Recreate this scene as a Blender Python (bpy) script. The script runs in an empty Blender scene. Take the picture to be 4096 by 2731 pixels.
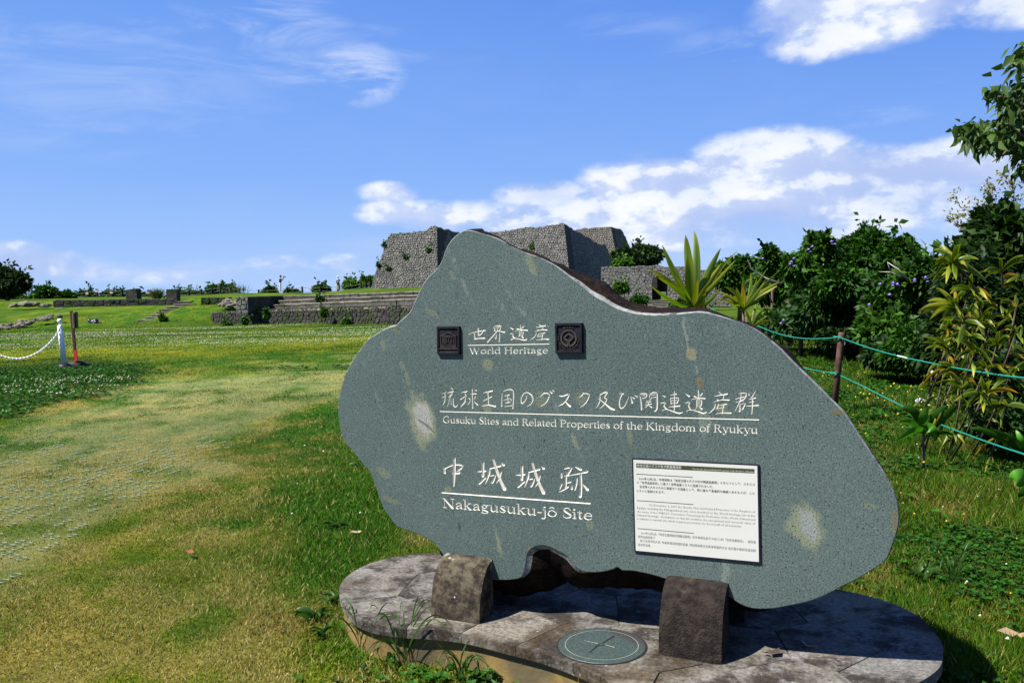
import bpy, bmesh, math, random, time
import numpy as np
from mathutils import Vector, Matrix, noise
T0 = time.time()
random.seed(7)
rng = np.random.default_rng(7)
sc = bpy.context.scene
C = sc.collection
PI = math.pi

# ------------------------------------------------------------------ camera
EYE = 1.35
FPX, HORIZON, ROLL = 3500.0, 1168.0, 0.022
SC = 1.7415                      # measured picture coordinates are 2352 wide
pitch = math.atan((1365.5 - HORIZON) / FPX)
cF = np.array([0, math.cos(pitch), -math.sin(pitch)])
cR0 = np.array([1.0, 0, 0])
cU0 = np.cross(cR0, cF)
cR = cR0 * math.cos(ROLL) - cU0 * math.sin(ROLL)
cU = cR0 * math.sin(ROLL) + cU0 * math.cos(ROLL)
cC = np.array([0, 0, EYE])
cam = bpy.data.cameras.new('camera')
cam.sensor_width = 36.0
cam.lens = 36.0 * FPX / 4096.0
cam.clip_end = 20000
cam.clip_start = 0.05
camo = bpy.data.objects.new('camera', cam)
C.objects.link(camo)
camo.matrix_world = Matrix(((cR[0], cU[0], -cF[0], cC[0]), (cR[1], cU[1], -cF[1], cC[1]),
                            (cR[2], cU[2], -cF[2], cC[2]), (0, 0, 0, 1)))
sc.camera = camo

def ray(x, y):
    return cF + cR * (x * SC - 2048) / FPX - cU * (y * SC - 1365.5) / FPX
def atz(x, y, z=0.0):
    d = ray(x, y)
    return cC + d * (z - EYE) / d[2]
def at(x, y, Y):
    d = ray(x, y)
    return cC + d * Y / d[1]

# ------------------------------------------------------------------ sun and sky
SUN = Vector((-0.632, -0.270, 1.0)).normalized()
SUN_EL = math.asin(SUN.z)
sun = bpy.data.lights.new('sun', 'SUN')
sun.energy = 5.0
sun.angle = math.radians(0.53)
sun.color = (1.0, 0.955, 0.88)
suno = bpy.data.objects.new('sun', sun)
C.objects.link(suno)
suno.rotation_euler = SUN.to_track_quat('Z', 'Y').to_euler()

sc.view_settings.view_transform = 'Standard'
sc.view_settings.look = 'None'
sc.view_settings.exposure = 1.45
sc.view_settings.gamma = 1.0
sc.view_settings.use_curve_mapping = False
sc.cycles.max_bounces = 6
sc.cycles.diffuse_bounces = 3
sc.cycles.transparent_max_bounces = 6
sc.cycles.use_denoising = True

world = bpy.data.worlds.new('World')
sc.world = world
world.use_nodes = True

ALB = 0.80            # one setting of the base colours of plants, to go with the exposure above
class NT:
    """small node-tree helper"""
    def __init__(s, tree):
        s.t = tree; s.n = tree.nodes; s.l = tree.links
    def new(s, typ, **kw):
        n = s.n.new(typ)
        for k, v in kw.items(): setattr(n, k, v)
        return n
    def put(s, sock, v):
        if isinstance(v, bpy.types.NodeSocket): s.l.new(v, sock)
        elif v is not None: sock.default_value = v
    def m(s, op, a, b=None, c=None, clamp=False):
        n = s.new('ShaderNodeMath', operation=op, use_clamp=clamp)
        s.put(n.inputs[0], a); s.put(n.inputs[1], b); s.put(n.inputs[2], c)
        return n.outputs[0]
    def v(s, op, a, b=None):
        n = s.new('ShaderNodeVectorMath', operation=op)
        s.put(n.inputs[0], a); s.put(n.inputs[1], b)
        return n.outputs[0]
    def mix(s, f, a, b, mode='MIX'):
        n = s.new('ShaderNodeMix', data_type='RGBA', blend_type=mode)
        s.put(n.inputs[0], f); s.put(n.inputs[6], c4(a)); s.put(n.inputs[7], c4(b))
        return n.outputs[2]
    def noise(s, vec, scale, detail=4, rough=0.55, dist=0.0, out=0):
        n = s.new('ShaderNodeTexNoise')
        s.put(n.inputs['Vector'], vec); s.put(n.inputs['Scale'], scale)
        s.put(n.inputs['Detail'], detail); s.put(n.inputs['Roughness'], rough)
        s.put(n.inputs['Distortion'], dist)
        return n.outputs[out]
    def vor(s, vec, scale, feature='F1', out=0, rnd=1.0):
        n = s.new('ShaderNodeTexVoronoi', feature=feature)
        s.put(n.inputs['Vector'], vec); s.put(n.inputs['Scale'], scale)
        s.put(n.inputs['Randomness'], rnd)
        return n.outputs[out]
    def ramp(s, f, stops, interp='LINEAR'):
        n = s.new('ShaderNodeValToRGB')
        s.put(n.inputs[0], f)
        cr = n.color_ramp; cr.interpolation = interp
        while len(cr.elements) < len(stops): cr.elements.new(0.5)
        for e, (p, c) in zip(cr.elements, stops):
            e.position = p; e.color = c4(c)
        return n.outputs[0]
    def sm(s, x, lo, hi):
        n = s.new('ShaderNodeMapRange', interpolation_type='SMOOTHSTEP')
        s.put(n.inputs[0], x); n.inputs[1].default_value = lo; n.inputs[2].default_value = hi
        return n.outputs[0]
    def sep(s, v):
        n = s.new('ShaderNodeSeparateXYZ'); s.put(n.inputs[0], v)
        return n.outputs
    def comb(s, x, y, z):
        n = s.new('ShaderNodeCombineXYZ')
        for i, q in enumerate((x, y, z)): s.put(n.inputs[i], q)
        return n.outputs[0]

def c4(c):
    if isinstance(c, bpy.types.NodeSocket) or c is None: return c
    if isinstance(c, (int, float)): return (c, c, c, 1)
    return tuple(c) if len(c) == 4 else tuple(c) + (1,)

def build_world():
    n = NT(world.node_tree)
    n.n.clear()
    out = n.new('ShaderNodeOutputWorld')
    bg = n.new('ShaderNodeBackground')
    bg.inputs[1].default_value = 0.050
    sky = n.new('ShaderNodeTexSky', sky_type='NISHITA')
    sky.sun_disc = False
    sky.sun_elevation = SUN_EL
    sky.sun_rotation = math.atan2(SUN.x, SUN.y)
    sky.altitude = 100; sky.air_density = 1.0; sky.dust_density = 0.6; sky.ozone_density = 2.0
    tc = n.new('ShaderNodeTexCoord')
    d = tc.outputs['Generated']
    x, y, z = n.sep(d)[:3]
    az = n.m('ARCTAN2', x, y)
    el = n.m('ARCSINE', z)
    # saturated, slightly violet blue of the photograph, paler to the horizon
    e01 = n.m('DIVIDE', el, 0.60, clamp=True)
    azl = n.sm(az, 0.75, -0.75)
    grad = n.ramp(e01, [(0.0, (3.7, 5.3, 8.0)), (0.22, (1.75, 3.4, 7.6)), (0.55, (0.70, 2.05, 6.7)), (1.0, (0.36, 1.35, 5.4))])
    skyc = n.mix(0.93, sky.outputs[0], grad)
    skyc = n.mix(n.m('MULTIPLY', azl, 0.34), skyc, (2.3, 4.2, 8.0))
    # clouds: lumpy fbm thresholded against placed banks
    wv = n.v('MULTIPLY', d, (1, 1, 1.75))
    warp = n.noise(wv, 3.0, 3, 0.5, out=1)
    wv2 = n.v('ADD', wv, n.v('MULTIPLY', n.v('SUBTRACT', warp, (0.5, 0.5, 0.5)), (0.06, 0.06, 0.07)))
    f1 = n.noise(wv2, 8.5, 9, 0.56)
    f1b = n.noise(n.v('ADD', wv2, (-0.012, 0.0, 0.026)), 8.5, 9, 0.56)
    streak = n.noise(n.v('ADD', n.v('MULTIPLY', d, (1.2, 1, 5)), (3, 1, 2)), 5.0, 7, 0.62, 0.6)
    total = None
    for (px, py, rx, ry, amp) in CLOUDS:
        r = ray(px, py); r = r / np.linalg.norm(r)
        a0 = math.atan2(r[0], r[1]); e0 = math.asin(r[2])
        da = n.m('MULTIPLY', n.m('SUBTRACT', az, a0), 2010.0 / rx)
        de = n.m('MULTIPLY', n.m('SUBTRACT', el, e0), 2010.0 / ry)
        q = n.m('ADD', n.m('MULTIPLY', da, da), n.m('MULTIPLY', de, de))
        w = n.m('MULTIPLY', n.m('SUBTRACT', 1.0, q, clamp=True), amp)
        total = w if total is None else n.m('MAXIMUM', total, w)
    # scattered banks elsewhere round the horizon
    far = n.m('MULTIPLY', n.sm(n.m('ABSOLUTE', az), 0.75, 1.2), n.sm(el, 0.45, 0.12))
    bank = n.m('MULTIPLY', far, n.sm(n.noise(wv, 1.6, 2), 0.5, 0.62))
    total = n.m('MAXIMUM', total, n.m('MULTIPLY', bank, 0.8))
    dens = n.sm(n.m('ADD', n.m('MULTIPLY', total, 1.0), n.m('MULTIPLY', n.m('SUBTRACT', f1, 0.5), 1.7)), 0.24, 0.84)
    dens = n.m('MULTIPLY', dens, n.sm(total, 0.0, 0.30))
    lit = n.sm(n.m('SUBTRACT', f1, f1b), -0.055, 0.06)
    base = n.sm(f1, 0.35, 0.72)
    ccol = n.ramp(n.m('MULTIPLY', n.m('ADD', lit, base), 0.5), [(0.0, (3.7, 4.6, 7.2)), (0.40, (4.8, 5.6, 7.6)), (0.70, (6.6, 7.1, 8.0)), (1.0, (8.0, 8.1, 8.3))])
    wisp = None
    for (px, py, rx, ry, amp) in WISPS:
        r = ray(px, py); r = r / np.linalg.norm(r)
        a0 = math.atan2(r[0], r[1]); e0 = math.asin(r[2])
        da = n.m('MULTIPLY', n.m('SUBTRACT', az, a0), 2010.0 / rx)
        de = n.m('MULTIPLY', n.m('SUBTRACT', el, e0), 2010.0 / ry)
        q = n.m('ADD', n.m('MULTIPLY', da, da), n.m('MULTIPLY', de, de))
        w = n.m('MULTIPLY', n.m('SUBTRACT', 1.0, q, clamp=True), amp)
        wisp = w if wisp is None else n.m('MAXIMUM', wisp, w)
    wisp = n.m('MULTIPLY', n.m('ADD', wisp, 0.04), n.m('MULTIPLY', n.sm(streak, 0.40, 0.68), 1.25))
    skyc = n.mix(n.m('MINIMUM', wisp, 0.8), skyc, (4.3, 5.3, 7.8))
    skyc = n.mix(n.m('MULTIPLY', dens, 0.95), skyc, ccol)
    skyc = n.mix(1.0, skyc, (0.93, 0.93, 0.93), 'MULTIPLY')
    n.l.new(skyc, bg.inputs[0])
    n.l.new(bg.outputs[0], out.inputs[0])

CLOUDS = [(1780, 375, 260, 100, 1.15), (1560, 420, 320, 75, 1.0), (2050, 400, 420, 90, 1.05), (1240, 445, 150, 50, 1.0), (1850, 450, 800, 150, .86), (1500, 480, 700, 70, .8),
          (1420, 430, 120, 45, .9), (900, 487, 110, 40, .62), (1040, 495, 190, 48, .72), (1250, 500, 300, 50, .72),
          (1750, 470, 620, 85, .8), (2150, 450, 400, 75, .8), (1650, 545, 520, 42, .62), (2000, 530, 400, 50, .55),
          (1960, 30, 260, 100, .86), (1880, 90, 150, 60, .8), (2150, 0, 320, 70, .8), (2400, -30, 300, 80, .9), (60, 607, 240, 60, .85), (190, 622, 160, 45, .75),
          (650, 605, 110, 34, .50), (370, 635, 140, 30, .50), (500, 632, 170, 34, .48), (800, 610, 140, 36, .50), (890, 445, 90, 34, .52)]
WISPS = [(640, 40, 160, 60, .75), (820, 165, 120, 80, 1.35), (600, 60, 220, 50, .8), (700, 160, 150, 50, .5), (250, 60, 500, 150, .3), (200, 230, 420, 130, .26),
         (1500, 560, 900, 50, .5), (500, 640, 600, 50, .55), (1700, 100, 200, 40, .3), (2140, 175, 60, 25, .4), (1980, 270, 160, 25, .3),
         (900, 100, 120, 50, .35), (1450, 60, 180, 40, .22)]
build_world()

# ------------------------------------------------------------------ object helpers
def ident(o, label=None, cat=None, group=None, kind=None):
    if label: o['label'] = label
    if cat: o['category'] = cat
    if group: o['group'] = group
    if kind: o['kind'] = kind
    return o
def empty(name, loc=(0, 0, 0), rz=0.0, label=None, cat=None, group=None, parent=None):
    o = bpy.data.objects.new(name, None)
    C.objects.link(o)
    o.location = loc; o.rotation_euler = (0, 0, rz)
    o.empty_display_size = 0.1
    if parent: o.parent = parent
    return ident(o, label, cat, group)

class MB:
    def __init__(s):
        s.v = []; s.f = []; s.mi = []; s.cols = None
    def add(s, verts, faces, mi=0):
        b = len(s.v)
        s.v.extend([tuple(map(float, p)) for p in verts])
        for f in faces:
            s.f.append([i + b for i in f]); s.mi.append(mi)
        return b
    def box(s, c, size, M=None, mi=0, taper=1.0):
        x, y, z = (q / 2 for q in size)
        P = []
        for dz in (-z, z):
            k = taper if dz > 0 else 1.0
            for dx, dy in ((-x, -y), (x, -y), (x, y), (-x, y)):
                p = Vector((dx * k, dy * k, dz))
                if M is not None: p = M @ p
                P.append((p[0] + c[0], p[1] + c[1], p[2] + c[2]))
        s.add(P, [(0, 3, 2, 1), (4, 5, 6, 7), (0, 1, 5, 4), (1, 2, 6, 5), (2, 3, 7, 6), (3, 0, 4, 7)], mi)
    def tube(s, pts, rad, n=8, mi=0, cap=True):
        pts = [Vector(p) for p in pts]
        rads = rad if isinstance(rad, (list, tuple, np.ndarray)) else [rad] * len(pts)
        up = Vector((0, 0, 1)); rings = []
        prev = None
        for i, p in enumerate(pts):
            t = (pts[min(i + 1, len(pts) - 1)] - pts[max(i - 1, 0)])
            if t.length < 1e-9: t = Vector((0, 0, 1))
            t.normalize()
            a = prev - t * prev.dot(t) if prev is not None else (up.cross(t) if abs(t.dot(up)) < .95 else Vector((1, 0, 0)).cross(t))
            if a.length < 1e-6: a = Vector((1, 0, 0))
            a.normalize(); prev = a
            b = t.cross(a)
            rings.append([p + (a * math.cos(2 * PI * k / n) + b * math.sin(2 * PI * k / n)) * rads[i] for k in range(n)])
        V = [q for r in rings for q in r]
        F = []
        for i in range(len(pts) - 1):
            for k in range(n):
                F.append((i * n + k, i * n + (k + 1) % n, (i + 1) * n + (k + 1) % n, (i + 1) * n + k))
        if cap:
            F.append(tuple(range(n - 1, -1, -1))); F.append(tuple((len(pts) - 1) * n + k for k in range(n)))
        s.add(V, F, mi)
    def lathe(s, prof, c=(0, 0, 0), n=16, mi=0):
        V = []; F = []
        for r, z in prof:
            for k in range(n):
                V.append((c[0] + r * math.cos(2 * PI * k / n), c[1] + r * math.sin(2 * PI * k / n), c[2] + z))
        for i in range(len(prof) - 1):
            for k in range(n):
                F.append((i * n + k, i * n + (k + 1) % n, (i + 1) * n + (k + 1) % n, (i + 1) * n + k))
        F.append(tuple(range(n - 1, -1, -1))); F.append(tuple((len(prof) - 1) * n + k for k in range(n)))
        s.add(V, F, mi)
    def build(s, name, mat, parent=None, smooth=False, off=None, loc=None):
        me = bpy.data.meshes.new(name)
        v = s.v
        if off is not None: v = [(p[0] - off[0], p[1] - off[1], p[2] - off[2]) for p in v]
        me.from_pydata(v, [], s.f)
        mats = mat if isinstance(mat, (list, tuple)) else [mat]
        for m_ in mats: me.materials.append(m_)
        if len(mats) > 1: me.polygons.foreach_set('material_index', s.mi)
        if smooth: me.polygons.foreach_set('use_smooth', [True] * len(s.f))
        me.update()
        o = bpy.data.objects.new(name, me)
        C.objects.link(o)
        if parent is not None: o.parent = parent
        if loc is not None: o.location = loc
        return o

def np_mesh(name, V, F, mat, parent=None, smooth=False, col=None, uvrand=None):
    """V (n,3) F (m,k) numpy; col per-vertex rgb -> attribute 'col'"""
    me = bpy.data.meshes.new(name)
    V = np.ascontiguousarray(V, dtype=np.float32); F = np.ascontiguousarray(F, dtype=np.int32)
    m_, k = F.shape
    me.vertices.add(len(V)); me.vertices.foreach_set('co', V.ravel())
    me.loops.add(m_ * k); me.loops.foreach_set('vertex_index', F.ravel())
    me.polygons.add(m_); me.polygons.foreach_set('loop_start', np.arange(0, m_ * k, k, dtype=np.int32))
    me.polygons.foreach_set('loop_total', np.full(m_, k, dtype=np.int32))
    if smooth: me.polygons.foreach_set('use_smooth', np.ones(m_, dtype=bool))
    if col is not None:
        a = me.attributes.new('col', 'FLOAT_COLOR', 'POINT')
        cc = np.ones((len(V), 4), dtype=np.float32); cc[:, :3] = col
        a.data.foreach_set('color', cc.ravel())
    mats = mat if isinstance(mat, (list, tuple)) else [mat]
    for q in mats: me.materials.append(q)
    me.update(); me.validate()
    o = bpy.data.objects.new(name, me)
    C.objects.link(o)
    if parent is not None: o.parent = parent
    return o

def newmat(name):
    m_ = bpy.data.materials.new(name); m_.use_nodes = True
    n = NT(m_.node_tree); n.n.clear()
    out = n.new('ShaderNodeOutputMaterial'); b = n.new('ShaderNodeBsdfPrincipled')
    n.l.new(b.outputs[0], out.inputs[0])
    n.b = b; n.out = out
    return m_, n
def bump(n, h, strength=0.5, dist=0.01):
    q = n.new('ShaderNodeBump'); q.inputs['Strength'].default_value = strength; q.inputs['Distance'].default_value = dist
    n.put(q.inputs['Height'], h); n.l.new(q.outputs[0], n.b.inputs['Normal'])
def mottled(name, ca, cb, scale=8.0, rough=0.8, bstr=0.4, bdist=0.01, cc=None, metallic=0.0, coord='Object', perobj=0.0, spec=0.15):
    m_, n = newmat(name)
    tc = n.new('ShaderNodeTexCoord').outputs[coord]
    f = n.noise(tc, scale, 6, 0.6)
    c = n.mix(n.sm(f, 0.35, 0.65), ca, cb)
    if cc is not None:
        f2 = n.noise(tc, scale * 0.37, 3, 0.6)
        c = n.mix(n.sm(f2, 0.52, 0.66), c, cc)
    if perobj:
        r = n.new('ShaderNodeObjectInfo').outputs['Random']
        c = n.mix(1.0, c, n.ramp(r, [(0, 1 - perobj), (1, 1 + perobj)]), 'MULTIPLY')
    n.put(n.b.inputs['Base Color'], c)
    n.b.inputs['Roughness'].default_value = rough
    n.b.inputs['Metallic'].default_value = metallic
    n.b.inputs['Specular IOR Level'].default_value = spec
    if bstr: bump(n, n.noise(tc, scale * 4, 5, 0.6), bstr, bdist)
    return m_
def flat(name, c, rough=0.6, metallic=0.0):
    return mottled(name, tuple(q * 0.9 for q in c), tuple(min(1, q * 1.08) for q in c), 6.0, rough, 0.0, metallic=metallic)
def attr_mat(name, rough=0.6, trans=0.0, spec=0.12, jit=0.0):
    """leaf/grass colour from the mesh attribute"""
    m_, n = newmat(name)
    a = n.new('ShaderNodeAttribute'); a.attribute_name = 'col'
    c = n.mix(1.0, a.outputs['Color'], (ALB, ALB, ALB), 'MULTIPLY')
    n.put(n.b.inputs['Base Color'], c)
    n.b.inputs['Roughness'].default_value = rough
    n.b.inputs['Specular IOR Level'].default_value = spec
    if trans:
        t = n.new('ShaderNodeBsdfTranslucent'); n.put(t.inputs[0], n.mix(1.0, c, (1.5, 1.5, 0.6), 'MULTIPLY'))
        mx = n.new('ShaderNodeMixShader'); mx.inputs[0].default_value = trans
        n.l.new(n.b.outputs[0], mx.inputs[1]); n.l.new(t.outputs[0], mx.inputs[2]); n.l.new(mx.outputs[0], n.out.inputs[0])
    return m_
def interp(x, xs, ys): return float(np.interp(x, xs, ys))
def catmull(P, k=3, closed=False):
    P = [np.array(p, float) for p in P]; n = len(P); out = []
    rngs = range(n) if closed else range(n - 1)
    for i in rngs:
        if closed: p0, p1, p2, p3 = P[(i - 1) % n], P[i], P[(i + 1) % n], P[(i + 2) % n]
        else: p0, p1, p2, p3 = P[max(i - 1, 0)], P[i], P[i + 1], P[min(i + 2, n - 1)]
        for j in range(k):
            t = j / k
            out.append(0.5 * (2 * p1 + (p2 - p0) * t + (2 * p0 - 5 * p1 + 4 * p2 - p3) * t * t + (3 * p1 - p0 - 3 * p2 + p3) * t ** 3))
    if not closed: out.append(P[-1])
    return out
# ------------------------------------------------------------------ terrain
def sst(x):
    x = np.clip(x, 0, 1); return x * x * (3 - 2 * x)
def proj_px(X, Y, Z):
    v = np.stack([X - cC[0], Y - cC[1], Z - cC[2]], -1); w = np.maximum(v @ cF, 1e-3)
    return ((v @ cR) / w * FPX + 2048) / SC, (-(v @ cU) / w * FPX + 1365.5) / SC
_tab = rng.random((4, 256, 256))
def vn(x, y, k=0):
    """tiling value noise, vectorised"""
    xi = np.floor(x).astype(int); yi = np.floor(y).astype(int); fx = x - xi; fy = y - yi
    fx = fx * fx * (3 - 2 * fx); fy = fy * fy * (3 - 2 * fy); T_ = _tab[k]
    a = T_[xi & 255, yi & 255]; b = T_[(xi + 1) & 255, yi & 255]; c = T_[xi & 255, (yi + 1) & 255]; d = T_[(xi + 1) & 255, (yi + 1) & 255]
    return (a * (1 - fx) + b * fx) * (1 - fy) + (c * (1 - fx) + d * fx) * fy
def fbm(x, y, k=0, o=4):
    s = 0; a = 0.5; t_ = 0
    for i in range(o):
        s = s + a * vn(x * 2 ** i + 17.3 * i, y * 2 ** i + 5.1 * i, k); t_ += a; a *= .5
    return s / t_
WL = atz(485.8, 742.5, 0)[:2]; WR = atz(914, 744.5, 0)[:2]
def YW(X): return WL[1] + (X - WL[0]) * (WR[1] - WL[1]) / (WR[0] - WL[0])
def YW2(X): return np.interp(X, [-60, -20.4, -19.4, -14], [57.0, 57.0, 53.7, 53.7])
def gz(X, Y):
    X = np.asarray(X, float); Y = np.asarray(Y, float)
    y2 = YW2(X)
    zl = sst((Y - 44) / (y2 - 44)) * 1.0
    zl = np.where(Y > y2, 1.36 + .45 * np.clip((Y - y2) / 35, 0, 1), zl)
    yw = YW(X) + 1.35
    zr = np.where(Y > yw, .55, 0.0)
    zr = np.where(Y > yw + 2.2, np.clip(.55 + .85 * (Y - yw - 2.2) / 4.2, 0, 1.40), zr)
    zr = np.where(Y > yw + 6.4, 1.40 + .62 * np.clip((Y - yw - 6.4) / 28, 0, 1), zr)
    z = np.where(X < WL[0] + .15, zl, zr)
    spx = 1176 + 2010 * X / np.maximum(Y, 5)
    zf = np.interp(spx, [-200, 0, 434, 530, 694, 760, 850, 1000], [1.85, 1.85, 1.66, 1.86, 1.72, 1.76, 2.10, 2.25])
    w_ = np.clip((Y - 62) / 24, 0, 1) * (Y > 62)
    z = np.where(Y > 62, 1.40 + (zf - 1.40) * w_, np.minimum(z, 1.42))
    k = sst((X + 3.2) / 3.5)
    z = z * (1 - k) - .62 * k * sst((Y - 34) / 24) * (X > 0)
    z = z - .07 * np.exp(-(((X - .15) / .8) ** 2 + ((Y - 2.55) / .45) ** 2))
    z = z - 26 * sst((Y - 104) / 70)
    near = fbm(X * .35, Y * .35, 1, 3) - .5
    z = z + near * .06 * np.clip((np.hypot(X - .6, Y - 3.2) - 1.6) / 4, 0, 1)
    return z
def gz1(x, y): return float(gz(np.array([x]), np.array([y]))[0])
def pip(px, py, poly):
    c = np.zeros(px.shape, bool); n = len(poly); j = n - 1
    for i in range(n):
        xi, yi = poly[i]; xj, yj = poly[j]
        hit = ((yi > py) != (yj > py)) & (px < (xj - xi) * (py - yi) / (yj - yi + 1e-12) + xi)
        c ^= hit; j = i
    return c
PATH = [(-900, 1330), (-900, 1120), (-200, 1075), (0, 1010), (150, 945), (300, 893), (560, 852), (800, 842), (1000, 850), (1000, 870), (790, 892), (690, 930), (600, 968), (520, 1040), (470, 1095), (380, 1115), (250, 1180), (160, 1290), (0, 1345)]
CLOV = [(-600, 870), (0, 835), (130, 820), (290, 835), (345, 848), (330, 868), (240, 895), (120, 925), (0, 950), (-600, 1010)]
def soft(px, py, poly, X, Y, amp=1.0, k=0):
    d = np.hypot(X, Y)
    jx = (fbm(X * 1.3, Y * 1.3, k, 3) - .5); jy = (fbm(X * 1.3 + 40, Y * 1.3 + 9, k, 3) - .5)
    s = 0
    for a, b in ((-1, -.6), (1, .5), (-.4, 1), (.5, -1), (0, 0), (1.6, 1.3), (-1.6, -1.2)):
        s = s + pip(px + jx * 110 * amp + a * 14 * amp, py + jy * 45 * amp + b * 6 * amp, poly)
    return s / 7.0
LG = np.array([(0.028, 0.098, 0.004), (0.158, 0.178, 0.009), (0.27, 0.205, 0.058), (0.235, 0.240, 0.100), (0.007, 0.038, 0.003), (0.20, 0.105, 0.035)])
def lawn(X, Y):
    """(rgb, dryness, lushness, path) at a ground point"""
    Z = np.zeros_like(X); px, py = proj_px(X, Y, Z)
    d = np.hypot(X, Y)
    n1 = fbm(X * .9, Y * .9, 0, 4); n2 = fbm(X * 3.1, Y * 3.1, 2, 3); n3 = fbm(X * .22, Y * .22, 3, 3); n4 = fbm(X * 9, Y * 9, 1, 2)
    path = soft(px, py, PATH, X, Y, 1.9) * np.clip((n2 - .18) * 4, .3, 1)
    clov = soft(px, py, CLOV, X, Y, .8, 1)
    right = sst((px - (1560 + 0 * py)) / 200) * (py > 700)
    # lush strip beside the stone on its left
    lush = np.exp(-(((px - 800) / 150) ** 2 + ((py - 1180) / 210) ** 2)) * 1.25 + np.exp(-(((px - 930) / 260) ** 2 + ((py - 1500) / 70) ** 2))
    lush = np.clip(lush + (n1 - .5) * 1.6, 0, 1)
    far = sst((d - 13) / 9)
    n5 = fbm(X * 5.5 + 3, Y * 5.5, 3, 3)
    dry = np.clip((n1 * .34 + n2 * .33 + n5 * .33 - .455) * 8, 0, 1)
    dry = dry + .35 * np.exp(-(((px - 640) / 170) ** 2 + ((py - 1430) / 70) ** 2)) + .28 * np.exp(-(((px - 60) / 260) ** 2 + ((py - 1420) / 90) ** 2)) + .3 * np.exp(-(((px - 600) / 150) ** 2 + ((py - 1080) / 60) ** 2))
    dry = np.clip(dry, 0, 1) * (1 - far) * (1 - lush)
    yel = np.clip(.55 + (n3 - .5) * 2 + (n2 - .5) * 1.6 + far * .12, 0, 1) * (1 - lush * .9)
    col = LG[0] * (1 - yel[:, None]) + LG[1] * yel[:, None]
    col = col * (1 - dry[:, None] * .66) + LG[2] * dry[:, None] * .66
    rust = np.clip(np.exp(-(((px - 650) / 110) ** 2 + ((py - 1425) / 40) ** 2)) * 1.0, 0, 1) * (n2 > .45)
    col = col * (1 - rust[:, None] * .5) + LG[5] * rust[:, None] * .5
    col = col * (1 - path[:, None] * .6) + LG[3] * path[:, None] * .6
    # the strip below the walls and on the bank is greener again
    gb = sst((d - 27) / 6) * np.clip(.5 + (n3 - .45) * 4 + (n1 - .5) * 2, 0, 1)
    col = col * (1 - gb[:, None] * .8) + np.array((0.028, 0.078, 0.004)) * gb[:, None] * .8
    clov = np.maximum(clov, np.clip((fbm(X * .5 + 9, Y * 1.2, 2, 3) - .60) * 8, 0, .8) * (d > 14) * (d < 26) * .5)
    col = col * (1 - clov[:, None] * .9) + LG[4] * clov[:, None] * .9
    rc = LG[0] * .75 * (1 - yel[:, None] * .55) + LG[1] * .9 * yel[:, None] * .55
    rd = np.clip((n2 * .5 + n4 * .5 - .53 + .10 * np.exp(-(((px - 2010) / 90) ** 2 + ((py - 1020) / 120) ** 2))) * 6, 0, 1)[:, None] * .6
    rc = rc * (1 - rd) + LG[2] * rd * .8
    col = col * (1 - right[:, None]) + rc * right[:, None]
    return col, dry * (1 - right), lush, path * (1 - right), clov, right

def ground_material():
    m_, n = newmat('turf')
    a = n.new('ShaderNodeAttribute'); a.attribute_name = 'col'
    tc = n.new('ShaderNodeTexCoord').outputs['Object']
    f = n.noise(tc, 22, 6, 0.7); f2 = n.noise(n.v('MULTIPLY', tc, (1, .45, 1)), 2.2, 5, 0.62); f3 = n.noise(tc, 0.35, 4, .6)
    c = n.mix(1.0, a.outputs['Color'], n.ramp(f, [(0.30, (0.45, 0.50, 0.45)), (0.55, (0.95, 0.95, 0.95)), (0.72, (1.35, 1.25, 1.15))]), 'MULTIPLY')
    c = n.mix(1.0, c, n.ramp(f2, [(0.30, (0.62, 0.72, 0.7)), (0.5, (0.98, 1.0, 1)), (0.72, (1.4, 1.2, 1.1))]), 'MULTIPLY')
    c = n.mix(0.6, c, n.mix(1.0, c, n.ramp(f3, [(0.35, (0.7, 0.9, 0.8)), (0.65, (1.25, 1.1, 1.1))]), 'MULTIPLY'))
    n.put(n.b.inputs['Base Color'], c); n.b.inputs['Roughness'].default_value = 0.95; n.b.inputs['Specular IOR Level'].default_value = 0.05
    bump(n, n.noise(tc, 40, 5, .7), 0.7, 0.02)
    return m_
def build_ground():
    ys = [-25.0]
    while ys[-1] < 6500:
        y = ys[-1]; ys.append(y + (max(.9, .05 * abs(y)) if y < 0 else max(.10, .028 * y) if y < 40 else (.55 if y < 60 else max(1.4, .03 * y) if y < 180 else .12 * y)))
    ys = np.array(ys); ss = np.concatenate([np.linspace(-2.6, -.75, 14), np.linspace(-.72, .72, 200), np.linspace(.75, 2.6, 14)])
    YY, SS = np.meshgrid(ys, ss, indexing='ij'); XX = SS * (np.abs(YY) + 2.5)
    X = XX.ravel(); Y = YY.ravel(); Z = gz(X, Y)
    ny, nx = YY.shape
    i = np.arange(ny - 1)[:, None] * nx + np.arange(nx - 1)[None, :]
    F = np.stack([i, i + 1, i + nx + 1, i + nx], -1).reshape(-1, 4)
    col = lawn(X, Y)[0]
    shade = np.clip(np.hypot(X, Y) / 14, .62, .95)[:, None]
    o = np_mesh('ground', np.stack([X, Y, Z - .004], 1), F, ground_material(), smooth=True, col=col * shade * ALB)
    o['kind'] = 'structure'
build_ground()
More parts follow.
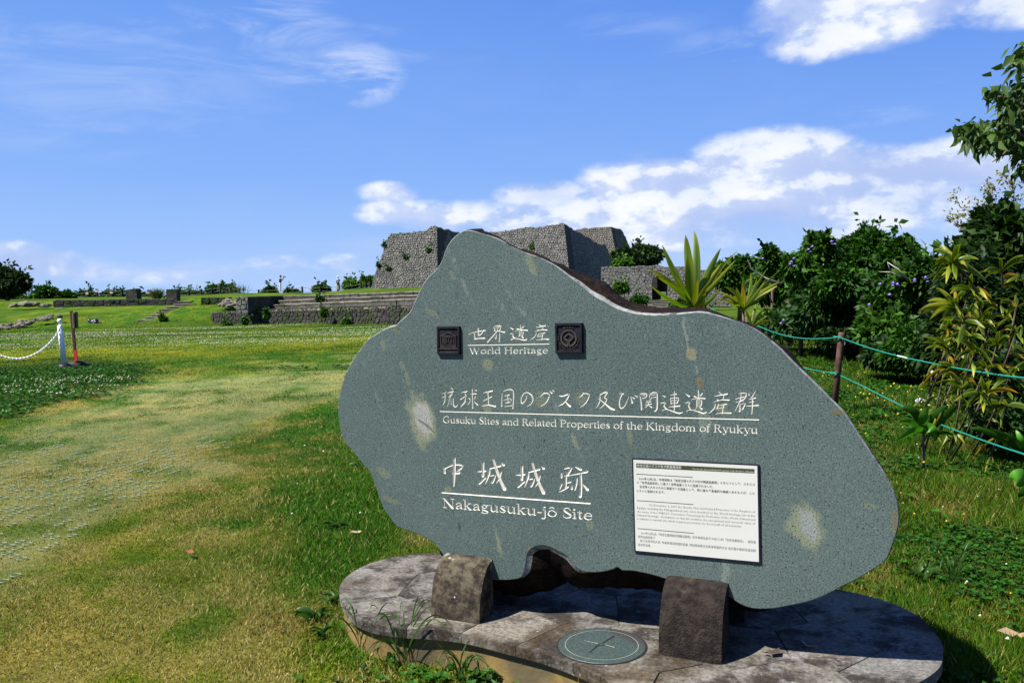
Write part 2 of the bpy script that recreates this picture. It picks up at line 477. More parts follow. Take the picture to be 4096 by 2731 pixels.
# ------------------------------------------------------------------ monument frame: x along the slab, y into it, z up from platform top
PLAT_Z = 0.13
ANG = math.radians(-26.0)
mu = np.array([math.cos(ANG), math.sin(ANG), 0.0]); mn = np.array([-math.sin(ANG), math.cos(ANG), 0.0])
_o = atz(986, 1415.5, PLAT_Z)
MO = _o.copy()                       # foot of the left support, on the platform
SLAB_D = 0.12
def onslab(x, y, d=SLAB_D):
    """picture point -> (u, h) on the plane of the slab's face"""
    r = ray(x, y); t = ((MO + mn * d - cC) @ mn) / (r @ mn)
    P = cC + r * t
    return float((P - MO) @ mu), float(P[2] - PLAT_Z)
def onplat(x, y, z=0.0):
    P = atz(x, y, PLAT_Z + z) - MO
    return float(P @ mu), float(P @ mn)

# ---- materials
def slab_material():
    m_, n = newmat('polished_green_granite')
    tc = n.new('ShaderNodeTexCoord').outputs['Object']
    x, y, z = n.sep(tc)[:3]
    big = n.noise(tc, 1.6, 4, 0.6)
    c = n.mix(n.sm(big, 0.3, 0.7), (0.050, 0.072, 0.070), (0.066, 0.091, 0.086))
    wn = n.noise(tc, 22, 6, 0.7)
    wob = n.m('MULTIPLY', n.m('SUBTRACT', wn, 0.5), 1.7)
    wn2 = n.noise(tc, 7, 3, 0.6, out=1)
    x = n.m('ADD', x, n.m('MULTIPLY', n.m('SUBTRACT', n.sep(wn2)[0], .5), .05)); z = n.m('ADD', z, n.m('MULTIPLY', n.m('SUBTRACT', n.sep(wn2)[1], .5), .05))
    def ell(px, py, rx, ry, ang=0.0):
        u0, h0 = onslab(px, py)
        du = n.m('SUBTRACT', x, u0); dh = n.m('SUBTRACT', z, h0)
        ca, sa = math.cos(ang), math.sin(ang)
        a = n.m('ADD', n.m('MULTIPLY', du, ca / rx), n.m('MULTIPLY', dh, sa / rx))
        b = n.m('ADD', n.m('MULTIPLY', du, -sa / ry), n.m('MULTIPLY', dh, ca / ry))
        q = n.m('ADD', n.m('MULTIPLY', a, a), n.m('MULTIPLY', b, b))
        return n.m('ADD', n.m('SQRT', q), wob)
    for (px, py, rx, ry, an, amt, col) in BLOTCH:
        c = n.mix(n.m('MULTIPLY', n.sm(ell(px, py, rx, ry, an), 1.10, 0.62), amt * .85), c, col)
    # pale thin veins
    for (px, py, L, w_, an, amt) in VEINS:
        c = n.mix(n.m('MULTIPLY', n.sm(ell(px, py, L * (2.2 if L < .01 else 1), w_ * (2.2 if w_ < .01 else 1), an), 1.5, 0.0), n.m('MULTIPLY', n.sm(n.noise(tc, 26, 4, .7), .42, .62), amt * 1.3)), c, (0.15, 0.18, 0.165))
    g1 = n.noise(tc, 230, 3, 0.7)
    c = n.mix(n.sm(g1, 0.50, 0.68), c, n.mix(0.55, c, (0.14, 0.18, 0.17)))
    g2 = n.noise(n.v('ADD', tc, (3, 5, 1)), 200, 3, 0.7)
    c = n.mix(n.sm(g2, 0.52, 0.62), c, n.mix(0.75, c, (0.004, 0.010, 0.011)))
    sp = n.vor(tc, 75, 'F1')
    gate = n.sm(n.noise(tc, 60, 1), 0.5, 0.62)
    c = n.mix(n.m('MULTIPLY', n.sm(sp, 0.24, 0.12), gate), c, (0.008, 0.014, 0.015))
    # natural crust where the face breaks away at the edge
    n.put(n.b.inputs['Base Color'], c)
    n.put(n.b.inputs['Roughness'], n.m('ADD', 0.30, n.m('MULTIPLY', g1, 0.25)))
    n.b.inputs['Specular IOR Level'].default_value = 0.22
    bump(n, g1, 0.06, 0.002)
    return m_
BROWNISH = (0.10, 0.085, 0.04); YEL = (0.14, 0.15, 0.088); PALE = (0.155, 0.18, 0.155)
BLOTCH = [(970, 968, .066, .112, .25, 1.1, (.15, .16, .105)), (972, 960, .040, .080, .25, 1.15, (0.225, .225, .205)), (978, 975, .006, .05, .9, .8, (.05, .05, .035)),
          (1852, 1213, .060, .078, .4, 1.1, (.14, .155, .10)), (1858, 1207, .032, .050, .5, 1.1, (0.175, .19, .185)),
          (1219, 607, .016, .045, .5, .75, YEL), (1040, 635, .012, .03, .6, .5, YEL), (1122, 838, .026, .022, -.7, .8, YEL), (1590, 815, .020, .030, 0, .75, (.2, .17, .09)),
          (1605, 880, .016, .020, 0, .95, (.13, .09, .04)), (1118, 937, .024, .028, 0, .8, YEL), (1238, 915, .024, .03, 0, .5, YEL), (1335, 912, .02, .03, 0, .5, YEL),
          (1655, 935, .035, .02, -.4, .6, YEL), (1320, 1012, .012, .035, .3, .7, YEL), (1445, 1005, .012, .04, .1, .5, YEL), (1618, 970, .02, .05, 0, .5, PALE),
          (1030, 1125, .022, .02, 0, .7, YEL), (1358, 1210, .018, .022, 0, .6, YEL), (1147, 1250, .013, .055, .25, .7, YEL), (1665, 1310, .016, .05, 0, .6, PALE),
          (1998, 1163, .025, .012, 0, .5, YEL), (1929, 945, .022, .018, 0, .9, BROWNISH), (2058, 1190, .012, .05, -.1, .9, BROWNISH), (908, 755, .012, .02, 0, .8, BROWNISH),
          (925, 840, .012, .03, .3, .5, YEL), (935, 870, .01, .035, .3, .6, YEL), (900, 1150, .06, .012, -.2, .45, YEL), (995, 718, .04, .012, -.5, .45, YEL),
          (1008, 720, .009, .009, 0, .9, (.02, .03, .035)), (1050, 680, .01, .012, 0, .6, (.03, .04, .045)), (1578, 770, .006, .06, .08, .6, PALE), (1605, 940, .007, .09, .05, .45, PALE),
          (880, 1085, .05, .02, -.5, .5, YEL), (1155, 705, .012, .02, 0, .4, PALE), (1055, 1215, .009, .02, 0, .8, (.02, .03, .035)), (1034, 1160, .003, .05, .35, .8, (.02, .03, .035)),
          (1155, 875, .004, .015, .3, .9, (.01, .015, .015)), (880, 790, .012, .03, .2, .5, YEL), (1190, 1340, .05, .02, .4, .7, BROWNISH), (1215, 1270, .02, .05, -.2, .7, BROWNISH), (1000, 1262, .03, .02, -.5, .6, BROWNISH)]
VEINS = [(1060, 640, .004, .16, .45, .5), (1190, 700, .004, .2, .7, .3), (1588, 760, .003, .22, .1, .6), (870, 930, .003, .2, .35, .35), (940, 1130, .12, .003, -.2, .4),
         (1610, 1040, .003, .2, .05, .35), (1290, 960, .003, .2, .5, .3), (1130, 1200, .003, .15, .35, .5), (1730, 900, .003, .3, .4, .18), (1450, 1100, .003, .3, .3, .18)]
M_slab = slab_material()
def crust_material():
    m_, n = newmat('natural_rock_crust')
    tc = n.new('ShaderNodeTexCoord').outputs['Object']
    f = n.noise(tc, 26, 7, 0.68)
    c = n.ramp(f, [(0.30, (0.003, 0.002, 0.002)), (0.50, (0.009, 0.006, 0.005)), (0.66, (0.019, 0.012, 0.009)), (0.82, (0.05, 0.03, 0.016))])
    sp = n.noise(tc, 180, 2)
    c = n.mix(n.sm(sp, 0.62, 0.72), c, (0.05, 0.038, 0.032))
    c = n.mix(n.m('MULTIPLY', n.sm(n.noise(tc, 6, 4), 0.56, 0.68), 0.6), c, (0.024, 0.013, 0.006))
    n.put(n.b.inputs['Base Color'], c); n.b.inputs['Roughness'].default_value = 0.9
    n.b.inputs['Specular IOR Level'].default_value = 0.05
    bump(n, n.m('ADD', f, n.m('MULTIPLY', sp, 0.4)), 0.9, 0.012)
    return m_
M_crust = crust_material()
M_arris = mottled('chipped_arris', (0.11, 0.12, 0.115), (0.21, 0.215, 0.205), 60, 0.6, 0.5, 0.004, cc=(0.045, 0.038, 0.028))
M_white = mottled('white_letter_paint', (0.44, 0.425, 0.37), (0.50, 0.485, 0.43), 60, 0.6, 0.1, 0.001)

# ---- outline of the face, traced clockwise from the peak
OUT = [(1071, 530), (1089, 532.4), (1111, 538.5), (1132.5, 545.3), (1151, 553), (1166, 562), (1182, 571.4), (1200, 579), (1218.6, 585.3), (1243, 594.5), (1268, 606.8),
       (1292, 623.7), (1311, 639), (1335.5, 656), (1360, 677.5), (1388, 693), (1415.4, 708.3), (1443, 717.5), (1468, 722), (1496.5, 724.4), (1518.5, 724.4), (1540, 722.8),
       (1562, 721.7), (1584, 719.5), (1606, 718), (1628, 720.5), (1650, 726), (1672, 732), (1694, 739), (1716, 746), (1740, 760), (1765, 779), (1795, 806), (1830, 842), (1870, 880),
       (1915, 925), (1940, 952), (1965, 990), (1995, 1035), (2020, 1072), (2040, 1107), (2053, 1135), (2061, 1165), (2063, 1195), (2056, 1228), (2043.5, 1263), (2032, 1286), (2002, 1306.8),
       (1964, 1329.5), (1926, 1348.4), (1888, 1367.4), (1850.5, 1380.6), (1813, 1388.2), (1775, 1395), (1737, 1395.8), (1710.5, 1390), (1690, 1379), (1672, 1366), (1640, 1356), (1600, 1346),
       (1560, 1336), (1536, 1329.5), (1517.5, 1323.8), (1491, 1316.3), (1453, 1308.7), (1430, 1308), (1418, 1300.6), (1405, 1306), (1378, 1311.5), (1352, 1312), (1333, 1307.8), (1319, 1293.7),
       (1302, 1275.3), (1279, 1262.5), (1259, 1252.6), (1237, 1251.2), (1220, 1258.3), (1210, 1271), (1207, 1291), (1203, 1311), (1194, 1324.8), (1174.5, 1329), (1149, 1330), (1120, 1326), (1080, 1312), (1048, 1298),
       (1026, 1285), (1016, 1269.6), (1007, 1257), (993, 1242.7), (973, 1230), (951, 1221.5), (931, 1214.4), (911, 1206), (898, 1190), (884, 1170), (873, 1145), (865, 1120), (857, 1098), (851, 1084), (845, 1076),
       (832, 1062), (815, 1040), (795, 1018), (787, 1003), (781, 975), (778, 950), (779, 915), (789, 873), (805, 838), (817, 818), (828, 804), (843, 783.7), (862, 769.8), (892.5, 753), (909.5, 748.3), (917, 740.6), (942, 717.5),
       (954, 693), (966.4, 665.3), (981.7, 640.6), (1003, 619), (1015.6, 600.7), (1023, 579), (1031, 562), (1043, 546.8), (1058.6, 534.5)]
BX = [0, 1040, 1070, 1151, 1218, 1268, 1311, 1360, 1388, 1415, 1443, 1475, 1540, 1584, 1628, 1672, 1716, 1760, 3000]
BY = [3, 3, 5, 8, 8, 9, 20, 39, 45, 38, 28, 21, 18, 15, 12, 7, 3, 3, 3]
outl = catmull(OUT, 4, closed=True)
F0 = np.array([onslab(p[0], p[1]) for p in outl])
bulge = np.empty(len(F0))
for i, p in enumerate(outl):
    if p[1] < 765: bulge[i] = interp(p[0], BX, BY) / 590.0 * 1.05
    elif p[1] > 1200 and 1195 < p[0] < 1345: bulge[i] = 0.075
    elif p[1] > 1200: bulge[i] = 0.012
    else: bulge[i] = 0.010
nrm = np.roll(F0, -1, 0) - np.roll(F0, 1, 0)
nrm = np.stack([-nrm[:, 1], nrm[:, 0]], 1); nrm /= np.linalg.norm(nrm, axis=1)[:, None]   # clockwise seen from the front: left of travel = outward
for _ in range(3): nrm = (np.roll(nrm, 1, 0) + nrm + np.roll(nrm, -1, 0)); nrm /= np.linalg.norm(nrm, axis=1)[:, None]
for _ in range(4): bulge = (np.roll(bulge, 1) + bulge + np.roll(bulge, -1)) / 3

stone = empty('inscribed_stone', tuple(MO), ANG, 'big upright slab of polished green-grey granite engraved with white lettering', 'stone monument')

# ---- engraved strokes --------------------------------------------------------
ZA = (1800, 1270, 5.470); ZB = (1750, 1530, 5.470); ZC = (2130, 1540, 5.004); ZD = (2540, 1550, 4.523); ZE = (1700, 1780, 3.0947)
KANJI = [  # (zoom frame, strokes "x,y,w x,y,w;..")
 (ZA, "400,372,5 500,325,10 600,298,16 770,270,26;530,330,22 540,460,24;535,462,22 640,445,20 755,440,30;612,220,26 620,385,22;722,262,28 690,340,24 630,388,16"),
 (ZA, "955,200,12 982,290,24;970,190,8 1095,165,24 1100,210,24 1080,275,24;990,228,8 1080,200,16;1050,190,12 1030,262,18;1040,268,26 940,390,22 815,530,24;1045,288,12 1120,300,18 1192,312,30;1008,370,20 995,448,30;1080,335,18 1077,460,22 1070,538,10"),
 (ZA, "1312,212,8 1372,245,30;1310,355,8 1370,342,20 1370,400,22 1412,442,18;1338,472,26 1410,447,12 1540,470,18 1640,480,34 1690,462,10;1462,236,24 1510,250,12;1535,160,16 1535,252,22;1602,185,26 1555,242,14;1420,300,6 1530,260,14 1690,270,28;1510,300,14 1520,400,16;1520,297,8 1592,292,22 1582,400,20;1530,335,8 1578,330,10;1530,372,8 1572,368,10;1510,385,10 1490,420,8;1550,400,12 1602,436,24"),
 (ZA, "1942,145,8 2005,185,24;1880,215,6 2080,165,28;2030,200,14 2020,250,18;1922,262,24 1940,275,10;1858,305,6 2000,262,14 2112,260,32;1887,335,12 1840,420,22 1760,485,6;1942,345,14 1908,402,22;1950,362,8 2072,325,22;2030,332,16 2012,400,18 2003,480,16;1920,420,6 2032,385,16;1888,490,5 2040,465,14 2150,465,30"),
 (ZB, "100,240,5 185,205,12;155,222,12 168,290,16;95,325,5 178,298,12;165,302,14 150,400,24 120,480,14;290,105,6 332,140,16;215,225,8 340,180,28;320,215,14 230,332,26 330,245,10;278,310,14 215,515,10;295,375,8 295,472,14;340,338,18 345,475,18 390,530,16 436,482,16"),
 (ZB, "520,215,8 640,182,28;600,218,14 622,290,18;503,358,22 600,292,14;615,300,16 590,400,22 515,512,20;620,400,14 560,470,20;715,240,5 842,236,24;755,135,20 762,400,20 765,552,22;815,152,8 855,172,16;675,330,8 712,362,16;715,395,14 662,482,10;838,298,16 788,358,8;800,410,6 875,478,24"),
 (ZB, "1003,220,7 1192,168,36;1095,210,20 1110,350,20 1105,480,20;1003,392,14 1100,345,14 1175,302,26;970,512,7 1110,478,20 1262,512,32"),
 (ZB, "1410,228,12 1400,400,18 1400,512,24;1438,190,8 1540,145,16 1652,170,22 1652,400,24 1642,558,22;1470,287,6 1568,258,22;1530,280,14 1540,400,14;1452,386,6 1560,340,14;1578,345,6 1617,377,16;1475,442,7 1575,420,24;1462,520,6 1640,495,14"),
 (ZB, "1950,275,12 1932,360,18 1850,452,24 1823,370,18 1860,262,18 1950,205,16 2050,262,26 2082,370,26 2032,470,18 1960,515,6"),
 (ZC, "148,232,6 205,170,20 232,145,22;220,158,18 330,165,20 300,290,24 240,370,16 160,420,6;345,112,8 385,155,26;390,95,8 432,120,14"),
 (ZC, "538,212,14 620,210,22 728,168,28 680,280,26 600,370,22 510,415,5;645,305,14 700,370,28 750,415,40"),
 (ZC, "928,247,6 990,195,22 1012,145,18;1020,163,14 1132,175,20 1090,300,24 1030,385,16 950,440,5"),
 (ZC, "1345,190,14 1450,132,28 1490,150,24 1432,240,20 1480,272,20 1440,370,22 1345,467,6;1345,200,16 1340,330,20 1268,462,6;1318,262,8 1450,362,20 1560,452,40 1640,488,22"),
 (ZC, "1743,165,8 1822,165,22;1790,180,20 1745,270,22 1735,380,20 1770,462,20 1850,400,16 1925,235,5;1965,218,10 1980,300,20 1996,352,26;2000,238,10 2038,262,20;2045,198,8 2092,226,22"),
 (ZD, "85,138,8 105,250,20 115,392,22;90,110,10 202,102,20 195,170,14 120,190,8;120,140,5 190,136,8;262,182,8 275,110,14 382,78,20 395,200,24 390,380,24 355,420,20;290,132,5 370,120,10;290,180,6 380,165,12;205,230,6 228,252,8;290,195,14 245,242,6;190,270,5 290,247,12;175,312,5 300,287,14;240,250,10 230,312,14 175,360,6;240,310,8 302,352,20"),
 (ZD, "500,138,8 542,160,18;455,280,6 550,265,18 520,330,20 575,382,18;490,415,8 560,385,10 700,430,18 800,455,26 862,440,8;640,130,6 750,110,18;640,180,10 650,290,14;645,190,6 782,180,20 750,280,20;650,235,5 750,225,10;640,287,6 750,270,12;610,345,5 800,320,30;708,62,12 710,250,14 705,422,16"),
 (ZD, "915,108,6 978,150,28;900,275,6 985,260,18 965,320,18 1000,392,18;932,422,10 1010,395,10 1150,430,18 1240,455,28 1300,432,8;1068,150,24 1110,165,8;1145,42,12 1142,180,16;1215,100,22 1170,150,12;1015,217,5 1140,182,14 1262,190,24;1110,220,10 1115,325,14;1115,215,6 1198,213,20 1190,325,18;1120,255,5 1185,250,8;1120,290,5 1185,285,8;1140,322,8 1090,387,5;1150,322,8 1207,382,26"),
 (ZD, "1510,72,6 1562,116,18;1440,150,5 1662,105,30;1605,130,14 1590,200,14;1488,212,20 1505,225,10;1420,260,5 1570,215,14 1697,215,30;1455,288,10 1420,380,20 1330,466,5;1512,290,16 1480,372,20;1530,320,6 1652,290,22;1600,290,16 1585,380,16 1575,462,14;1500,377,5 1612,345,12;1460,472,5 1600,450,12 1730,450,30"),
 (ZD, "1880,105,6 2002,90,22 1972,200,20 1880,237,8;1810,205,5 2012,150,16;1820,265,5 1960,230,12;1915,110,10 1900,230,18 1810,417,5;1895,290,14 1890,424,26;1920,298,8 1990,277,16 1940,388,24;2050,90,6 2062,132,18;2177,62,8 2105,175,18;2060,210,5 2175,180,22;2060,267,5 2150,245,12;2010,332,5 2228,310,26;2120,200,18 2120,320,18 2110,472,12"),
 (ZE, "235,275,18 245,342,20;240,290,14 350,238,14 470,250,22 400,315,18;340,345,12 420,335,30;360,155,28 360,350,28 355,502,12"),
 (ZE, "650,325,6 745,312,26;715,210,28 715,380,28;672,470,22 745,400,20;790,285,16 790,345,28 750,470,7;800,287,14 932,247,26;845,170,18 890,320,28 940,450,28 985,540,38;938,330,20 915,410,20 885,465,7;808,378,10 868,368,20 830,460,24;950,213,10 972,240,30"),
 (ZE, "1130,369,6 1227,356,26;1197,254,28 1197,424,28;1152,512,22 1227,446,20;1272,329,16 1272,389,28 1232,514,7;1282,331,14 1414,291,26;1327,214,18 1372,364,28 1422,494,28 1467,586,38;1420,374,20 1397,454,20 1367,509,7;1290,422,10 1350,412,20 1312,504,24;1444,257,10 1467,284,30"),
 (ZE, "1685,342,18 1690,397,18;1725,290,10 1812,270,26 1752,370,22;1725,377,8 1782,370,16;1745,385,20 1740,520,18;1755,467,8 1800,450,18;1690,478,18 1662,575,12 1770,510,20;1812,495,14 1815,538,22;1862,265,10 1928,297,30;1800,370,7 1920,345,14 2003,320,30;1878,405,18 1870,480,22 1853,552,12;1925,360,22 1930,500,24 1920,632,32;1955,480,12 2012,548,30"),
]
T, t = 0.115, 0.045
GL = {  # advance, strokes; cap height 1
 'W': (1.25, [[(.04, 1, .07), (.34, 0, T * 1.3)], [(.34, 0, t), (.62, .95, t)], [(.5, 1, .07), (.80, 0, T * 1.3)], [(.80, 0, t), (1.12, 1, t)]]),
 'o': (.70, [[(.35, .66, t), (.12, .50, T * .8), (.08, .32, T), (.13, .12, T * .8), (.35, -.01, t), (.57, .14, T * .8), (.62, .33, T), (.57, .52, T * .8), (.35, .66, t)]]),
 'r': (.52, [[(.16, .66, T), (.16, 0, T)], [(.06, 0, t), (.30, 0, t)], [(.18, .42, t), (.30, .62, t), (.44, .60, T)]]),
 'l': (.34, [[(.16, 1.05, T), (.16, 0, T)], [(.04, 0, t), (.29, 0, t)], [(.04, 1.02, t), (.16, 1.05, t)]]),
 'd': (.76, [[(.58, 1.05, T), (.58, 0, T)], [(.56, .55, t), (.34, .66, t), (.12, .50, T * .8), (.08, .30, T), (.14, .10, T * .8), (.32, -.01, t), (.56, .15, t)], [(.46, 1.02, t), (.58, 1.05, t)], [(.58, 0, t), (.70, .01, t)]]),
 'H': (.98, [[(.18, 1, T), (.18, 0, T)], [(.78, 1, T), (.78, 0, T)], [(.18, .52, t), (.78, .52, t)], [(.05, 1, t), (.32, 1, t)], [(.65, 1, t), (.92, 1, t)], [(.05, 0, t), (.32, 0, t)], [(.65, 0, t), (.92, 0, t)]]),
 'e': (.64, [[(.12, .37, t), (.56, .37, t)], [(.56, .38, .09), (.52, .58, .07), (.33, .66, t), (.12, .50, T * .8), (.08, .30, T), (.16, .08, T * .8), (.36, -.01, .06), (.58, .14, t)]]),
 'i': (.34, [[(.16, .66, T), (.16, 0, T)], [(.04, 0, t), (.29, 0, t)], [(.04, .64, t), (.16, .66, t)], [(.13, .93, .13), (.18, .91, .13)]]),
 't': (.42, [[(.18, .86, .06), (.17, .5, T), (.18, .10, T), (.28, 0, .06), (.38, .07, t)], [(.04, .64, t), (.36, .64, t)]]),
 'a': (.62, [[(.12, .50, .10), (.28, .66, t), (.44, .56, T), (.45, .12, T), (.56, .02, t)], [(.43, .38, t), (.15, .26, .08), (.10, .10, T), (.22, -.01, .06), (.43, .12, t)]]),
 'g': (.66, [[(.30, .66, t), (.12, .46, T * .8), (.30, .26, t), (.48, .46, T * .8), (.30, .66, t)], [(.44, .58, t), (.60, .64, .07)], [(.20, .27, t), (.12, .14, .07), (.40, .03, T), (.56, -.10, .09), (.34, -.28, t), (.08, -.18, .08), (.16, -.02, t)]]),
 'G': (.98, [[(.80, .78, t), (.76, .94, t), (.50, 1.01, .06), (.18, .84, T), (.09, .50, T * 1.1), (.18, .14, T), (.50, -.01, .06), (.78, .10, t)], [(.78, .42, T), (.78, .08, T)], [(.62, .43, t), (.90, .43, t)], [(.82, 1.0, t), (.82, .74, t)]]),
 'u': (.74, [[(.15, .66, T), (.15, .18, T), (.28, 0, .08), (.54, .14, t)], [(.56, .66, T), (.56, 0, T)], [(.04, .65, t), (.15, .66, t)], [(.45, .65, t), (.56, .66, t)], [(.56, .0, t), (.68, .01, t)]]),
 's': (.54, [[(.44, .50, t), (.38, .63, t), (.24, .66, .06), (.12, .52, T), (.30, .34, T * 1.1), (.44, .16, T), (.28, -.01, .06), (.12, .04, t), (.07, .18, t)]]),
 'k': (.72, [[(.15, 1.05, T), (.15, 0, T)], [(.05, 0, t), (.27, 0, t)], [(.04, 1.02, t), (.15, 1.05, t)], [(.18, .28, t), (.52, .64, t)], [(.28, .40, .06), (.54, 0, T * 1.1)], [(.42, .65, t), (.64, .65, t)], [(.44, 0, t), (.70, 0, t)]]),
 'S': (.70, [[(.60, .76, t), (.54, .94, t), (.34, 1.01, .06), (.14, .84, T), (.30, .58, T * 1.2), (.56, .38, T * 1.2), (.58, .14, T), (.34, -.01, .06), (.14, .06, t), (.08, .26, t)]]),
 'n': (.76, [[(.16, .66, T), (.16, 0, T)], [(.05, 0, t), (.28, 0, t)], [(.18, .46, t), (.38, .66, .06), (.57, .50, T), (.57, 0, T)], [(.46, 0, t), (.70, 0, t)], [(.04, .64, t), (.16, .66, t)]]),
 'R': (.88, [[(.18, 1, T), (.18, 0, T)], [(.05, 1, t), (.40, 1, t), (.62, .90, T * .8), (.62, .64, T * .8), (.40, .52, t), (.18, .52, t)], [(.42, .52, .06), (.76, 0, T * 1.2)], [(.05, 0, t), (.32, 0, t)], [(.66, 0, t), (.90, 0, t)]]),
 'P': (.78, [[(.18, 1, T), (.18, 0, T)], [(.05, 1, t), (.42, 1, t), (.66, .88, T * .8), (.66, .60, T * .8), (.42, .46, t), (.18, .47, t)], [(.05, 0, t), (.33, 0, t)]]),
 'p': (.76, [[(.16, .66, T), (.16, -.30, T)], [(.05, -.30, t), (.29, -.30, t)], [(.18, .52, t), (.40, .66, .06), (.62, .48, T), (.62, .18, T), (.40, -.01, .06), (.18, .12, t)], [(.04, .64, t), (.16, .66, t)]]),
 'f': (.40, [[(.17, 0, T), (.17, .80, T), (.27, 1.04, .06), (.42, .98, .10)], [(.05, .64, t), (.36, .64, t)], [(.05, 0, t), (.30, 0, t)]]),
 'h': (.76, [[(.16, 1.05, T), (.16, 0, T)], [(.05, 0, t), (.28, 0, t)], [(.18, .46, t), (.38, .66, .06), (.57, .50, T), (.57, 0, T)], [(.46, 0, t), (.70, 0, t)], [(.04, 1.02, t), (.16, 1.05, t)]]),
 'K': (.98, [[(.18, 1, T), (.18, 0, T)], [(.05, 1, t), (.32, 1, t)], [(.05, 0, t), (.32, 0, t)], [(.20, .42, t), (.76, .98, t)], [(.36, .60, .06), (.82, 0, T * 1.3)], [(.62, 1, t), (.90, 1, t)], [(.70, 0, t), (.97, 0, t)]]),
 'm': (1.12, [[(.16, .66, T), (.16, 0, T)], [(.05, 0, t), (.28, 0, t)], [(.18, .46, t), (.36, .66, .06), (.54, .50, T), (.54, 0, T)], [(.56, .46, t), (.74, .66, .06), (.92, .50, T), (.92, 0, T)], [(.44, 0, t), (.65, 0, t)], [(.82, 0, t), (1.05, 0, t)], [(.04, .64, t), (.16, .66, t)]]),
 'y': (.68, [[(.12, .66, .08), (.38, .02, T * 1.1)], [(.60, .66, t), (.34, -.12, .05), (.20, -.28, .08), (.08, -.24, .09)], [(.02, .65, t), (.26, .65, t)], [(.48, .65, t), (.68, .65, t)]]),
 'N': (1.0, [[(.18, 1, t), (.18, 0, t)], [(.14, 1, .08), (.80, 0, T * 1.4)], [(.82, 1, t), (.82, 0, t)], [(.04, 1, t), (.22, 1, t)], [(.05, 0, t), (.32, 0, t)], [(.68, 1, t), (.95, 1, t)]]),
 '-': (.40, [[(.06, .32, .07), (.34, .32, .07)]]),
 'j': (.34, [[(.18, .66, T), (.18, -.12, T), (.08, -.28, .08), (-.04, -.24, .09)], [(.06, .64, t), (.18, .66, t)], [(.15, .93, .13), (.20, .91, .13)]]),
 'ô': (.70, [[(.35, .66, t), (.12, .50, T * .8), (.08, .32, T), (.13, .12, T * .8), (.35, -.01, t), (.57, .14, T * .8), (.62, .33, T), (.57, .52, T * .8), (.35, .66, t)], [(.18, .82, t), (.35, .98, .07), (.52, .82, t)]]),
 ' ': (.34, []),
}
def zpt(Z, x, y): return onslab((Z[0] + x / Z[2]) / SC, (Z[1] + y / Z[2]) / SC)
mpp = 1 / 1.0
def cutter(strokes):
    """V-shaped wedges along centre lines; strokes = lists of (u, h, width)"""
    V = []; F = []
    for st in strokes:
        P = np.array(catmull(st, 2 if len(st) > 2 else 1))
        P[:, 2] = np.maximum(P[:, 2], 0.0016)
        d0 = P[0, :2] - P[1, :2]; d0 /= np.linalg.norm(d0) + 1e-9
        d1 = P[-1, :2] - P[-2, :2]; d1 /= np.linalg.norm(d1) + 1e-9
        a = np.array([*(P[0, :2] + d0 * P[0, 2] * .42), P[0, 2] * .35]); b = np.array([*(P[-1, :2] + d1 * P[-1, 2] * .42), P[-1, 2] * .35])
        P = np.vstack([a, P, b])
        tg = np.gradient(P[:, :2], axis=0); tg /= np.linalg.norm(tg, axis=1)[:, None] + 1e-9
        nn = np.stack([-tg[:, 1], tg[:, 0]], 1)
        e = 0.0015; b0 = len(V)
        jx = random.uniform(-2e-5, 2e-5)
        for i in range(len(P)):
            w = P[i, 2]; dep = w * 0.46 + jx
            k = (w / 2) * (1 + e / dep)
            L = P[i, :2] + nn[i] * k; R = P[i, :2] - nn[i] * k
            V += [(L[0], -e + jx, L[1]), (R[0], -e + jx, R[1]), (P[i, 0], dep, P[i, 1])]
        for i in range(len(P) - 1):
            o = b0 + i * 3
            for q, r in ((0, 1), (1, 2), (2, 0)):
                F.append((o + q, o + q + 3, o + r + 3)); F.append((o + q, o + r + 3, o + r))
        F.append((b0, b0 + 1, b0 + 2)); o = b0 + (len(P) - 1) * 3; F.append((o + 2, o + 1, o))
    return V, F
GROUPS = []   # (name, strokes, bbox)
for Z, s_ in KANJI:
    sts = []
    for st in s_.split(';'):
        pts = []
        for q in st.split():
            x, y, w = map(float, q.split(','))
            u_, h_ = zpt(Z, x, y)
            u2, _ = zpt(Z, x + w, y)
            _, h2 = zpt(Z, x, y + w)
            pts.append((u_, h_, 0.5 * (abs(u2 - u_) + abs(h2 - h_)) * 1.34))
        sts.append(pts)
    GROUPS.append(('engraved_character', sts))
def latin(text, Z0, x0, y0, Z1, x1, y1, capz):
    a = np.array(zpt(Z0, x0, y0)); b = np.array(zpt(Z1, x1, y1)); cap = abs(zpt(Z0, x0, y0 - capz)[1] - a[1])
    adv = sum(GL[ch][0] for ch in text); L = np.linalg.norm(b - a); d = (b - a) / L; up = np.array([-d[1], d[0]])
    kx = L / adv; x = 0; words = []; cur = []
    for ch in text:
        for st in GL[ch][1]:
            cur.append([(*(a + d * (x + p[0]) * kx + up * p[1] * cap), p[2] * (kx + cap) / 2 * 1.25) for p in st])
        x += GL[ch][0]
        if ch == ' ' and cur: words.append(cur); cur = []
    if cur: words.append(cur)
    for w in words: GROUPS.append(('engraved_word', w))
latin('World Heritage', ZA, 430, 788, ZA, 2150, 776, 132)
latin('Gusuku Sites and Related Properties of the Kingdom of Ryukyu', ZB, 115, 870, ZD, 2225, 824, 138)
latin('Nakagusuku-jô Site', ZE, 215, 766, ZE, 2075, 922, 112)
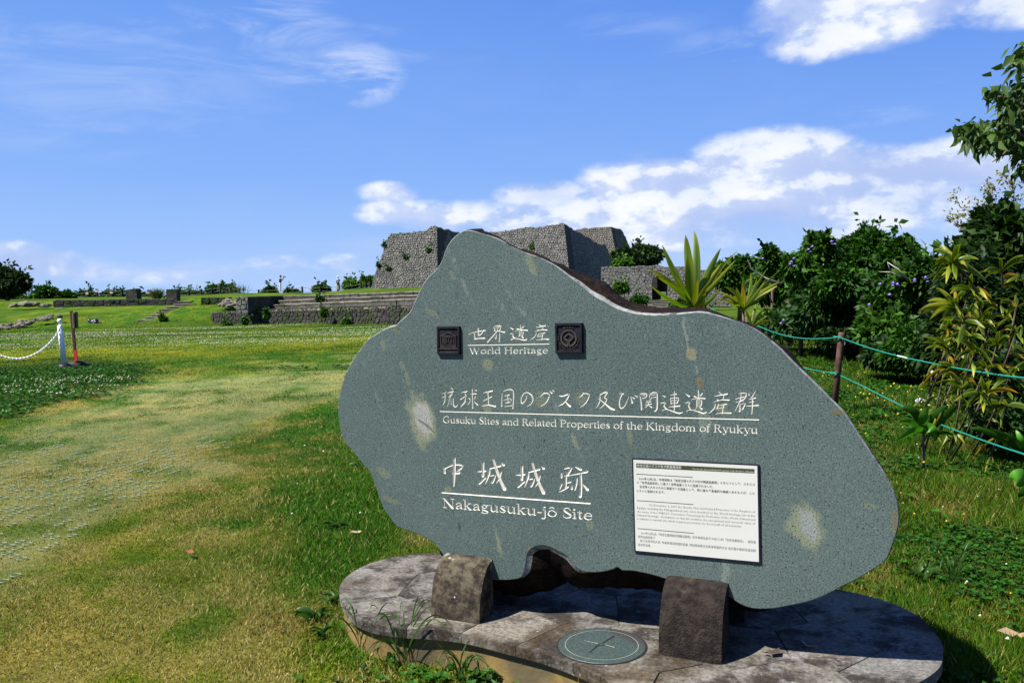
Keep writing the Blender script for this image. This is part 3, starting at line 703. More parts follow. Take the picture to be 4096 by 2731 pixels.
for za, xa, ya, zb, xb, yb, w in ((ZA, 392, 601, ZA, 2166, 572, 22), (ZB, 55, 624, ZD, 2238, 575, 24), (ZE, 210, 581, ZE, 2040, 715, 24)):
    a = zpt(za, xa, ya); b = zpt(zb, xb, yb); w_ = abs(zpt(za, xa, ya + w)[1] - a[1])
    GROUPS.append(('engraved_line', [[(a[0], a[1], w_ * .9), ((a[0] + b[0]) / 2, (a[1] + b[1]) / 2, w_), (b[0], b[1], w_)]]))

def cut_face():
    n = len(F0)
    pm = bpy.data.meshes.new('plate')
    pv = [(p[0], 0.0, p[1]) for p in F0] + [(p[0], 0.045, p[1]) for p in F0]
    pf = [tuple(range(n)), tuple(range(2 * n - 1, n - 1, -1))] + [(i, n + i, n + (i + 1) % n, (i + 1) % n) for i in range(n)]
    pm.from_pydata(pv, [], pf); pm.materials.append(M_slab); pm.materials.append(M_white); pm.update()
    bm = bmesh.new(); bm.from_mesh(pm); bmesh.ops.recalc_face_normals(bm, faces=bm.faces); bm.to_mesh(pm); bm.free()
    po = bpy.data.objects.new('plate', pm); C.objects.link(po)
    CV = []; CF = []; 
    for nm, sts in GROUPS:
        v, f = cutter(sts); b = len(CV); CV += v; CF += [tuple(i + b for i in q) for q in f]
    cm = bpy.data.meshes.new('cut'); cm.from_pydata(CV, [], CF); cm.materials.append(M_slab); cm.materials.append(M_white)
    cm.polygons.foreach_set('material_index', [1] * len(CF)); cm.update()
    bm = bmesh.new(); bm.from_mesh(cm); bmesh.ops.recalc_face_normals(bm, faces=bm.faces); bm.to_mesh(cm); bm.free()
    co = bpy.data.objects.new('cut', cm); C.objects.link(co)
    md = po.modifiers.new('b', 'BOOLEAN'); md.operation = 'DIFFERENCE'; md.object = co; md.solver = 'EXACT'; md.use_self = True
    dg = bpy.context.evaluated_depsgraph_get()
    res = bpy.data.meshes.new_from_object(po.evaluated_get(dg), depsgraph=dg)
    bpy.data.objects.remove(po); bpy.data.objects.remove(co)
    return res
t1 = time.time()
res = cut_face()
print('boolean', round(time.time() - t1, 2), 'faces', len(res.polygons), 'white', sum(1 for p in res.polygons if p.material_index == 1))
rv = np.array([v.co[:] for v in res.vertices])
front = []; white = []
for p in res.polygons:
    vs = list(p.vertices); ys = rv[vs, 1]
    if p.material_index == 1: white.append((vs, rv[vs].mean(0)))
    elif ys.max() < 1e-5: front.append(vs)
# groove faces go to the character or word they belong to
boxes = []
for nm, sts in GROUPS:
    q = np.array([p for st in sts for p in st]); m_ = q[:, 2].max() * .7
    boxes.append((q[:, 0].min() - m_, q[:, 0].max() + m_, q[:, 1].min() - m_, q[:, 1].max() + m_, q[:, :2]))
assign = [[] for _ in GROUPS]
for vs, c_ in white:
    best, bd = None, 1e9
    for gi, (a0, a1, b0, b1, q) in enumerate(boxes):
        if a0 <= c_[0] <= a1 and b0 <= c_[2] <= b1:
            dd = np.min((q[:, 0] - c_[0]) ** 2 + (q[:, 1] - c_[2]) ** 2)
            if GROUPS[gi][0] == 'engraved_line': dd = (c_[2] - np.interp(c_[0], q[:, 0], q[:, 1])) ** 2 * 4
            if dd < bd: bd, best = dd, gi
    if best is not None: assign[best].append(vs)
def submesh(name, faces, mat, parent, off=(0, SLAB_D, 0)):
    used = sorted({i for f in faces for i in f}); mp = {i: k for k, i in enumerate(used)}
    me = bpy.data.meshes.new(name)
    me.from_pydata([tuple(rv[i] + np.array(off)) for i in used], [], [tuple(mp[i] for i in f) for f in faces])
    me.materials.append(mat); me.update()
    o = bpy.data.objects.new(name, me); C.objects.link(o); o.parent = parent
    return o
polished = submesh('polished_face', front, M_slab, stone)
for (nm, _), fs in zip(GROUPS, assign):
    if fs: submesh(nm, fs, M_white, stone)

# ---- rough body behind the face
def slab_body():
    n = len(F0); rings = []
    px = np.array(outl)[:, :2]
    topw = np.array([(interp(p[0], [1060, 1110, 1716, 1800], [0, 1, 1, 0]) if p[1] < 800 else 0.0) for p in px])
    rightw = np.array([interp(p[0], [1716, 1860], [0, 1]) if p[1] < 1330 else 0.0 for p in px])
    notch = np.array([1.0 if (p[1] > 1200 and 1200 < p[0] < 1340) else 0.0 for p in px])
    for _ in range(5): notch = (np.roll(notch, 1) + notch + np.roll(notch, -1)) / 3
    #       depth  px up   straight offset (default, right, notch)  noise
    for (dy, k, back, e0, e1, e2, amp) in ((0.0, 0, 0, 0, 0, 0, 0), (0.004, .10, 0, .0035, .003, .004, 0), (0.012, .26, 0, .005, .0035, .02, .0012), (0.04, .68, 0, .008, -.002, .075, .006),
                                     (0.085, 1.0, 0, .008, -.012, .115, .008), (0.15, 1.0, 5, .004, -.028, .12, .012), (0.22, 1.0, 14, -.012, -.045, .10, .012), (0.29, 1.0, 34, -.05, -.09, .03, .01)):
        R = []
        for i in range(n):
            e = e0 * (1 - notch[i]) * (1 - rightw[i]) + e1 * rightw[i] + e2 * notch[i]
            if px[i][1] > 1195 and px[i][0] > 900: e = e * notch[i] + (1 - notch[i]) * (e + interp(dy, [0, .03, .09, .2, .3], [0, .0, .07, .135, .10]) * interp(px[i][0], [900, 1010, 1640, 1800], [0, 1, 1, .15]) * interp(px[i][1], [1195, 1260], [0, 1]))  # rear underside drawn down to block light and darken the gap below
            p = F0[i] + nrm[i] * e
            if topw[i] > 0:
                lift = interp(px[i][0], BX, BY) * k - back
                q = onslab(px[i][0], px[i][1] - lift, SLAB_D + dy)
                p = p * (1 - topw[i]) + np.array(q) * topw[i]
            if amp:
                q = Vector((p[0] * 9, dy * 9, p[1] * 9)); nz = noise.fractal(q, 0.9, 2.1, 4)
                p = p + nrm[i] * nz * amp * 1.2
            yy = dy + SLAB_D + (amp and noise.noise(Vector((p[0] * 6, 3, p[1] * 6))) * amp)
            R.append((p[0], yy, p[1]))
        rings.append(R)
    V = [q for R in rings for q in R]; F = []; MI = []
    for r in range(len(rings) - 1):
        for i in range(n):
            F.append((r * n + i, (r + 1) * n + i, (r + 1) * n + (i + 1) % n, r * n + (i + 1) % n)); MI.append(1 if r < 2 else 0)
    F.append(tuple((len(rings) - 1) * n + i for i in range(n - 1, -1, -1))); MI.append(0)
    me = bpy.data.meshes.new('rough_back'); me.from_pydata(V, [], F); me.materials.append(M_crust); me.materials.append(M_arris)
    me.polygons.foreach_set('material_index', MI)
    bm = bmesh.new(); bm.from_mesh(me); bmesh.ops.recalc_face_normals(bm, faces=bm.faces)
    bmesh.ops.triangulate(bm, faces=[f for f in bm.faces if len(f.verts) > 4]); bm.to_mesh(me); bm.free()
    me.polygons.foreach_set('use_smooth', [True] * len(me.polygons))
    me.update()
    o = bpy.data.objects.new('rough_body', me); C.objects.link(o); o.parent = stone
    # the weathered pocket behind the notch
slab_body()

# ---- metal plaques
M_bronze = mottled('dark_bronze', (0.004, 0.004, 0.008), (0.010, 0.010, 0.014), 30, 0.6, 0.35, 0.001, metallic=0.0, spec=0.12)
M_bronzehi = mottled('rubbed_bronze', (0.026, 0.022, 0.022), (0.048, 0.041, 0.037), 40, 0.5, 0.15, 0.001, metallic=0.0, spec=0.15)
def text_mesh(name, body, size, mat, parent, loc, extrude=0.0, align='LEFT', rot=0.0, sx=1.0, bold=0.0):
    cu = bpy.data.curves.new(name, 'FONT'); cu.body = body; cu.size = size; cu.extrude = extrude; cu.align_x = align
    cu.resolution_u = 1; cu.offset = bold
    o = bpy.data.objects.new('t', cu); C.objects.link(o)
    dg = bpy.context.evaluated_depsgraph_get()
    me = bpy.data.meshes.new_from_object(o.evaluated_get(dg), depsgraph=dg)
    bpy.data.objects.remove(o); bpy.data.curves.remove(cu)
    me.name = name; me.materials.clear(); me.materials.append(mat)
    # text lies in x,z facing -y
    M = Matrix.Translation(loc) @ Matrix.Rotation(rot, 4, 'Y') @ Matrix(((sx, 0, 0, 0), (0, 0, -1, 0), (0, 1, 0, 0), (0, 0, 0, 1)))
    me.transform(M)
    o = bpy.data.objects.new(name, me); C.objects.link(o); o.parent = parent
    return o
def quadframe(corners, th, y0=SLAB_D):
    """corners (tl,tr,br,bl) as (u,h) -> bilinear mapper"""
    c_ = [np.array(q) for q in corners]
    def f(s, t_):   # s right 0..1, t up 0..1
        return (c_[3] * (1 - s) + c_[2] * s) * (1 - t_) + (c_[0] * (1 - s) + c_[1] * s) * t_
    return f
def plaque(corners_px, th, rim):
    cs = [onslab(*p) for p in corners_px]
    f = quadframe(cs, th)
    W_ = np.linalg.norm(np.array(cs[1]) - cs[0]); H_ = np.linalg.norm(np.array(cs[0]) - cs[3])
    b = MB(); rw, rh = rim / W_, rim / H_
    def ringpts(s, y): return [(*f(a, c_)[:1], SLAB_D + y, f(a, c_)[1]) for a, c_ in ((s * rw, s * rh), (1 - s * rw, s * rh), (1 - s * rw, 1 - s * rh), (s * rw, 1 - s * rh))]
    V = ringpts(0, -0.0005) + ringpts(.15, -th) + ringpts(.85, -th) + ringpts(1.1, -th * .62)
    F = []
    for r in range(3):
        for i in range(4): F.append((r * 4 + i, r * 4 + (i + 1) % 4, (r + 1) * 4 + (i + 1) % 4, (r + 1) * 4 + i))
    F.append((12, 13, 14, 15))
    b.add(V, F)
    o = b.build('bronze_plaque', M_bronze, stone)
    return o, f, th * .62, W_, H_
pz = lambda x, y: ((1640 + x / 2.94) / SC, (1200 + y / 2.94) / SC)
o1, f1, yb, W1, H1 = plaque([pz(326, 308), pz(597, 306), pz(602, 640), pz(331, 637)], 0.011, 0.010)
o1['label'] = 'dark bronze plaque with raised temple emblem whose columns are letters'
Y1 = SLAB_D - yb
def relief(fm, polys, y, th, parent, mat=M_bronzehi, name='relief'):
    b = MB()
    for poly in polys:
        P = [fm(px, py) for px, py in poly]; n = len(P)
        V = [(q[0], y, q[1]) for q in P] + [(q[0], y - th, q[1]) for q in P]
        b.add(V, [tuple(range(n, 2 * n))] + [(i, (i + 1) % n, n + (i + 1) % n, n + i) for i in range(n)])
    return b.build(name, mat, parent)
def q_(x0, y0, x1, y1): return [(x0, y0), (x1, y0), (x1, y1), (x0, y1)]
polys = [q_(.10, .185, .90, .215), q_(.14, .235, .86, .258), q_(.17, .275, .83, .298), q_(.14, .635, .86, .655),
         [(.13, .67), (.5, .80), (.5, .765), (.25, .685)], [(.5, .80), (.87, .67), (.75, .685), (.5, .765)], q_(.13, .665, .87, .68)]
for i in range(6):      # the letters that stand as columns
    x0 = .175 + i * .115; x1 = x0 + .085; w = .018; lo, hi = .31, .62
    L = 'UNESCO'[i]
    if L in 'UNO': polys += [q_(x0, lo, x0 + w, hi), q_(x1 - w, lo, x1, hi)]
    if L in 'ECS': polys += [q_(x0 if L != 'S' else x0, lo if L != 'S' else (lo + hi) / 2, x0 + w, hi)]
    if L in 'UOECS': polys += [q_(x0, lo, x1, lo + w)]
    if L in 'OECS': polys += [q_(x0, hi - w, x1, hi)]
    if L == 'E' or L == 'S': polys += [q_(x0, .455, x1 - (.02 if L == 'E' else 0), .455 + w)]
    if L == 'S': polys += [q_(x1 - w, lo, x1, .46)]
    if L == 'N': polys += [[(x0, hi), (x0 + w, hi), (x1, lo), (x1 - w, lo)]]
relief(f1, polys, Y1, .003, o1, name='temple_emblem')
o2, f2, yb2, W2, H2 = plaque([pz(1715, 270), pz(2037, 266), pz(2043, 622), pz(1722, 626)], 0.013, 0.010)
o2['label'] = 'bronze plaque with raised ring and square emblem'
Y2 = SLAB_D - yb2
ringp = []; N = 28; cx, cy, ro, ri = .5, .50, .30, .245
for k in range(N):
    a0 = -PI / 2 + .09 + (2 * PI - .18) * k / N; a1 = -PI / 2 + .09 + (2 * PI - .18) * (k + 1) / N
    ar = W2 / H2
    ringp.append([(cx + ri * math.cos(a0), cy + ri * ar * math.sin(a0)), (cx + ro * math.cos(a0), cy + ro * ar * math.sin(a0)), (cx + ro * math.cos(a1), cy + ro * ar * math.sin(a1)), (cx + ri * math.cos(a1), cy + ri * ar * math.sin(a1))])
def bar(p, q, w):
    p = np.array(p); q = np.array(q); d = (q - p) / np.linalg.norm(q - p); n_ = np.array([-d[1], d[0]]) * w / 2; e = d * w / 2
    return [tuple(p - e - n_), tuple(q + e - n_), tuple(q + e + n_), tuple(p - e + n_)]
D = [(.5, .665), (.675, .52), (.5, .665), (.325, .52)]
ringp += [bar((.5, .66), (.67, .515), .05), bar((.5, .66), (.33, .515), .05), bar((.33, .515), (.475, .40), .05), bar((.67, .515), (.525, .40), .05), bar((.475, .40), (.475, .26), .03), bar((.525, .40), (.525, .26), .03)]
relief(f2, ringp, Y2, .004, o2, name='ring_emblem')
def arc_text(s_, a0, a1, rad, size, flip=1):
    for k, ch in enumerate(s_):
        if ch == ' ': continue
        a = a0 + (a1 - a0) * (k + .5) / len(s_)
        px, py = .5 + rad * math.cos(a), .5 + rad * (W2 / H2) * math.sin(a)
        P = f2(px, py)
        rot = -(a + PI / 2) if flip < 0 else -(a - PI / 2)
        text_mesh('raised_letter', ch, size, M_bronzehi, o2, (P[0], Y2 - .001, P[1]), .0015, 'CENTER', rot)
arc_text('WORLD HERITAGE PATRIMOINE MONDIAL', math.radians(160), math.radians(380), .40, .0085, -1)
arc_text('世界遺産', math.radians(122), math.radians(58), .34, .0105)

# ---- printed information panel
pq = [(1455, 1052), (1745, 1064.5), (1748, 1291.5), (1458, 1262)]
pc = [(a[0], a[1]) for a in pq]
S4 = lambda x, y: ((2500 + x / 3.267) / SC, (1800 + y / 3.267) / SC)
cs = [onslab(*S4(97, 100)), onslab(*S4(1755, 183)), onslab(*S4(1777, 1470)), onslab(*S4(130, 1318))]
fp = quadframe(cs, 0)
M_sheet = mottled('white_panel_enamel', (0.39, 0.39, 0.362), (0.415, 0.415, 0.39), 4, 0.35, 0.0)
M_black = flat('black_panel_edge', (0.012, 0.012, 0.022), 0.35)
M_print = flat('dark_print', (0.03, 0.032, 0.02), 0.7)
M_printg = flat('grey_print', (0.20, 0.20, 0.185), 0.7)
M_hdr = flat('olive_header_band', (0.035, 0.042, 0.018), 0.6)
b = MB()
def slabquad(mb, f, x0, y0, x1, y1, ya, yb_):
    P = [f(x0, y0), f(x1, y0), f(x1, y1), f(x0, y1)]
    V = [(p[0], ya, p[1]) for p in P] + [(p[0], yb_, p[1]) for p in P]
    mb.add(V, [(4, 5, 6, 7), (0, 1, 5, 4), (1, 2, 6, 5), (2, 3, 7, 6), (3, 0, 4, 7)])
slabquad(b, fp, 0, 0, 1, 1, SLAB_D - .0003, SLAB_D - .006)
panel = b.build('information_panel', M_black, stone)
panel['label'] = 'white printed information panel with a thin black edge'
b = MB(); slabquad(b, fp, .0125, .0145, .9875, .9855, SLAB_D - .0055, SLAB_D - .0072); b.build('white_sheet', M_sheet, panel)
YP = SLAB_D - .0078
# panel-plane axes from picture rows: use a homography of the traced corner positions of the print
def prow(x0, y0, x1, y1):
    a = np.array(onslab(*S4(x0, y0))); b_ = np.array(onslab(*S4(x1, y1))); return a, b_
def print_line(text, x0, y0, x1, y1, hpx, mat, fit=True, name='printed_line', bold=0.0, italic=False):
    a, b_ = prow(x0, y0, x1, y1)
    L = np.linalg.norm(b_ - a); ang = math.atan2(b_[1] - a[1], b_[0] - a[0])
    h_ = abs(onslab(*S4(x0, y0 - hpx))[1] - a[1])
    o = text_mesh(name, text, h_ / .72, mat, panel, (0, 0, 0), 0.0, bold=bold)
    xs = [v.co.x for v in o.data.vertices]
    if not xs: return
    k = L / (max(xs) - min(xs)); x_0 = min(xs)
    o.data.transform(Matrix.Translation((a[0], YP, a[1])) @ Matrix.Rotation(-ang, 4, 'Y') @ Matrix(((k, 0, 0, 0), (0, 1, 0, 0), (0, 0, 1, 0), (0, 0, 0, 1))) @ Matrix.Translation((-x_0, 0, 0)))
def strip(x0, y0, x1, y1, hpx, mat, name, dy=0.0):
    """bar whose top edge runs (x0,y0)-(x1,y1) in the panel close-up"""
    P = [onslab(*S4(x0, y0 + hpx)), onslab(*S4(x1, y1 + hpx)), onslab(*S4(x1, y1)), onslab(*S4(x0, y0))]
    mb = MB(); y_ = YP + .0003 - dy
    mb.add([(p[0], y_, p[1]) for p in P], [(0, 1, 2, 3)]); return mb.build(name, mat, panel)
strip(155, 165, 1698, 240, 56, M_hdr, 'header_band')
for q in ((157, 301, 891, 343), (164, 645, 900, 697), (173, 1010, 905, 1072)): strip(*q, 8, M_print, 'rule_line')
YP0 = YP; YP = YP0 - .0003
print_line('琉球王国のグスク及び関連遺産群', 165, 210, 745, 236, 30, M_sheet, bold=.0)
print_line('The Gusuku Sites and Related Properties of the Kingdom of Ryukyu', 888, 247, 1690, 287, 20, M_sheet)
YP = YP0
JP = [('2000年12月2日、中城城跡は「琉球王国のグスク及び関連遺産群」のひとつとして、ユネスコ', 190, 378, 1698, 455), ('の「世界遺産条約」に基づく世界遺産リストに登録されました。', 163, 427, 1160, 484),
      ('全世界の人々のために保護すべき遺産として、特に優れて普遍的な価値のあるものが、この', 198, 483, 1700, 572), ('リストに登録されます。', 163, 536, 530, 557)]
for t_, a_, b_, c_, d_ in JP: print_line(t_, a_, b_, c_, d_, 27, M_print)
EN = [('On December 2, 2000 the Gusuku Sites and Related Properties of the Kingdom of', 323, 717, 1705, 808), ('Ryukyu, including the Nakagusuku-jô site, were inscribed on the World Heritage List under', 168, 754, 1707, 860),
      ('the terms of the UNESCO Convention Concerning the Protection of the World Cultural and', 168, 802, 1708, 910), ('Natural Heritage.  Inscription on this list confirms the exceptional and universal value of', 168, 848, 1707, 960),
      ('a cultural or natural site which requires protection for the benefit of all humanity.', 170, 895, 1525, 996)]
for t_, a_, b_, c_, d_ in EN: print_line(t_, a_, b_, c_, d_, 26, M_printg)
ZH = [('2000年12月2日,「琉球王國城跡及關聯遺產群」的中城城址基于UNESCO的「世界遺產條約」、被定爲', 212, 1084, 1715, 1206), ('世界遺產登錄了.', 177, 1132, 410, 1150),
      ('爲了全世界的人民, 作爲有保護價值的遺產, 特別是被廣泛認爲有價值的文化·自然體才被認定並登錄', 207, 1184, 1716, 1316), ('爲世界遺產.', 178, 1236, 345, 1250)]
for t_, a_, b_, c_, d_ in ZH: print_line(t_, a_, b_, c_, d_, 27, M_printg)

# ---- support blocks (two in front, two behind)
def leg_material():
    m_, n = newmat('lichened_sandstone')
    tc = n.new('ShaderNodeTexCoord').outputs['Object']
    f = n.noise(tc, 20, 8, 0.74)
    r = n.new('ShaderNodeObjectInfo').outputs['Random']
    c = n.ramp(f, [(0.38, (0.008, 0.006, 0.005)), (0.47, (0.030, 0.023, 0.017)), (0.57, (0.068, 0.058, 0.037)), (0.8, (0.095, 0.083, 0.054))])
    l1 = n.vor(n.v('ADD', tc, n.v('MULTIPLY', n.noise(tc, 30, 2, out=1), (.05, .05, .05))), 22, 'F1')
    gate = n.sm(n.noise(n.v('ADD', tc, (1.7, 0, .4)), 5, 3), 0.50, 0.62)
    c = n.mix(n.m('MULTIPLY', n.sm(l1, 0.32, 0.22), gate), c, (0.21, 0.20, 0.16))
    l2 = n.vor(tc, 48, 'F1'); gate2 = n.sm(n.noise(n.v('ADD', tc, (4.1, 2, .9)), 7, 2), 0.60, 0.66)
    c = n.mix(n.m('MULTIPLY', n.sm(l2, 0.30, 0.22), gate2), c, (0.40, 0.41, 0.38))
    sp = n.noise(tc, 150, 3, 0.7)
    c = n.mix(n.sm(sp, 0.52, 0.66), c, n.mix(0.5, c, (0.02, 0.016, 0.014)))
    n.put(n.b.inputs['Base Color'], c); n.b.inputs['Roughness'].default_value = 0.92; n.b.inputs['Specular IOR Level'].default_value = 0.15
    bump(n, n.m('ADD', f, n.m('MULTIPLY', sp, 0.5)), 0.8, 0.006)
    return m_
M_leg = leg_material()
M_leg2 = mottled('dark_stained_sandstone', (0.008, 0.0062, 0.0055), (0.024, 0.018, 0.0145), 34, 0.92, 1.0, 0.008, cc=(0.042, 0.033, 0.024), spec=.15)
def support(u0, u1, label, mat, h=0.222, back=False, hL=None):
    w = u1 - u0
    root = empty('support_block', tuple(MO + mu * (u0 + w / 2) + (mn * (SLAB_D + .27 + .12) if back else 0)), ANG + (PI if back else 0), label, 'stone block')
    # profile in (y, z): straight foot, curving back to the slab face
    prof = [(0.0, 0.0)] + [(SLAB_D * (1 - math.cos(a)) * 1.0, h * math.sin(a)) for a in np.linspace(.12, PI / 2 - .32, 9)]
    prof = [(p[0], p[1]) for p in prof]
    prof.append((SLAB_D - .001, h)); prof.append((SLAB_D - .001, 0.0))
    b = MB(); N = 9; V = []; np_ = len(prof)
    for i in range(N + 1):
        x = -w / 2 + w * i / N
        edge = 0.006 if i in (0, N) else 0.0
        for (y, z) in prof:
            nz = noise.noise(Vector((x * 14 + u0 * 7, y * 14, z * 14))) * .004
            yy = min(y + edge + nz, SLAB_D - .001); V.append((x, yy if y < SLAB_D - .002 else y, z - (edge * .7 if z > h * .8 else 0)))
    F = []
    for i in range(N):
        for k in range(np_): F.append((i * np_ + k, i * np_ + (k + 1) % np_, (i + 1) * np_ + (k + 1) % np_, (i + 1) * np_ + k))
    F.append(tuple(range(np_))); F.append(tuple(N * np_ + k for k in range(np_ - 1, -1, -1)))
    b.add(V, F); o = b.build('block', mat, root, smooth=False)
    for p in o.data.polygons: p.use_smooth = len(p.vertices) == 4
    bm = bmesh.new(); bm.from_mesh(o.data); bmesh.ops.recalc_face_normals(bm, faces=bm.faces); bm.to_mesh(o.data); bm.free()
    o.data.set_sharp_from_angle(angle=math.radians(35))
    return root
support(0.004, 0.213, 'tan lichen-spotted curved stone block clamping the left foot of the slab', M_leg, 0.215)
support(0.0, 0.21, 'stone block clamping the back of the slab behind the tan front block', M_leg, 0.215, True)
support(0.89, 1.10, 'stone block clamping the back of the slab behind the dark brown front block', M_leg2, 0.236, True)
support(0.892, 1.102, 'dark brown curved stone block clamping the slab beside the compass disc', M_leg2, 0.236)
# ------------------------------------------------------------------ the low stone platform
PO = [(-.385, .727), (-.50, .64), (-.560, .56), (-.600, .43), (-.592, .30), (-.545, .175), (-.475, .075), (-.34, -.055), (-.218, -.128), (-.072, -.146), (.087, -.108), (.216, -.095), (.379, -.118), (.542, -.145),
      (.703, -.20), (.82, -.262), (.95, -.33), (1.10, -.36), (1.27, -.33), (1.42, -.24), (1.55, -.10), (1.67, .09), (1.735, .24), (1.748, .36), (1.745, .46), (1.722, .56), (1.68, .68), (1.58, .80), (1.42, .88), (1.2, .90), (.95, .86), (.7, .80), (.4, .80), (.1, .84), (-.15, .83)]
PO = [tuple(p) for p in catmull(PO, 4, closed=True)]
plat = empty('stone_platform', tuple(MO - np.array((0, 0, PLAT_Z))), ANG, 'low kidney-shaped platform of grey flagstones carrying the engraved slab', 'platform')
def clip_poly(poly, a, b_):
    """keep the side of poly where a.x <= b"""
    out = []; n = len(poly)
    for i in range(n):
        p, q = poly[i], poly[(i + 1) % n]; dp = a[0] * p[0] + a[1] * p[1] - b_; dq = a[0] * q[0] + a[1] * q[1] - b_
        if dp <= 0: out.append(p)
        if (dp < 0 < dq) or (dq < 0 < dp):
            t_ = dp / (dp - dq); out.append((p[0] + (q[0] - p[0]) * t_, p[1] + (q[1] - p[1]) * t_))
    return out
def inset_cell(seeds, i, poly, gap, kmax=14):
    p = seeds[i]; d = np.hypot(*(seeds - p).T); idx = np.argsort(d)[1:kmax + 1]
    for j in idx:
        v = seeds[j] - p; L = np.hypot(*v); v = v / L
        poly = clip_poly(poly, v, float(v @ (p + seeds[j]) / 2) - gap / 2)
        if len(poly) < 3: return None
    return poly
def flag_material():
    m_, n = newmat('weathered_flagstone')
    tc = n.new('ShaderNodeTexCoord').outputs['Object']
    r = n.new('ShaderNodeObjectInfo').outputs['Random']
    f = n.noise(n.v('ADD', tc, n.v('MULTIPLY', r, (7, 7, 7))), 5.5, 7, 0.65)
    fine = n.noise(tc, 70, 5, 0.72)
    c = n.ramp(r, [(0.0, (0.125, 0.118, 0.104)), (0.35, (0.138, 0.124, 0.102)), (0.6, (0.115, 0.110, 0.100)), (0.85, (0.152, 0.130, 0.096)), (1.0, (0.12, 0.115, 0.104))])
    c = n.mix(n.sm(f, 0.42, 0.60), c, (0.030, 0.025, 0.021))
    f2 = n.noise(tc, 9, 6, 0.7)
    c = n.mix(n.m('MULTIPLY', n.sm(f2, 0.54, 0.68), 0.85), c, (0.165, 0.157, 0.152))
    c = n.mix(n.m('MULTIPLY', n.sm(n.noise(tc, 3.4, 4), 0.52, 0.66), .75), c, (0.036, 0.025, 0.014))
    c = n.mix(1.0, c, n.ramp(fine, [(0.32, (0.45, 0.45, 0.45)), (0.52, (1, 1, 1)), (0.7, (1.5, 1.5, 1.5))]), 'MULTIPLY')
    wl = n.vor(tc, 34, 'F1'); c = n.mix(n.m('MULTIPLY', n.sm(wl, .20, .08), n.sm(n.noise(tc, 4, 2), .64, .70)), c, (.22, .22, .21))
    n.put(n.b.inputs['Base Color'], c); n.b.inputs['Roughness'].default_value = 0.85; n.b.inputs['Specular IOR Level'].default_value = 0.08
    bump(n, n.m('ADD', n.noise(n.v('MULTIPLY', tc, (1, 3, 1)), 22, 5, .65), n.m('MULTIPLY', fine, .6)), 0.8, 0.008)
    return m_
M_flag = flag_material()
M_riser = mottled('ochre_stained_stone', (0.11, 0.08, 0.030), (0.17, 0.115, 0.040), 8, 0.9, 0.6, 0.006, cc=(0.085, 0.068, 0.036), spec=.15)
M_joint = mottled('dark_joint_mortar', (0.03, 0.027, 0.022), (0.05, 0.044, 0.036), 40, 0.95, 0.5, 0.003)
SEEDS = np.array([(-.44, .60), (-.15, .66), (-.42, .22), (-.12, .30), (-.22, -.04), (.10, .06), (.33, .02), (.22, .45), (.47, .30), (.58, -.06), (.86, .02), (.80, -.22), (.78, .42), (1.08, -.20), (1.12, .16), (1.32, -.04),
                  (1.10, .55), (1.42, .28), (1.62, .18), (1.58, .48), (1.36, .70), (.5, .68), (.86, .72)])
CAP = 0.036
for i in range(len(SEEDS)):
    pl = inset_cell(SEEDS, i, list(PO), 0.0022)
    if not pl or len(pl) < 3: continue
    b = MB(); n = len(pl); dz = random.uniform(-.0018, .0018)
    cxy = np.mean(pl, 0)
    ins = [(p[0] + (cxy[0] - p[0]) * .006, p[1] + (cxy[1] - p[1]) * .006) for p in pl]
    V = [(p[0], p[1], PLAT_Z - CAP) for p in pl] + [(p[0], p[1], PLAT_Z - .003 + dz) for p in pl] + [(p[0], p[1], PLAT_Z + dz) for p in ins]
    F = [tuple(range(2 * n, 3 * n)), tuple(range(n - 1, -1, -1))]
    for r in (0, 1): F += [(r * n + k, r * n + (k + 1) % n, (r + 1) * n + (k + 1) % n, (r + 1) * n + k) for k in range(n)]
    b.add(V, F); b.build('flagstone', M_flag, plat)
POa = np.array(PO); pn = np.roll(POa, -1, 0) - np.roll(POa, 1, 0); pn = np.stack([pn[:, 1], -pn[:, 0]], 1); pn /= np.linalg.norm(pn, axis=1)[:, None]
if ((POa - POa.mean(0)) * pn).sum() < 0: pn = -pn
ri = POa - pn * .018; n = len(ri)
b = MB(); b.add([(p[0], p[1], -.12) for p in ri] + [(p[0], p[1], PLAT_Z - CAP - .006) for p in ri], [tuple(range(n, 2 * n))] + [(k, (k + 1) % n, n + (k + 1) % n, n + k) for k in range(n)])
b.build('riser', M_riser, plat)
ri = POa - pn * .028
b = MB(); b.add([(p[0], p[1], PLAT_Z - CAP - .006) for p in ri] + [(p[0], p[1], PLAT_Z - .006) for p in ri], [tuple(range(n, 2 * n))] + [(k, (k + 1) % n, n + (k + 1) % n, n + k) for k in range(n)])
b.build('mortar_bed', M_joint, plat)

# compass disc
cu_, cn_ = onplat(1382, 1483)
comp = empty('compass_disc', tuple(MO + mu * cu_ + mn * cn_), ANG, 'round green stone compass disc set in the platform between the support blocks', 'compass')
def disc_material():
    m_, n = newmat('green_disc_stone')
    tc = n.new('ShaderNodeTexCoord').outputs['Object']
    g = n.noise(tc, 150, 4, 0.7)
    c = n.ramp(g, [(0.32, (0.007, 0.014, 0.013)), (0.5, (0.020, 0.034, 0.031)), (0.68, (0.040, 0.060, 0.054))])
    x, y, z = n.sep(tc)[:3]
    # grime along the rear rim
    gr = n.sm(n.m('ADD', n.m('ADD', n.m('MULTIPLY', y, 5.2), n.m('MULTIPLY', x, 3.0)), n.m('MULTIPLY', n.noise(tc, 12, 4), 0.8)), 0.92, 1.12)
    c = n.mix(n.m('MULTIPLY', gr, .85), c, (0.020, 0.016, 0.014))
    n.put(n.b.inputs['Base Color'], c); n.b.inputs['Roughness'].default_value = .6
    bump(n, g, .3, .002)
    return m_
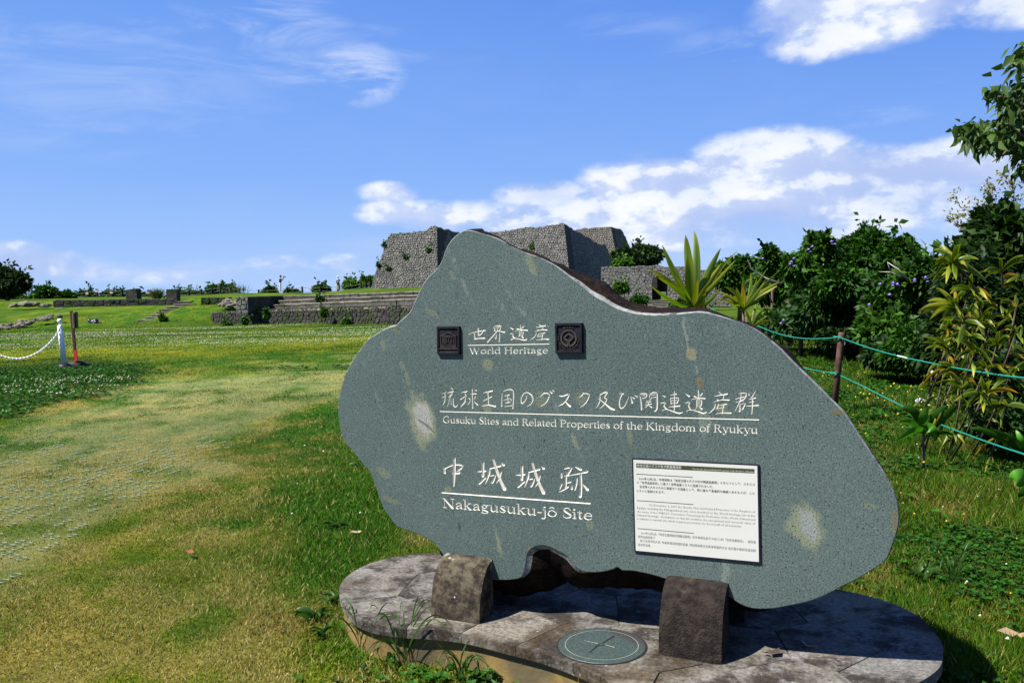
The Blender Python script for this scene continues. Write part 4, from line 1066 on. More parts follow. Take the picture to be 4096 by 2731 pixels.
M_disc = disc_material(); M_groove = flat('pale_groove', (0.19, 0.185, 0.145), .8); M_dark = flat('dark_groove', (0.012, 0.012, 0.011), .9)
b = MB(); b.lathe([(.150, -.02), (.150, .0030), (.1485, .0045), (0.001, .0046)], n=64); b.build('disc', M_disc, comp)
def annulus(r0, r1, z, mat, name, par, N=64):
    b = MB(); V = []
    for k in range(N): a = 2 * PI * k / N; V += [(r0 * math.cos(a), r0 * math.sin(a), z), (r1 * math.cos(a), r1 * math.sin(a), z)]
    b.add(V, [(2 * k, 2 * k + 1, (2 * k + 3) % (2 * N), (2 * k + 2) % (2 * N)) for k in range(N)]); return b.build(name, mat, par)
annulus(.1502, .1555, .0026, M_dark, 'joint_ring', comp)
annulus(.124, .1262, .0056, M_groove, 'engraved_ring', comp)
annulus(.0, .0085, .0062, M_disc, 'centre_boss', comp, 16); annulus(.0085, .0105, .0062, M_dark, 'boss_ring', comp, 16)
def pxl(x, y):
    return onplat((2200 + x / 5.6) / SC, (2480 + y / 5.6) / SC, .005)
for (a, b_, w, m_) in (((880, 720), (1085, 545), .0035, M_dark), ((1170, 510), (1440, 345), .0035, M_dark), ((760, 455), (1080, 520), .0022, M_groove), ((1220, 540), (1445, 607), .0026, M_groove)):
    p = np.array(pxl(*a)) - (cu_, cn_); q = np.array(pxl(*b_)) - (cu_, cn_); d = (q - p) / np.linalg.norm(q - p); nn = np.array([-d[1], d[0]]) * w
    mb = MB(); mb.add([(*(p), .0058), (*(q + nn), .0058), (*(q - nn), .0058)] if m_ is M_dark and a == (1170, 510) and False else [(*(p - nn * .5), .0058), (*(q - nn), .0058), (*(q + nn), .0058), (*(p + nn * .5), .0058)], [(0, 1, 2, 3)]); mb.build('compass_point', m_, comp)
# ------------------------------------------------------------------ turf: real blades, clover, flowers
M_grass = attr_mat('grass_blade', 0.7, 0.22, 0.08)
M_leafa = attr_mat('leaf', 0.55, 0.20, 0.14)
platW = np.array([MO[:2] + mu[:2] * p[0] + mn[:2] * p[1] for p in (POa - pn * .004)])
def scatter(r0, r1, dens, half=.60):
    A = half * (r1 ** 2 - r0 ** 2); N = int(A * dens)
    r = np.sqrt(rng.random(N) * (r1 ** 2 - r0 ** 2) + r0 ** 2); a = (rng.random(N) * 2 - 1) * half
    return r * np.sin(a), r * np.cos(a)
def blades():
    VV = []; FF = []; CC = []; base = 0
    for (r0, r1, dens, hs, ws, segs) in ((1.9, 3.4, 24000, 1.0, 1.0, 2), (3.4, 5.2, 14000, 1.05, 1.2, 1), (5.2, 8.5, 6500, 1.15, 1.7, 1), (8.5, 14, 2400, 1.3, 2.6, 1), (14, 24, 700, 1.5, 4.2, 1), (24, 44, 240, 1.8, 6.5, 1), (44, 57, 80, 2.6, 11, 1)):
        X, Y = scatter(r0, r1, dens)
        keep = ~pip(X, Y, platW); X = X[keep]; Y = Y[keep]
        px, py = proj_px(X, Y, np.zeros_like(X))
        keep = (px > -60) & (px < 2420) & (py < 1640); 
        # nothing behind the slab shows
        sh = [(960, 1185), (905, 1120), (850, 1000), (830, 900), (960, 745), (1120, 740), (1640, 740), (1950, 1040), (2010, 1150), (1950, 1270), (1500, 1270), (1100, 1240)]
        keep &= (~pip(px, py, sh)) | (rng.random(len(px)) < .28)
        X = X[keep]; Y = Y[keep]; px = px[keep]; py = py[keep]
        col, dry, lush, path, clov, right = lawn(X, Y); N = len(X)
        keepp = rng.random(N) > path * .45 + .0
        X, Y, px, py, col, dry, lush, path, clov, right = (q[keepp] for q in (X, Y, px, py, col, dry, lush, path, clov, right)); N = len(X)
        n2 = fbm(X * 6, Y * 6, 3, 2)
        h = (.010 + .010 * rng.random(N)) * (1 + lush * 1.3 + clov * .4 + right * (1.2 + 3.6 * np.clip((fbm(X * 2, Y * 2, 1, 2) - .5) * 5, 0, 1))) * (1 - path * .45) * (.7 + .6 * n2) * hs
        w = (.0011 + .0009 * rng.random(N)) * (1 + lush * .5 + right * .35) * ws
        a = rng.random(N) * 2 * PI; lean = (.35 + .95 * rng.random(N)) * (1 - .25 * right)
        dx = np.cos(a) * np.sin(lean) * h; dy = np.sin(a) * np.sin(lean) * h; dz = np.cos(lean) * h
        b = rng.random(N) * 2 * PI; wx = np.cos(b) * w; wy = np.sin(b) * w
        Z = gz(X, Y) - .004
        tint = .48 + .86 * rng.random(N)
        c = col * tint[:, None]
        straw = rng.random(N) < (.05 + .38 * dry + .20 * path)
        c[straw] = np.array((.36, .285, .105)) * (.6 + .6 * rng.random(straw.sum()))[:, None]
        gr = (~straw) & (rng.random(N) < .5); c[gr] = c[gr] * .6 + np.array((.060, .175, .006)) * .4 * (1 + .0 * tint[gr][:, None])
        c = np.clip(c * 1.05, 0, 1)
        P0 = np.stack([X - wx, Y - wy, Z], 1); P1 = np.stack([X + wx, Y + wy, Z], 1); TP = np.stack([X + dx, Y + dy, Z + dz], 1)
        if segs == 1:
            V = np.stack([P0, P1, TP], 1).reshape(-1, 3); F = np.arange(3 * N).reshape(-1, 3) + base
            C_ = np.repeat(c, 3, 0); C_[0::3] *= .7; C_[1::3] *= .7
        else:
            M0 = np.stack([X - wx * .8 + dx * .42, Y - wy * .8 + dy * .42, Z + dz * .62], 1); M1 = np.stack([X + wx * .8 + dx * .42, Y + wy * .8 + dy * .42, Z + dz * .62], 1)
            V = np.stack([P0, P1, M0, M1, TP], 1).reshape(-1, 3); k = np.arange(N)[:, None] * 5 + base
            F = np.concatenate([k + np.array([0, 1, 3]), k + np.array([0, 3, 2]), k + np.array([2, 3, 4])], 0)
            C_ = np.repeat(c, 5, 0)
        VV.append(V); FF.append(F); CC.append(C_); base += len(V)
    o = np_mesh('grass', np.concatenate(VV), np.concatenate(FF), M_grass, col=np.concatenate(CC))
    ident(o, 'short turf of green and straw-coloured blades covering the ground', 'grass', kind='stuff')
    print('grass tris', sum(len(f) for f in FF))
blades()

def leaf_cloud(P, D, L, W, roll, col, mat, name, parent=None, fold=.25, droop=.0, pts=1):
    """leaves as folded rhombs: P base points, D unit directions, L length, W half width; two quads' worth of triangles each"""
    N = len(P); D = D / np.linalg.norm(D, axis=1)[:, None]
    up = np.tile(np.array([0, 0, 1.0]), (N, 1)) + .001; S_ = np.cross(D, up); S_ /= np.linalg.norm(S_, axis=1)[:, None] + 1e-9; U_ = np.cross(S_, D)
    cr, sr = np.cos(roll)[:, None], np.sin(roll)[:, None]
    S2 = S_ * cr + U_ * sr; U2 = -S_ * sr + U_ * cr
    L = L[:, None]; W = W[:, None]
    tip = P + D * L - np.array([0, 0, 1.0]) * L * droop
    mid = P + D * L * .45 - U2 * W * fold
    a = P + D * L * .42 + S2 * W; b = P + D * L * .42 - S2 * W
    V = np.stack([P, a, tip, b, mid], 1).reshape(-1, 3); k = np.arange(N)[:, None] * 5
    F = np.concatenate([k + np.array(q) for q in ((0, 1, 4), (1, 2, 4), (2, 3, 4), (3, 0, 4))], 0)
    return np_mesh(name, V, F, mat, parent, col=np.repeat(col, 5, 0))

def clover_cover():
    """round-leaved ground cover: on the right and in the clover patches"""
    X1, Y1 = scatter(2.0, 5.5, 1500, .62); X2, Y2 = scatter(5.5, 13, 420, .62); X3, Y3 = scatter(13, 20, 110, .6)
    X = np.concatenate([X1, X2, X3]); Y = np.concatenate([Y1, Y2, Y3])
    px, py = proj_px(X, Y, np.zeros_like(X))
    col, dry, lush, path, clov, right = lawn(X, Y)
    front = np.exp(-(((px - 1080) / 190) ** 2 + ((py - 1570) / 34) ** 2)) * 1.1
    pr = np.clip(right * np.clip((fbm(X * 1.8, Y * 1.8, 0, 2) - .42) * 6, .12, 1) + clov * .9 + front, 0, 1)
    k = (rng.random(len(X)) < pr) & ~pip(X, Y, platW) & (px > -40) & (px < 2400) & (py < 1640)
    X = X[k]; Y = Y[k]; fr = front[k]; N = len(X); d = np.hypot(X, Y)
    Z = gz(X, Y) + .01 + .03 * rng.random(N) + .01 * np.minimum(fr, 1)
    P = np.repeat(np.stack([X, Y, Z], 1), 3, 0); a0 = rng.random(N) * 2 * PI
    a = np.repeat(a0, 3) + np.tile([0, 2.09, 4.19], N)
    D = np.stack([np.cos(a), np.sin(a), .15 + .5 * rng.random(3 * N)], 1)
    sz = np.repeat((.009 + .009 * rng.random(N)) * np.clip(d / 4, 1, 3.2) * (1 + .3 * np.minimum(fr, 1)), 3)
    c = np.array((.018, .072, .003)) * (.45 + .95 * rng.random(N))[:, None]; c = np.repeat(c, 3, 0)
    o = leaf_cloud(P, D, sz * 1.25, sz * .62, rng.random(3 * N) * .6 - .3, c, M_leafa, 'clover_leaves', fold=.2)
    ident(o, 'low dark green three-leaved clover growing through the turf', 'clover', kind='stuff')
clover_cover()

M_petal = attr_mat('petal', .7, .25, .1)
def blobs(name, X, Y, Z, R, col, label, cat, low=False):
    oc = np.array([(1, 0, 0), (0, 1, 0), (-1, 0, 0), (0, -1, 0), (0, 0, 1), (0, 0, -.6)], float)
    f8 = [(0, 1, 4), (1, 2, 4), (2, 3, 4), (3, 0, 4), (1, 0, 5), (2, 1, 5), (3, 2, 5), (0, 3, 5)]
    N = len(X); P = np.stack([X, Y, Z], 1)
    V = (P[:, None, :] + oc[None] * R[:, None, None] * np.array([1, 1, .8])).reshape(-1, 3)
    F = (np.arange(N)[:, None, None] * 6 + np.array(f8)[None]).reshape(-1, 3)
    o = np_mesh(name, V, F, M_petal, col=np.repeat(col, 6, 0)); ident(o, label, cat, kind='stuff'); return o
def flowers():
    X, Y = scatter(9, 17, 60, .6); px, py = proj_px(X, Y, np.zeros_like(X)); cl = soft(px, py, CLOV, X, Y, .6, 1)
    k = (rng.random(len(X)) < cl * np.clip((fbm(X * 2.2, Y * 2.2, 2, 2) - .36) * 5, 0, 1)); X = X[k]; Y = Y[k]
    X2, Y2 = scatter(22, 44, 46, .6); px2, py2 = proj_px(X2, Y2, np.zeros_like(X2))
    k = (px2 < 1000) & (rng.random(len(X2)) < np.clip((fbm(X2 * .16 + 3, Y2 * .6, 1, 4) - .50) * 9, 0, 1) * np.clip((Y2 - 23) / 3, 0, 1)) & (py2 > 744); X2 = X2[k]; Y2 = Y2[k]
    XX = np.concatenate([X, X2]); YY = np.concatenate([Y, Y2]); N = len(XX)
    R = np.concatenate([.012 + .008 * rng.random(len(X)), .010 + .010 * rng.random(len(X2))])
    col = np.array((.50, .53, .38)) * (.75 + .35 * rng.random(N))[:, None]
    blobs('white_clover_flowers', XX, YY, gz(XX, YY) + .045, R, col, 'white clover flowers in drifts over the lawn left of the slab', 'flowers')
    X, Y = scatter(2.2, 12, 16, .62); px, py = proj_px(X, Y, np.zeros_like(X)); k = (px > 1750) & (px < 2390) & ~pip(X, Y, platW) & (rng.random(len(X)) < .10); X = X[k]; Y = Y[k]; N = len(X)
    X3, Y3 = scatter(4, 8, 14, .3); p3, q3 = proj_px(X3, Y3, np.zeros_like(X3)); k = (p3 > 660) & (p3 < 830) & (rng.random(len(X3)) < .14); X = np.concatenate([X, X3[k]]); Y = np.concatenate([Y, Y3[k]]); N = len(X)
    blobs('white_clover_flowers', X, Y, gz(X, Y) + .07, .007 + .005 * rng.random(N), np.array((.55, .56, .46)) * (.8 + .3 * rng.random(N))[:, None], 'scattered single white clover flowers in the rough grass right of the slab', 'flowers')
    X, Y = scatter(2.6, 14, 40, .62); px, py = proj_px(X, Y, np.zeros_like(X)); k = (px > 1800) & (px < 2390) & ~pip(X, Y, platW) & (rng.random(len(X)) < .28 * np.clip((fbm(X * 1.4, Y * 1.4, 3, 2) - .4) * 5, 0, 1)); X = X[k]; Y = Y[k]; N = len(X)
    blobs('yellow_flowers', X, Y, gz(X, Y) + .06, (.005 + .004 * rng.random(N)) * np.clip(np.hypot(X, Y) / 5, 1, 2.4), np.array((.68, .52, .03)) * (.7 + .4 * rng.random(N))[:, None], 'tiny yellow flowers dotted through the grass below the ropes', 'flowers')
flowers()

def turf_mesh():
    """plastic turf-protection net: rings showing through the worn path"""
    sp = .088; a0 = math.radians(24); X = []; Y = []
    I, J = np.meshgrid(np.arange(-160, 160), np.arange(-160, 160)); gx = (I + .5 * (J % 2)) * sp; gy = J * sp * .866
    X = gx * math.cos(a0) - gy * math.sin(a0) - 4; Y = gx * math.sin(a0) + gy * math.cos(a0) + 8; X = X.ravel(); Y = Y.ravel()
    px, py = proj_px(X, Y, np.zeros_like(X)); pa = soft(px, py, PATH, X, Y, .5)
    k = (Y > 2.5) & (Y < 15) & (px > -60) & (px < 830) & (rng.random(len(X)) < pa * np.clip((fbm(X * .9, Y * .9, 1, 3) - .30) * 5, 0, .95) * np.clip(1.1 - Y / 9, .04, .62)); X = X[k]; Y = Y[k]; N = len(X)
    K = 9; t_ = np.arange(K) * 2 * PI / K; R0, R1 = .0225, .0262
    Z = gz(X, Y) + .004
    V = []
    for r, dz in ((R0, 0), (R1, 0), (R0, .004), (R1, .004)):
        V.append(np.stack([X[:, None] + r * np.cos(t_), Y[:, None] + r * np.sin(t_), np.repeat((Z + dz)[:, None], K, 1)], -1))
    V = np.concatenate(V, 1).reshape(-1, 3)      # per ring 4K
    q = []
    for j in range(K):
        a, b = j, (j + 1) % K
        q += [(2 * K + a, 3 * K + a, 3 * K + b, 2 * K + b), (a, 2 * K + a, 2 * K + b, b), (K + a, K + b, 3 * K + b, 3 * K + a)]
    F = (np.arange(N)[:, None, None] * 4 * K + np.array(q)[None]).reshape(-1, 4)
    m_ = mottled('pale_green_plastic', (0.11, 0.145, 0.075), (0.14, 0.17, 0.095), 3, 0.5, 0)
    o = np_mesh('turf_protection_mesh', V, F, m_); ident(o, 'pale green plastic turf net of small rings showing in the worn path', 'turf mesh', kind='stuff')
    print('rings', N)
turf_mesh()
# ------------------------------------------------------------------ stone walls
def wall_material(name, ca, cb, cc, moss=0.0, dark=1.0):
    m_, n = newmat(name)
    tc = n.new('ShaderNodeTexCoord').outputs['Object']
    r = n.new('ShaderNodeObjectInfo').outputs['Random']
    f = n.noise(tc, 3.2, 6, 0.65)
    cell = n.vor(tc, 2.9, 'F1', 1)       # tone differs from stone to stone in the joined part too
    c = n.mix(n.sm(f, 0.35, 0.65), tuple(q * .8 for q in ca), tuple(q * .8 for q in cb))
    tone = n.m('FRACT', n.m('ADD', r, n.m('MULTIPLY', n.sep(cell)[0], 1.0)))
    c = n.mix(1.0, c, n.ramp(tone, [(0, (0.76, 0.76, 0.78)), (1, (1.22, 1.20, 1.17))]), 'MULTIPLY')
    c = n.mix(n.sm(n.noise(tc, .8, 4), 0.50, 0.66), c, cc)
    fine = n.noise(tc, 16, 5, .7)
    c = n.mix(1.0, c, n.ramp(fine, [(.3, (.55, .55, .55)), (.55, (1, 1, 1)), (.72, (1.4, 1.4, 1.4))]), 'MULTIPLY')
    if moss:
        c = n.mix(n.m('MULTIPLY', n.sm(n.noise(tc, 1.4, 5), 0.48, 0.62), moss), c, (0.030, 0.052, 0.013))
    n.put(n.b.inputs['Base Color'], c); n.b.inputs['Roughness'].default_value = .95; n.b.inputs['Specular IOR Level'].default_value = .1
    bump(n, fine, .8, .03)
    return m_
M_castle = wall_material('grey_coral_limestone', (0.165, 0.160, 0.150), (0.225, 0.218, 0.203), (0.115, 0.112, 0.107), .20)
M_castle2 = wall_material('pale_coral_limestone', (0.155, 0.142, 0.122), (0.20, 0.185, 0.16), (0.11, 0.102, 0.09), .10)
M_low = wall_material('dark_mossy_limestone', (0.036, 0.036, 0.034), (0.070, 0.068, 0.062), (0.020, 0.026, 0.012), .75)
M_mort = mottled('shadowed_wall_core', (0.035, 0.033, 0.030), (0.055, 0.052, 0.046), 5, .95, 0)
M_tread = mottled('worn_lit_limestone', (0.13, 0.118, 0.092), (0.19, 0.17, 0.135), 4, .9, .5, .02, cc=(.07, .075, .045), perobj=.2)  # pale tone also carries the sun on step treads and tier edges
class Plane:
    def __init__(s, P, N):
        s.P = np.array(P, float); N = np.array(N, float); s.N = N / np.linalg.norm(N)
        s.U = np.cross([0, 0, 1], s.N); s.U /= np.linalg.norm(s.U)        # to the right when facing the wall
        s.V = np.cross(s.N, s.U)
    def st(s, x, y):
        r = ray(x, y); t_ = ((s.P - cC) @ s.N) / (r @ s.N); Q = cC + r * t_ - s.P
        return float(Q @ s.U), float(Q @ s.V)
    def w(s, a, b_, d=0.0): return s.P + s.U * a + s.V * b_ + s.N * d
def centroid_area(pl):
    a = 0; n = len(pl)
    for i in range(n): a += pl[i][0] * pl[(i + 1) % n][1] - pl[(i + 1) % n][0] * pl[i][1]
    return a / 2
def stone_face(parent, plane, outline, cell, mat, gap=.024, depth=.07, back=.5, squat=1.0, limit=300, raw=False, mort=True, rowy=False):
    """irregular stones filling a traced outline, each with its own edges and domed face"""
    ol = [plane.st(*p) for p in outline] if not raw else outline
    if centroid_area(ol) < 0: ol = ol[::-1]
    oa = np.array(ol); x0, y0 = oa.min(0); x1, y1 = oa.max(0)
    ch = cell * squat; nx = int((x1 - x0) / cell) + 3; ny = int((y1 - y0) / ch) + 3
    jit = .42 if not rowy else .16
    S_ = np.array([(x0 + (i - 1 + .5 * (j % 2) + random.uniform(-jit, jit)) * cell, y0 + (j - 1 + .5 + random.uniform(-jit, jit)) * ch) for i in range(nx + 1) for j in range(ny + 1)])
    cells = []
    for i, p in enumerate(S_):
        # quick reject far outside
        if not (x0 - cell < p[0] < x1 + cell and y0 - cell < p[1] < y1 + cell): continue
        pl = inset_cell(S_, i, list(ol), gap, 10)
        if not pl or len(pl) < 3: continue
        pl2 = []
        for q in pl:
            if not pl2 or math.hypot(q[0] - pl2[-1][0], q[1] - pl2[-1][1]) > cell * .04: pl2.append(q)
        if len(pl2) > 2 and math.hypot(pl2[0][0] - pl2[-1][0], pl2[0][1] - pl2[-1][1]) < cell * .04: pl2.pop()
        if len(pl2) < 3 or abs(centroid_area(pl2)) < cell * ch * .04: continue
        cells.append(pl2)
    cells.sort(key=lambda pl: -abs(centroid_area(pl)) * random.uniform(.8, 1))
    rest = MB()
    for k, pl in enumerate(cells):
        c_ = np.mean(pl, 0); n = len(pl); d = depth * random.uniform(.45, 1.25); tx, ty = random.uniform(-.25, .25), random.uniform(-.25, .25)
        W0 = [plane.w(q[0], q[1], -.06) for q in pl]
        W1 = [plane.w(q[0], q[1], d * .45) for q in pl]
        ins = [(q[0] + (c_[0] - q[0]) * .22, q[1] + (c_[1] - q[1]) * .22) for q in pl]
        W2 = [plane.w(q[0], q[1], d * (1 + tx * (q[0] - c_[0]) / cell + ty * (q[1] - c_[1]) / cell)) for q in ins]
        V = W0 + W1 + W2
        F = [tuple(range(2 * n, 3 * n))]
        for r in (0, 1): F += [(r * n + j, r * n + (j + 1) % n, (r + 1) * n + (j + 1) % n, (r + 1) * n + j) for j in range(n)]
        if k < limit:
            b = MB(); b.add(V, F); b.build('stone', mat, parent)
        else: rest.add(V, F)
    if rest.v: rest.build('stonework', mat, parent)['kind'] = 'stuff'
    if mort:
        n = len(ol); b = MB(); b.add([plane.w(q[0], q[1], 0) for q in ol] + [plane.w(q[0], q[1], -back) for q in ol], [tuple(range(n)), tuple(range(2 * n - 1, n - 1, -1))] + [(j, n + j, n + (j + 1) % n, (j + 1) % n) for j in range(n)])
        b.build('wall_core', M_mort, parent)
    return len(cells)
def thing(name, label, cat, group=None): return empty(name, (0, 0, 0), 0, label, cat, group)
def ragged(pts, amp=1.6, step=4.5):
    amp = amp * 1.25
    """roughen the top line of a ruin (picture points)"""
    out = []
    for (a, b_) in zip(pts[:-1], pts[1:]):
        L = math.hypot(b_[0] - a[0], b_[1] - a[1]); k = max(1, int(L / step))
        for i in range(k): out.append((a[0] + (b_[0] - a[0]) * i / k + random.uniform(-1, 1) * (i > 0), a[1] + (b_[1] - a[1]) * i / k + random.uniform(-amp, amp) * (i > 0)))
    out.append(pts[-1]); return out

# left bastion
bl = thing('stone_bastion', 'grey battered stone bastion rising from the terrace left of the engraved slab', 'castle wall')
PA = Plane(at(1005, 655, 78), (-.30, -1, .17))
n1 = stone_face(bl, PA, ragged([(898.7, 536), (930, 535), (975, 531), (985, 526), (990, 519), (999, 518), (1004.8, 521)]) + [(1005, 580), (1006, 665), (850, 668), (855.6, 657), (859, 637), (866, 617), (875, 592), (884, 567), (891, 545)], .22, M_castle, back=2.5, depth=.09)
PB = Plane(at(1005, 655, 78), (.93, -.38, .12))
n2 = stone_face(bl, PB, [(1004.8, 521)] + ragged([(1012, 523), (1019, 528), (1024, 526), (1031, 526.8), (1037, 531.5), (1060, 534.5)]) + [(1062, 600), (1040, 650), (1006, 665), (1005, 580)], .30, M_castle, back=.6, depth=.09)
# ground-hugging curtain between the bastions
cw = thing('curtain_wall', 'low stretch of castle wall showing just over the peak of the slab', 'castle wall')
PC = Plane(at(1110, 640, 92), (-.1, -1, .12))
stone_face(cw, PC, ragged([(1050, 536), (1090, 534), (1132, 533), (1157, 531)], 1.0) + [(1170, 531), (1170, 640), (1050, 640)], .45, M_castle, limit=160)
br = thing('stone_bastion', 'tall stone bastion behind the sloping right shoulder of the slab in black side shade', 'castle wall')
PD = Plane(at(1296, 620, 84), (-.32, -1, .17))
stone_face(br, PD, ragged([(1155.5, 537), (1160, 528.4), (1166.3, 530), (1194, 524.4), (1218.6, 520.7), (1231, 523.8), (1258.6, 517.6), (1274, 517), (1292.4, 512)], 1.0) + [(1296, 514), (1301, 560), (1308, 625), (1314, 665), (1155, 665)], .24, M_castle, back=2.5, depth=.09)
PE = Plane(at(1296, 620, 84), (.96, -.28, .14))
stone_face(br, PE, [(1296, 514)] + ragged([(1307, 522), (1320, 530), (1330, 535), (1340, 540), (1354, 548), (1372, 560), (1380, 562), (1388, 559)], 1.2) + [(1395, 575), (1402, 590), (1411, 615), (1413, 700), (1322, 700), (1314, 665), (1308, 625), (1301, 560)], .36, M_castle, back=.6, depth=.09)
bt = thing('stone_tower', 'pale farthest tower of the ruin beside the dark hillside bushes', 'castle wall')
PF = Plane(at(1405, 610, 112), (-.34, -1, .2))
stone_face(bt, PF, ragged([(1300, 530), (1317, 529), (1330, 527), (1345, 523), (1350, 525.5), (1380, 522)], .6) + [(1403, 521), (1408, 545), (1414, 575), (1420, 620), (1424, 660), (1300, 660)], .27, M_castle2, back=2.5, depth=.08, gap=.04)
PG = Plane(at(1405, 610, 112), (.93, -.38, .2))
stone_face(bt, PG, [(1403, 521)] + ragged([(1415, 525), (1426, 527)], .6) + [(1436, 545), (1443, 562), (1452, 600), (1458, 660), (1424, 660), (1420, 620), (1414, 575), (1408, 545)], .38, M_castle2, back=.6, depth=.08)
def footing(parent, plane, x0, x1, y0, y1, back, mat=None):
    ol = [plane.st(x0, y0), plane.st(x1, y0), plane.st(x1 + 6, y1), plane.st(x0 - 6, y1)][::-1]
    if centroid_area(ol) < 0: ol = ol[::-1]
    b = MB(); b.add([plane.w(q[0], q[1], .02) for q in ol] + [plane.w(q[0], q[1], -back) for q in ol], [(0, 1, 2, 3), (7, 6, 5, 4), (0, 4, 5, 1), (1, 5, 6, 2), (2, 6, 7, 3), (3, 7, 4, 0)]); b.build('wall_footing', mat or M_castle, parent)
footing(bl, PA, 852, 1006, 664, 700, 2.5); footing(bl, PB, 1006, 1045, 650, 700, .6)
footing(cw, PC, 1050, 1170, 638, 715, .5); footing(br, PD, 1152, 1316, 662, 720, 2.5); footing(br, PE, 1320, 1413, 697, 725, .6)
footing(bt, PF, 1300, 1424, 657, 720, 2.5); footing(bt, PG, 1424, 1460, 657, 720, .6)
# gate wall
gw = thing('gate_wall', 'stone gate wall with a dark arched opening above pale steps', 'castle wall')
PH = Plane(at(1500, 690, 76), (-.05, -1, .05))
topline = ragged([(1382, 613), (1397.6, 613.4), (1430, 613), (1461, 612), (1474.5, 610.4), (1490, 611.2), (1497.6, 610)], 1.0, 5)
stone_face(gw, PH, topline + [(1497.6, 640), (1497.6, 705), (1382, 720)], .32, M_castle, back=1.2, squat=.85, limit=150)
stone_face(gw, PH, [(1497.6, 610)] + ragged([(1501, 609.7), (1518.5, 609.7), (1525, 613), (1534, 613)], .8, 5) + [(1534, 648), (1531, 640), (1526, 636), (1518, 634), (1508, 634.5), (1501, 638), (1497.6, 645)], .32, M_castle, back=1.2, limit=40)
stone_face(gw, PH, ragged([(1534, 613), (1540, 613), (1562, 612), (1576, 611), (1590, 616), (1612, 620), (1680, 625)], .8, 5) + [(1680, 705), (1534, 702)], .34, M_castle, back=1.2, squat=.85, limit=100)
# passage behind the arch and the steps up to it
A = at(1497.6, 690, 76); Bp = at(1534, 690, 76)
b = MB()
b.box(((A[0] + Bp[0]) / 2, 79.2, A[2] - .10), (Bp[0] - A[0] + .1, 6.6, .2)); b.build('passage_floor', M_tread, gw)
b = MB(); b.box((A[0] - .2, 79.5, A[2] + 1.5), (.4, 4, 1.6)); b.box((Bp[0] + .2, 79.5, A[2] + 1.5), (.4, 4, 1.6)); b.box(((A[0] + Bp[0]) / 2, 79.5, A[2] + 2.25), (Bp[0] - A[0] + .8, 4, .2)); b.box(((A[0] + Bp[0]) / 2, 82.0, A[2] + 1.3), (Bp[0] - A[0] + .8, .3, 2.6)); b.build('passage_lining', M_mort, gw)  # dark end wall added to close the passage and keep the arch dark
gs = thing('gate_steps', 'pale stone steps leading up to the dark arched opening', 'steps')
for i in range(5):
    y_ = 690 + 3.9 * i; Yd = 75.4 - i * 1.0; P = at(1490, y_, Yd); Q = at(1546, y_, Yd)
    b = MB(); b.box(((P[0] + Q[0]) / 2, Yd + .02, P[2] - .19), (Q[0] - P[0] - .03, 1.0, .26)); b.build('riser', M_low, gs); b = MB(); b.box(((P[0] + Q[0]) / 2, Yd, P[2] - .03), (Q[0] - P[0], 1.04, .055)); b.build('tread', M_tread, gs)  # dark riser and pale tread: shade and sun put into the colours
for k, sx in enumerate((1484, 1551)):
    mb = MB(); P = at(sx, 694, 73.5)
    for j in range(9):
        mb2 = MB(); 
        q = Vector((P[0] + random.uniform(-.2, .2), 75.0 - j * .5, P[2] - .1 - j * .06)); mb2.box(q, (.5, .5, .55), Matrix.Rotation(random.uniform(-.4, .4), 3, 'Z'), taper=.8); mb2.build('edge_stone', M_castle, gs)

# ---- retaining wall and long seats
rw = thing('retaining_wall', 'long low dark mossy rubble wall at the back edge of the lawn', 'stone wall')
dv = np.array([WR[0] - WL[0], WR[1] - WL[1], 0]); PN = np.array([dv[1], -dv[0], 0]); 
PI_ = Plane((WL[0], WL[1], 0), PN)
stone_face(rw, PI_, [(485.8, 717.5), (520, 715), (560, 712.7), (605, 710), (700, 706.5), (800, 703.5), (900, 701), (990, 699)] + [(990, 749), (914, 746), (700, 746), (485.8, 744.5)], .21, M_low, gap=.022, depth=.05, back=.5, limit=300)
b = MB()      # capping
P0 = np.array([WL[0], WL[1]]); d_ = (WR - WL) / np.linalg.norm(WR - WL); L = np.linalg.norm(WR - WL) * 1.18
x = 0.0
while x < L:
    w = random.uniform(.6, 1.3); a = P0 + d_ * x; c_ = P0 + d_ * (x + w - .015)
    def zt(q):
        u_ = (q[0] - WL[0]) / (WR[0] - WL[0]); return .62 + .21 * u_
    n_ = np.array([-d_[1], d_[0]]); mb = MB(); z0 = random.uniform(-.01, .015)
    V = [(*(a - n_ * .03), zt(a) - .09), (*(c_ - n_ * .03), zt(c_) - .09), (*(c_ + n_ * 2.55), zt(c_) - .09), (*(a + n_ * 2.55), zt(a) - .09)]
    V += [(v_[0], v_[1], v_[2] + .09 + z0) for v_ in V]
    mb.add(V, [(4, 5, 6, 7), (0, 1, 5, 4), (1, 2, 6, 5), (2, 3, 7, 6), (3, 0, 4, 7)]); mb.build('coping_stone', M_tread, rw)
    x += w
tr = thing('terrace_seats', 'three long weathered grey stone tiers stepping up behind the mossy rubble wall', 'stone steps')
M_tier = wall_material('weathered_grey_blocks', (0.070, 0.067, 0.063), (0.125, 0.118, 0.108), (0.045, 0.045, 0.038), .35)
rows = [((624.2, 700), (985, 684.5), (605.5, 710.0), (985, 696.2), 2.6), ((639.6, 690), (985, 675.7), (624.2, 700.5), (985, 685.0), 4.2), ((650.6, 680.3), (985, 667.8), (639.6, 690.5), (985, 676.2), 5.8)]
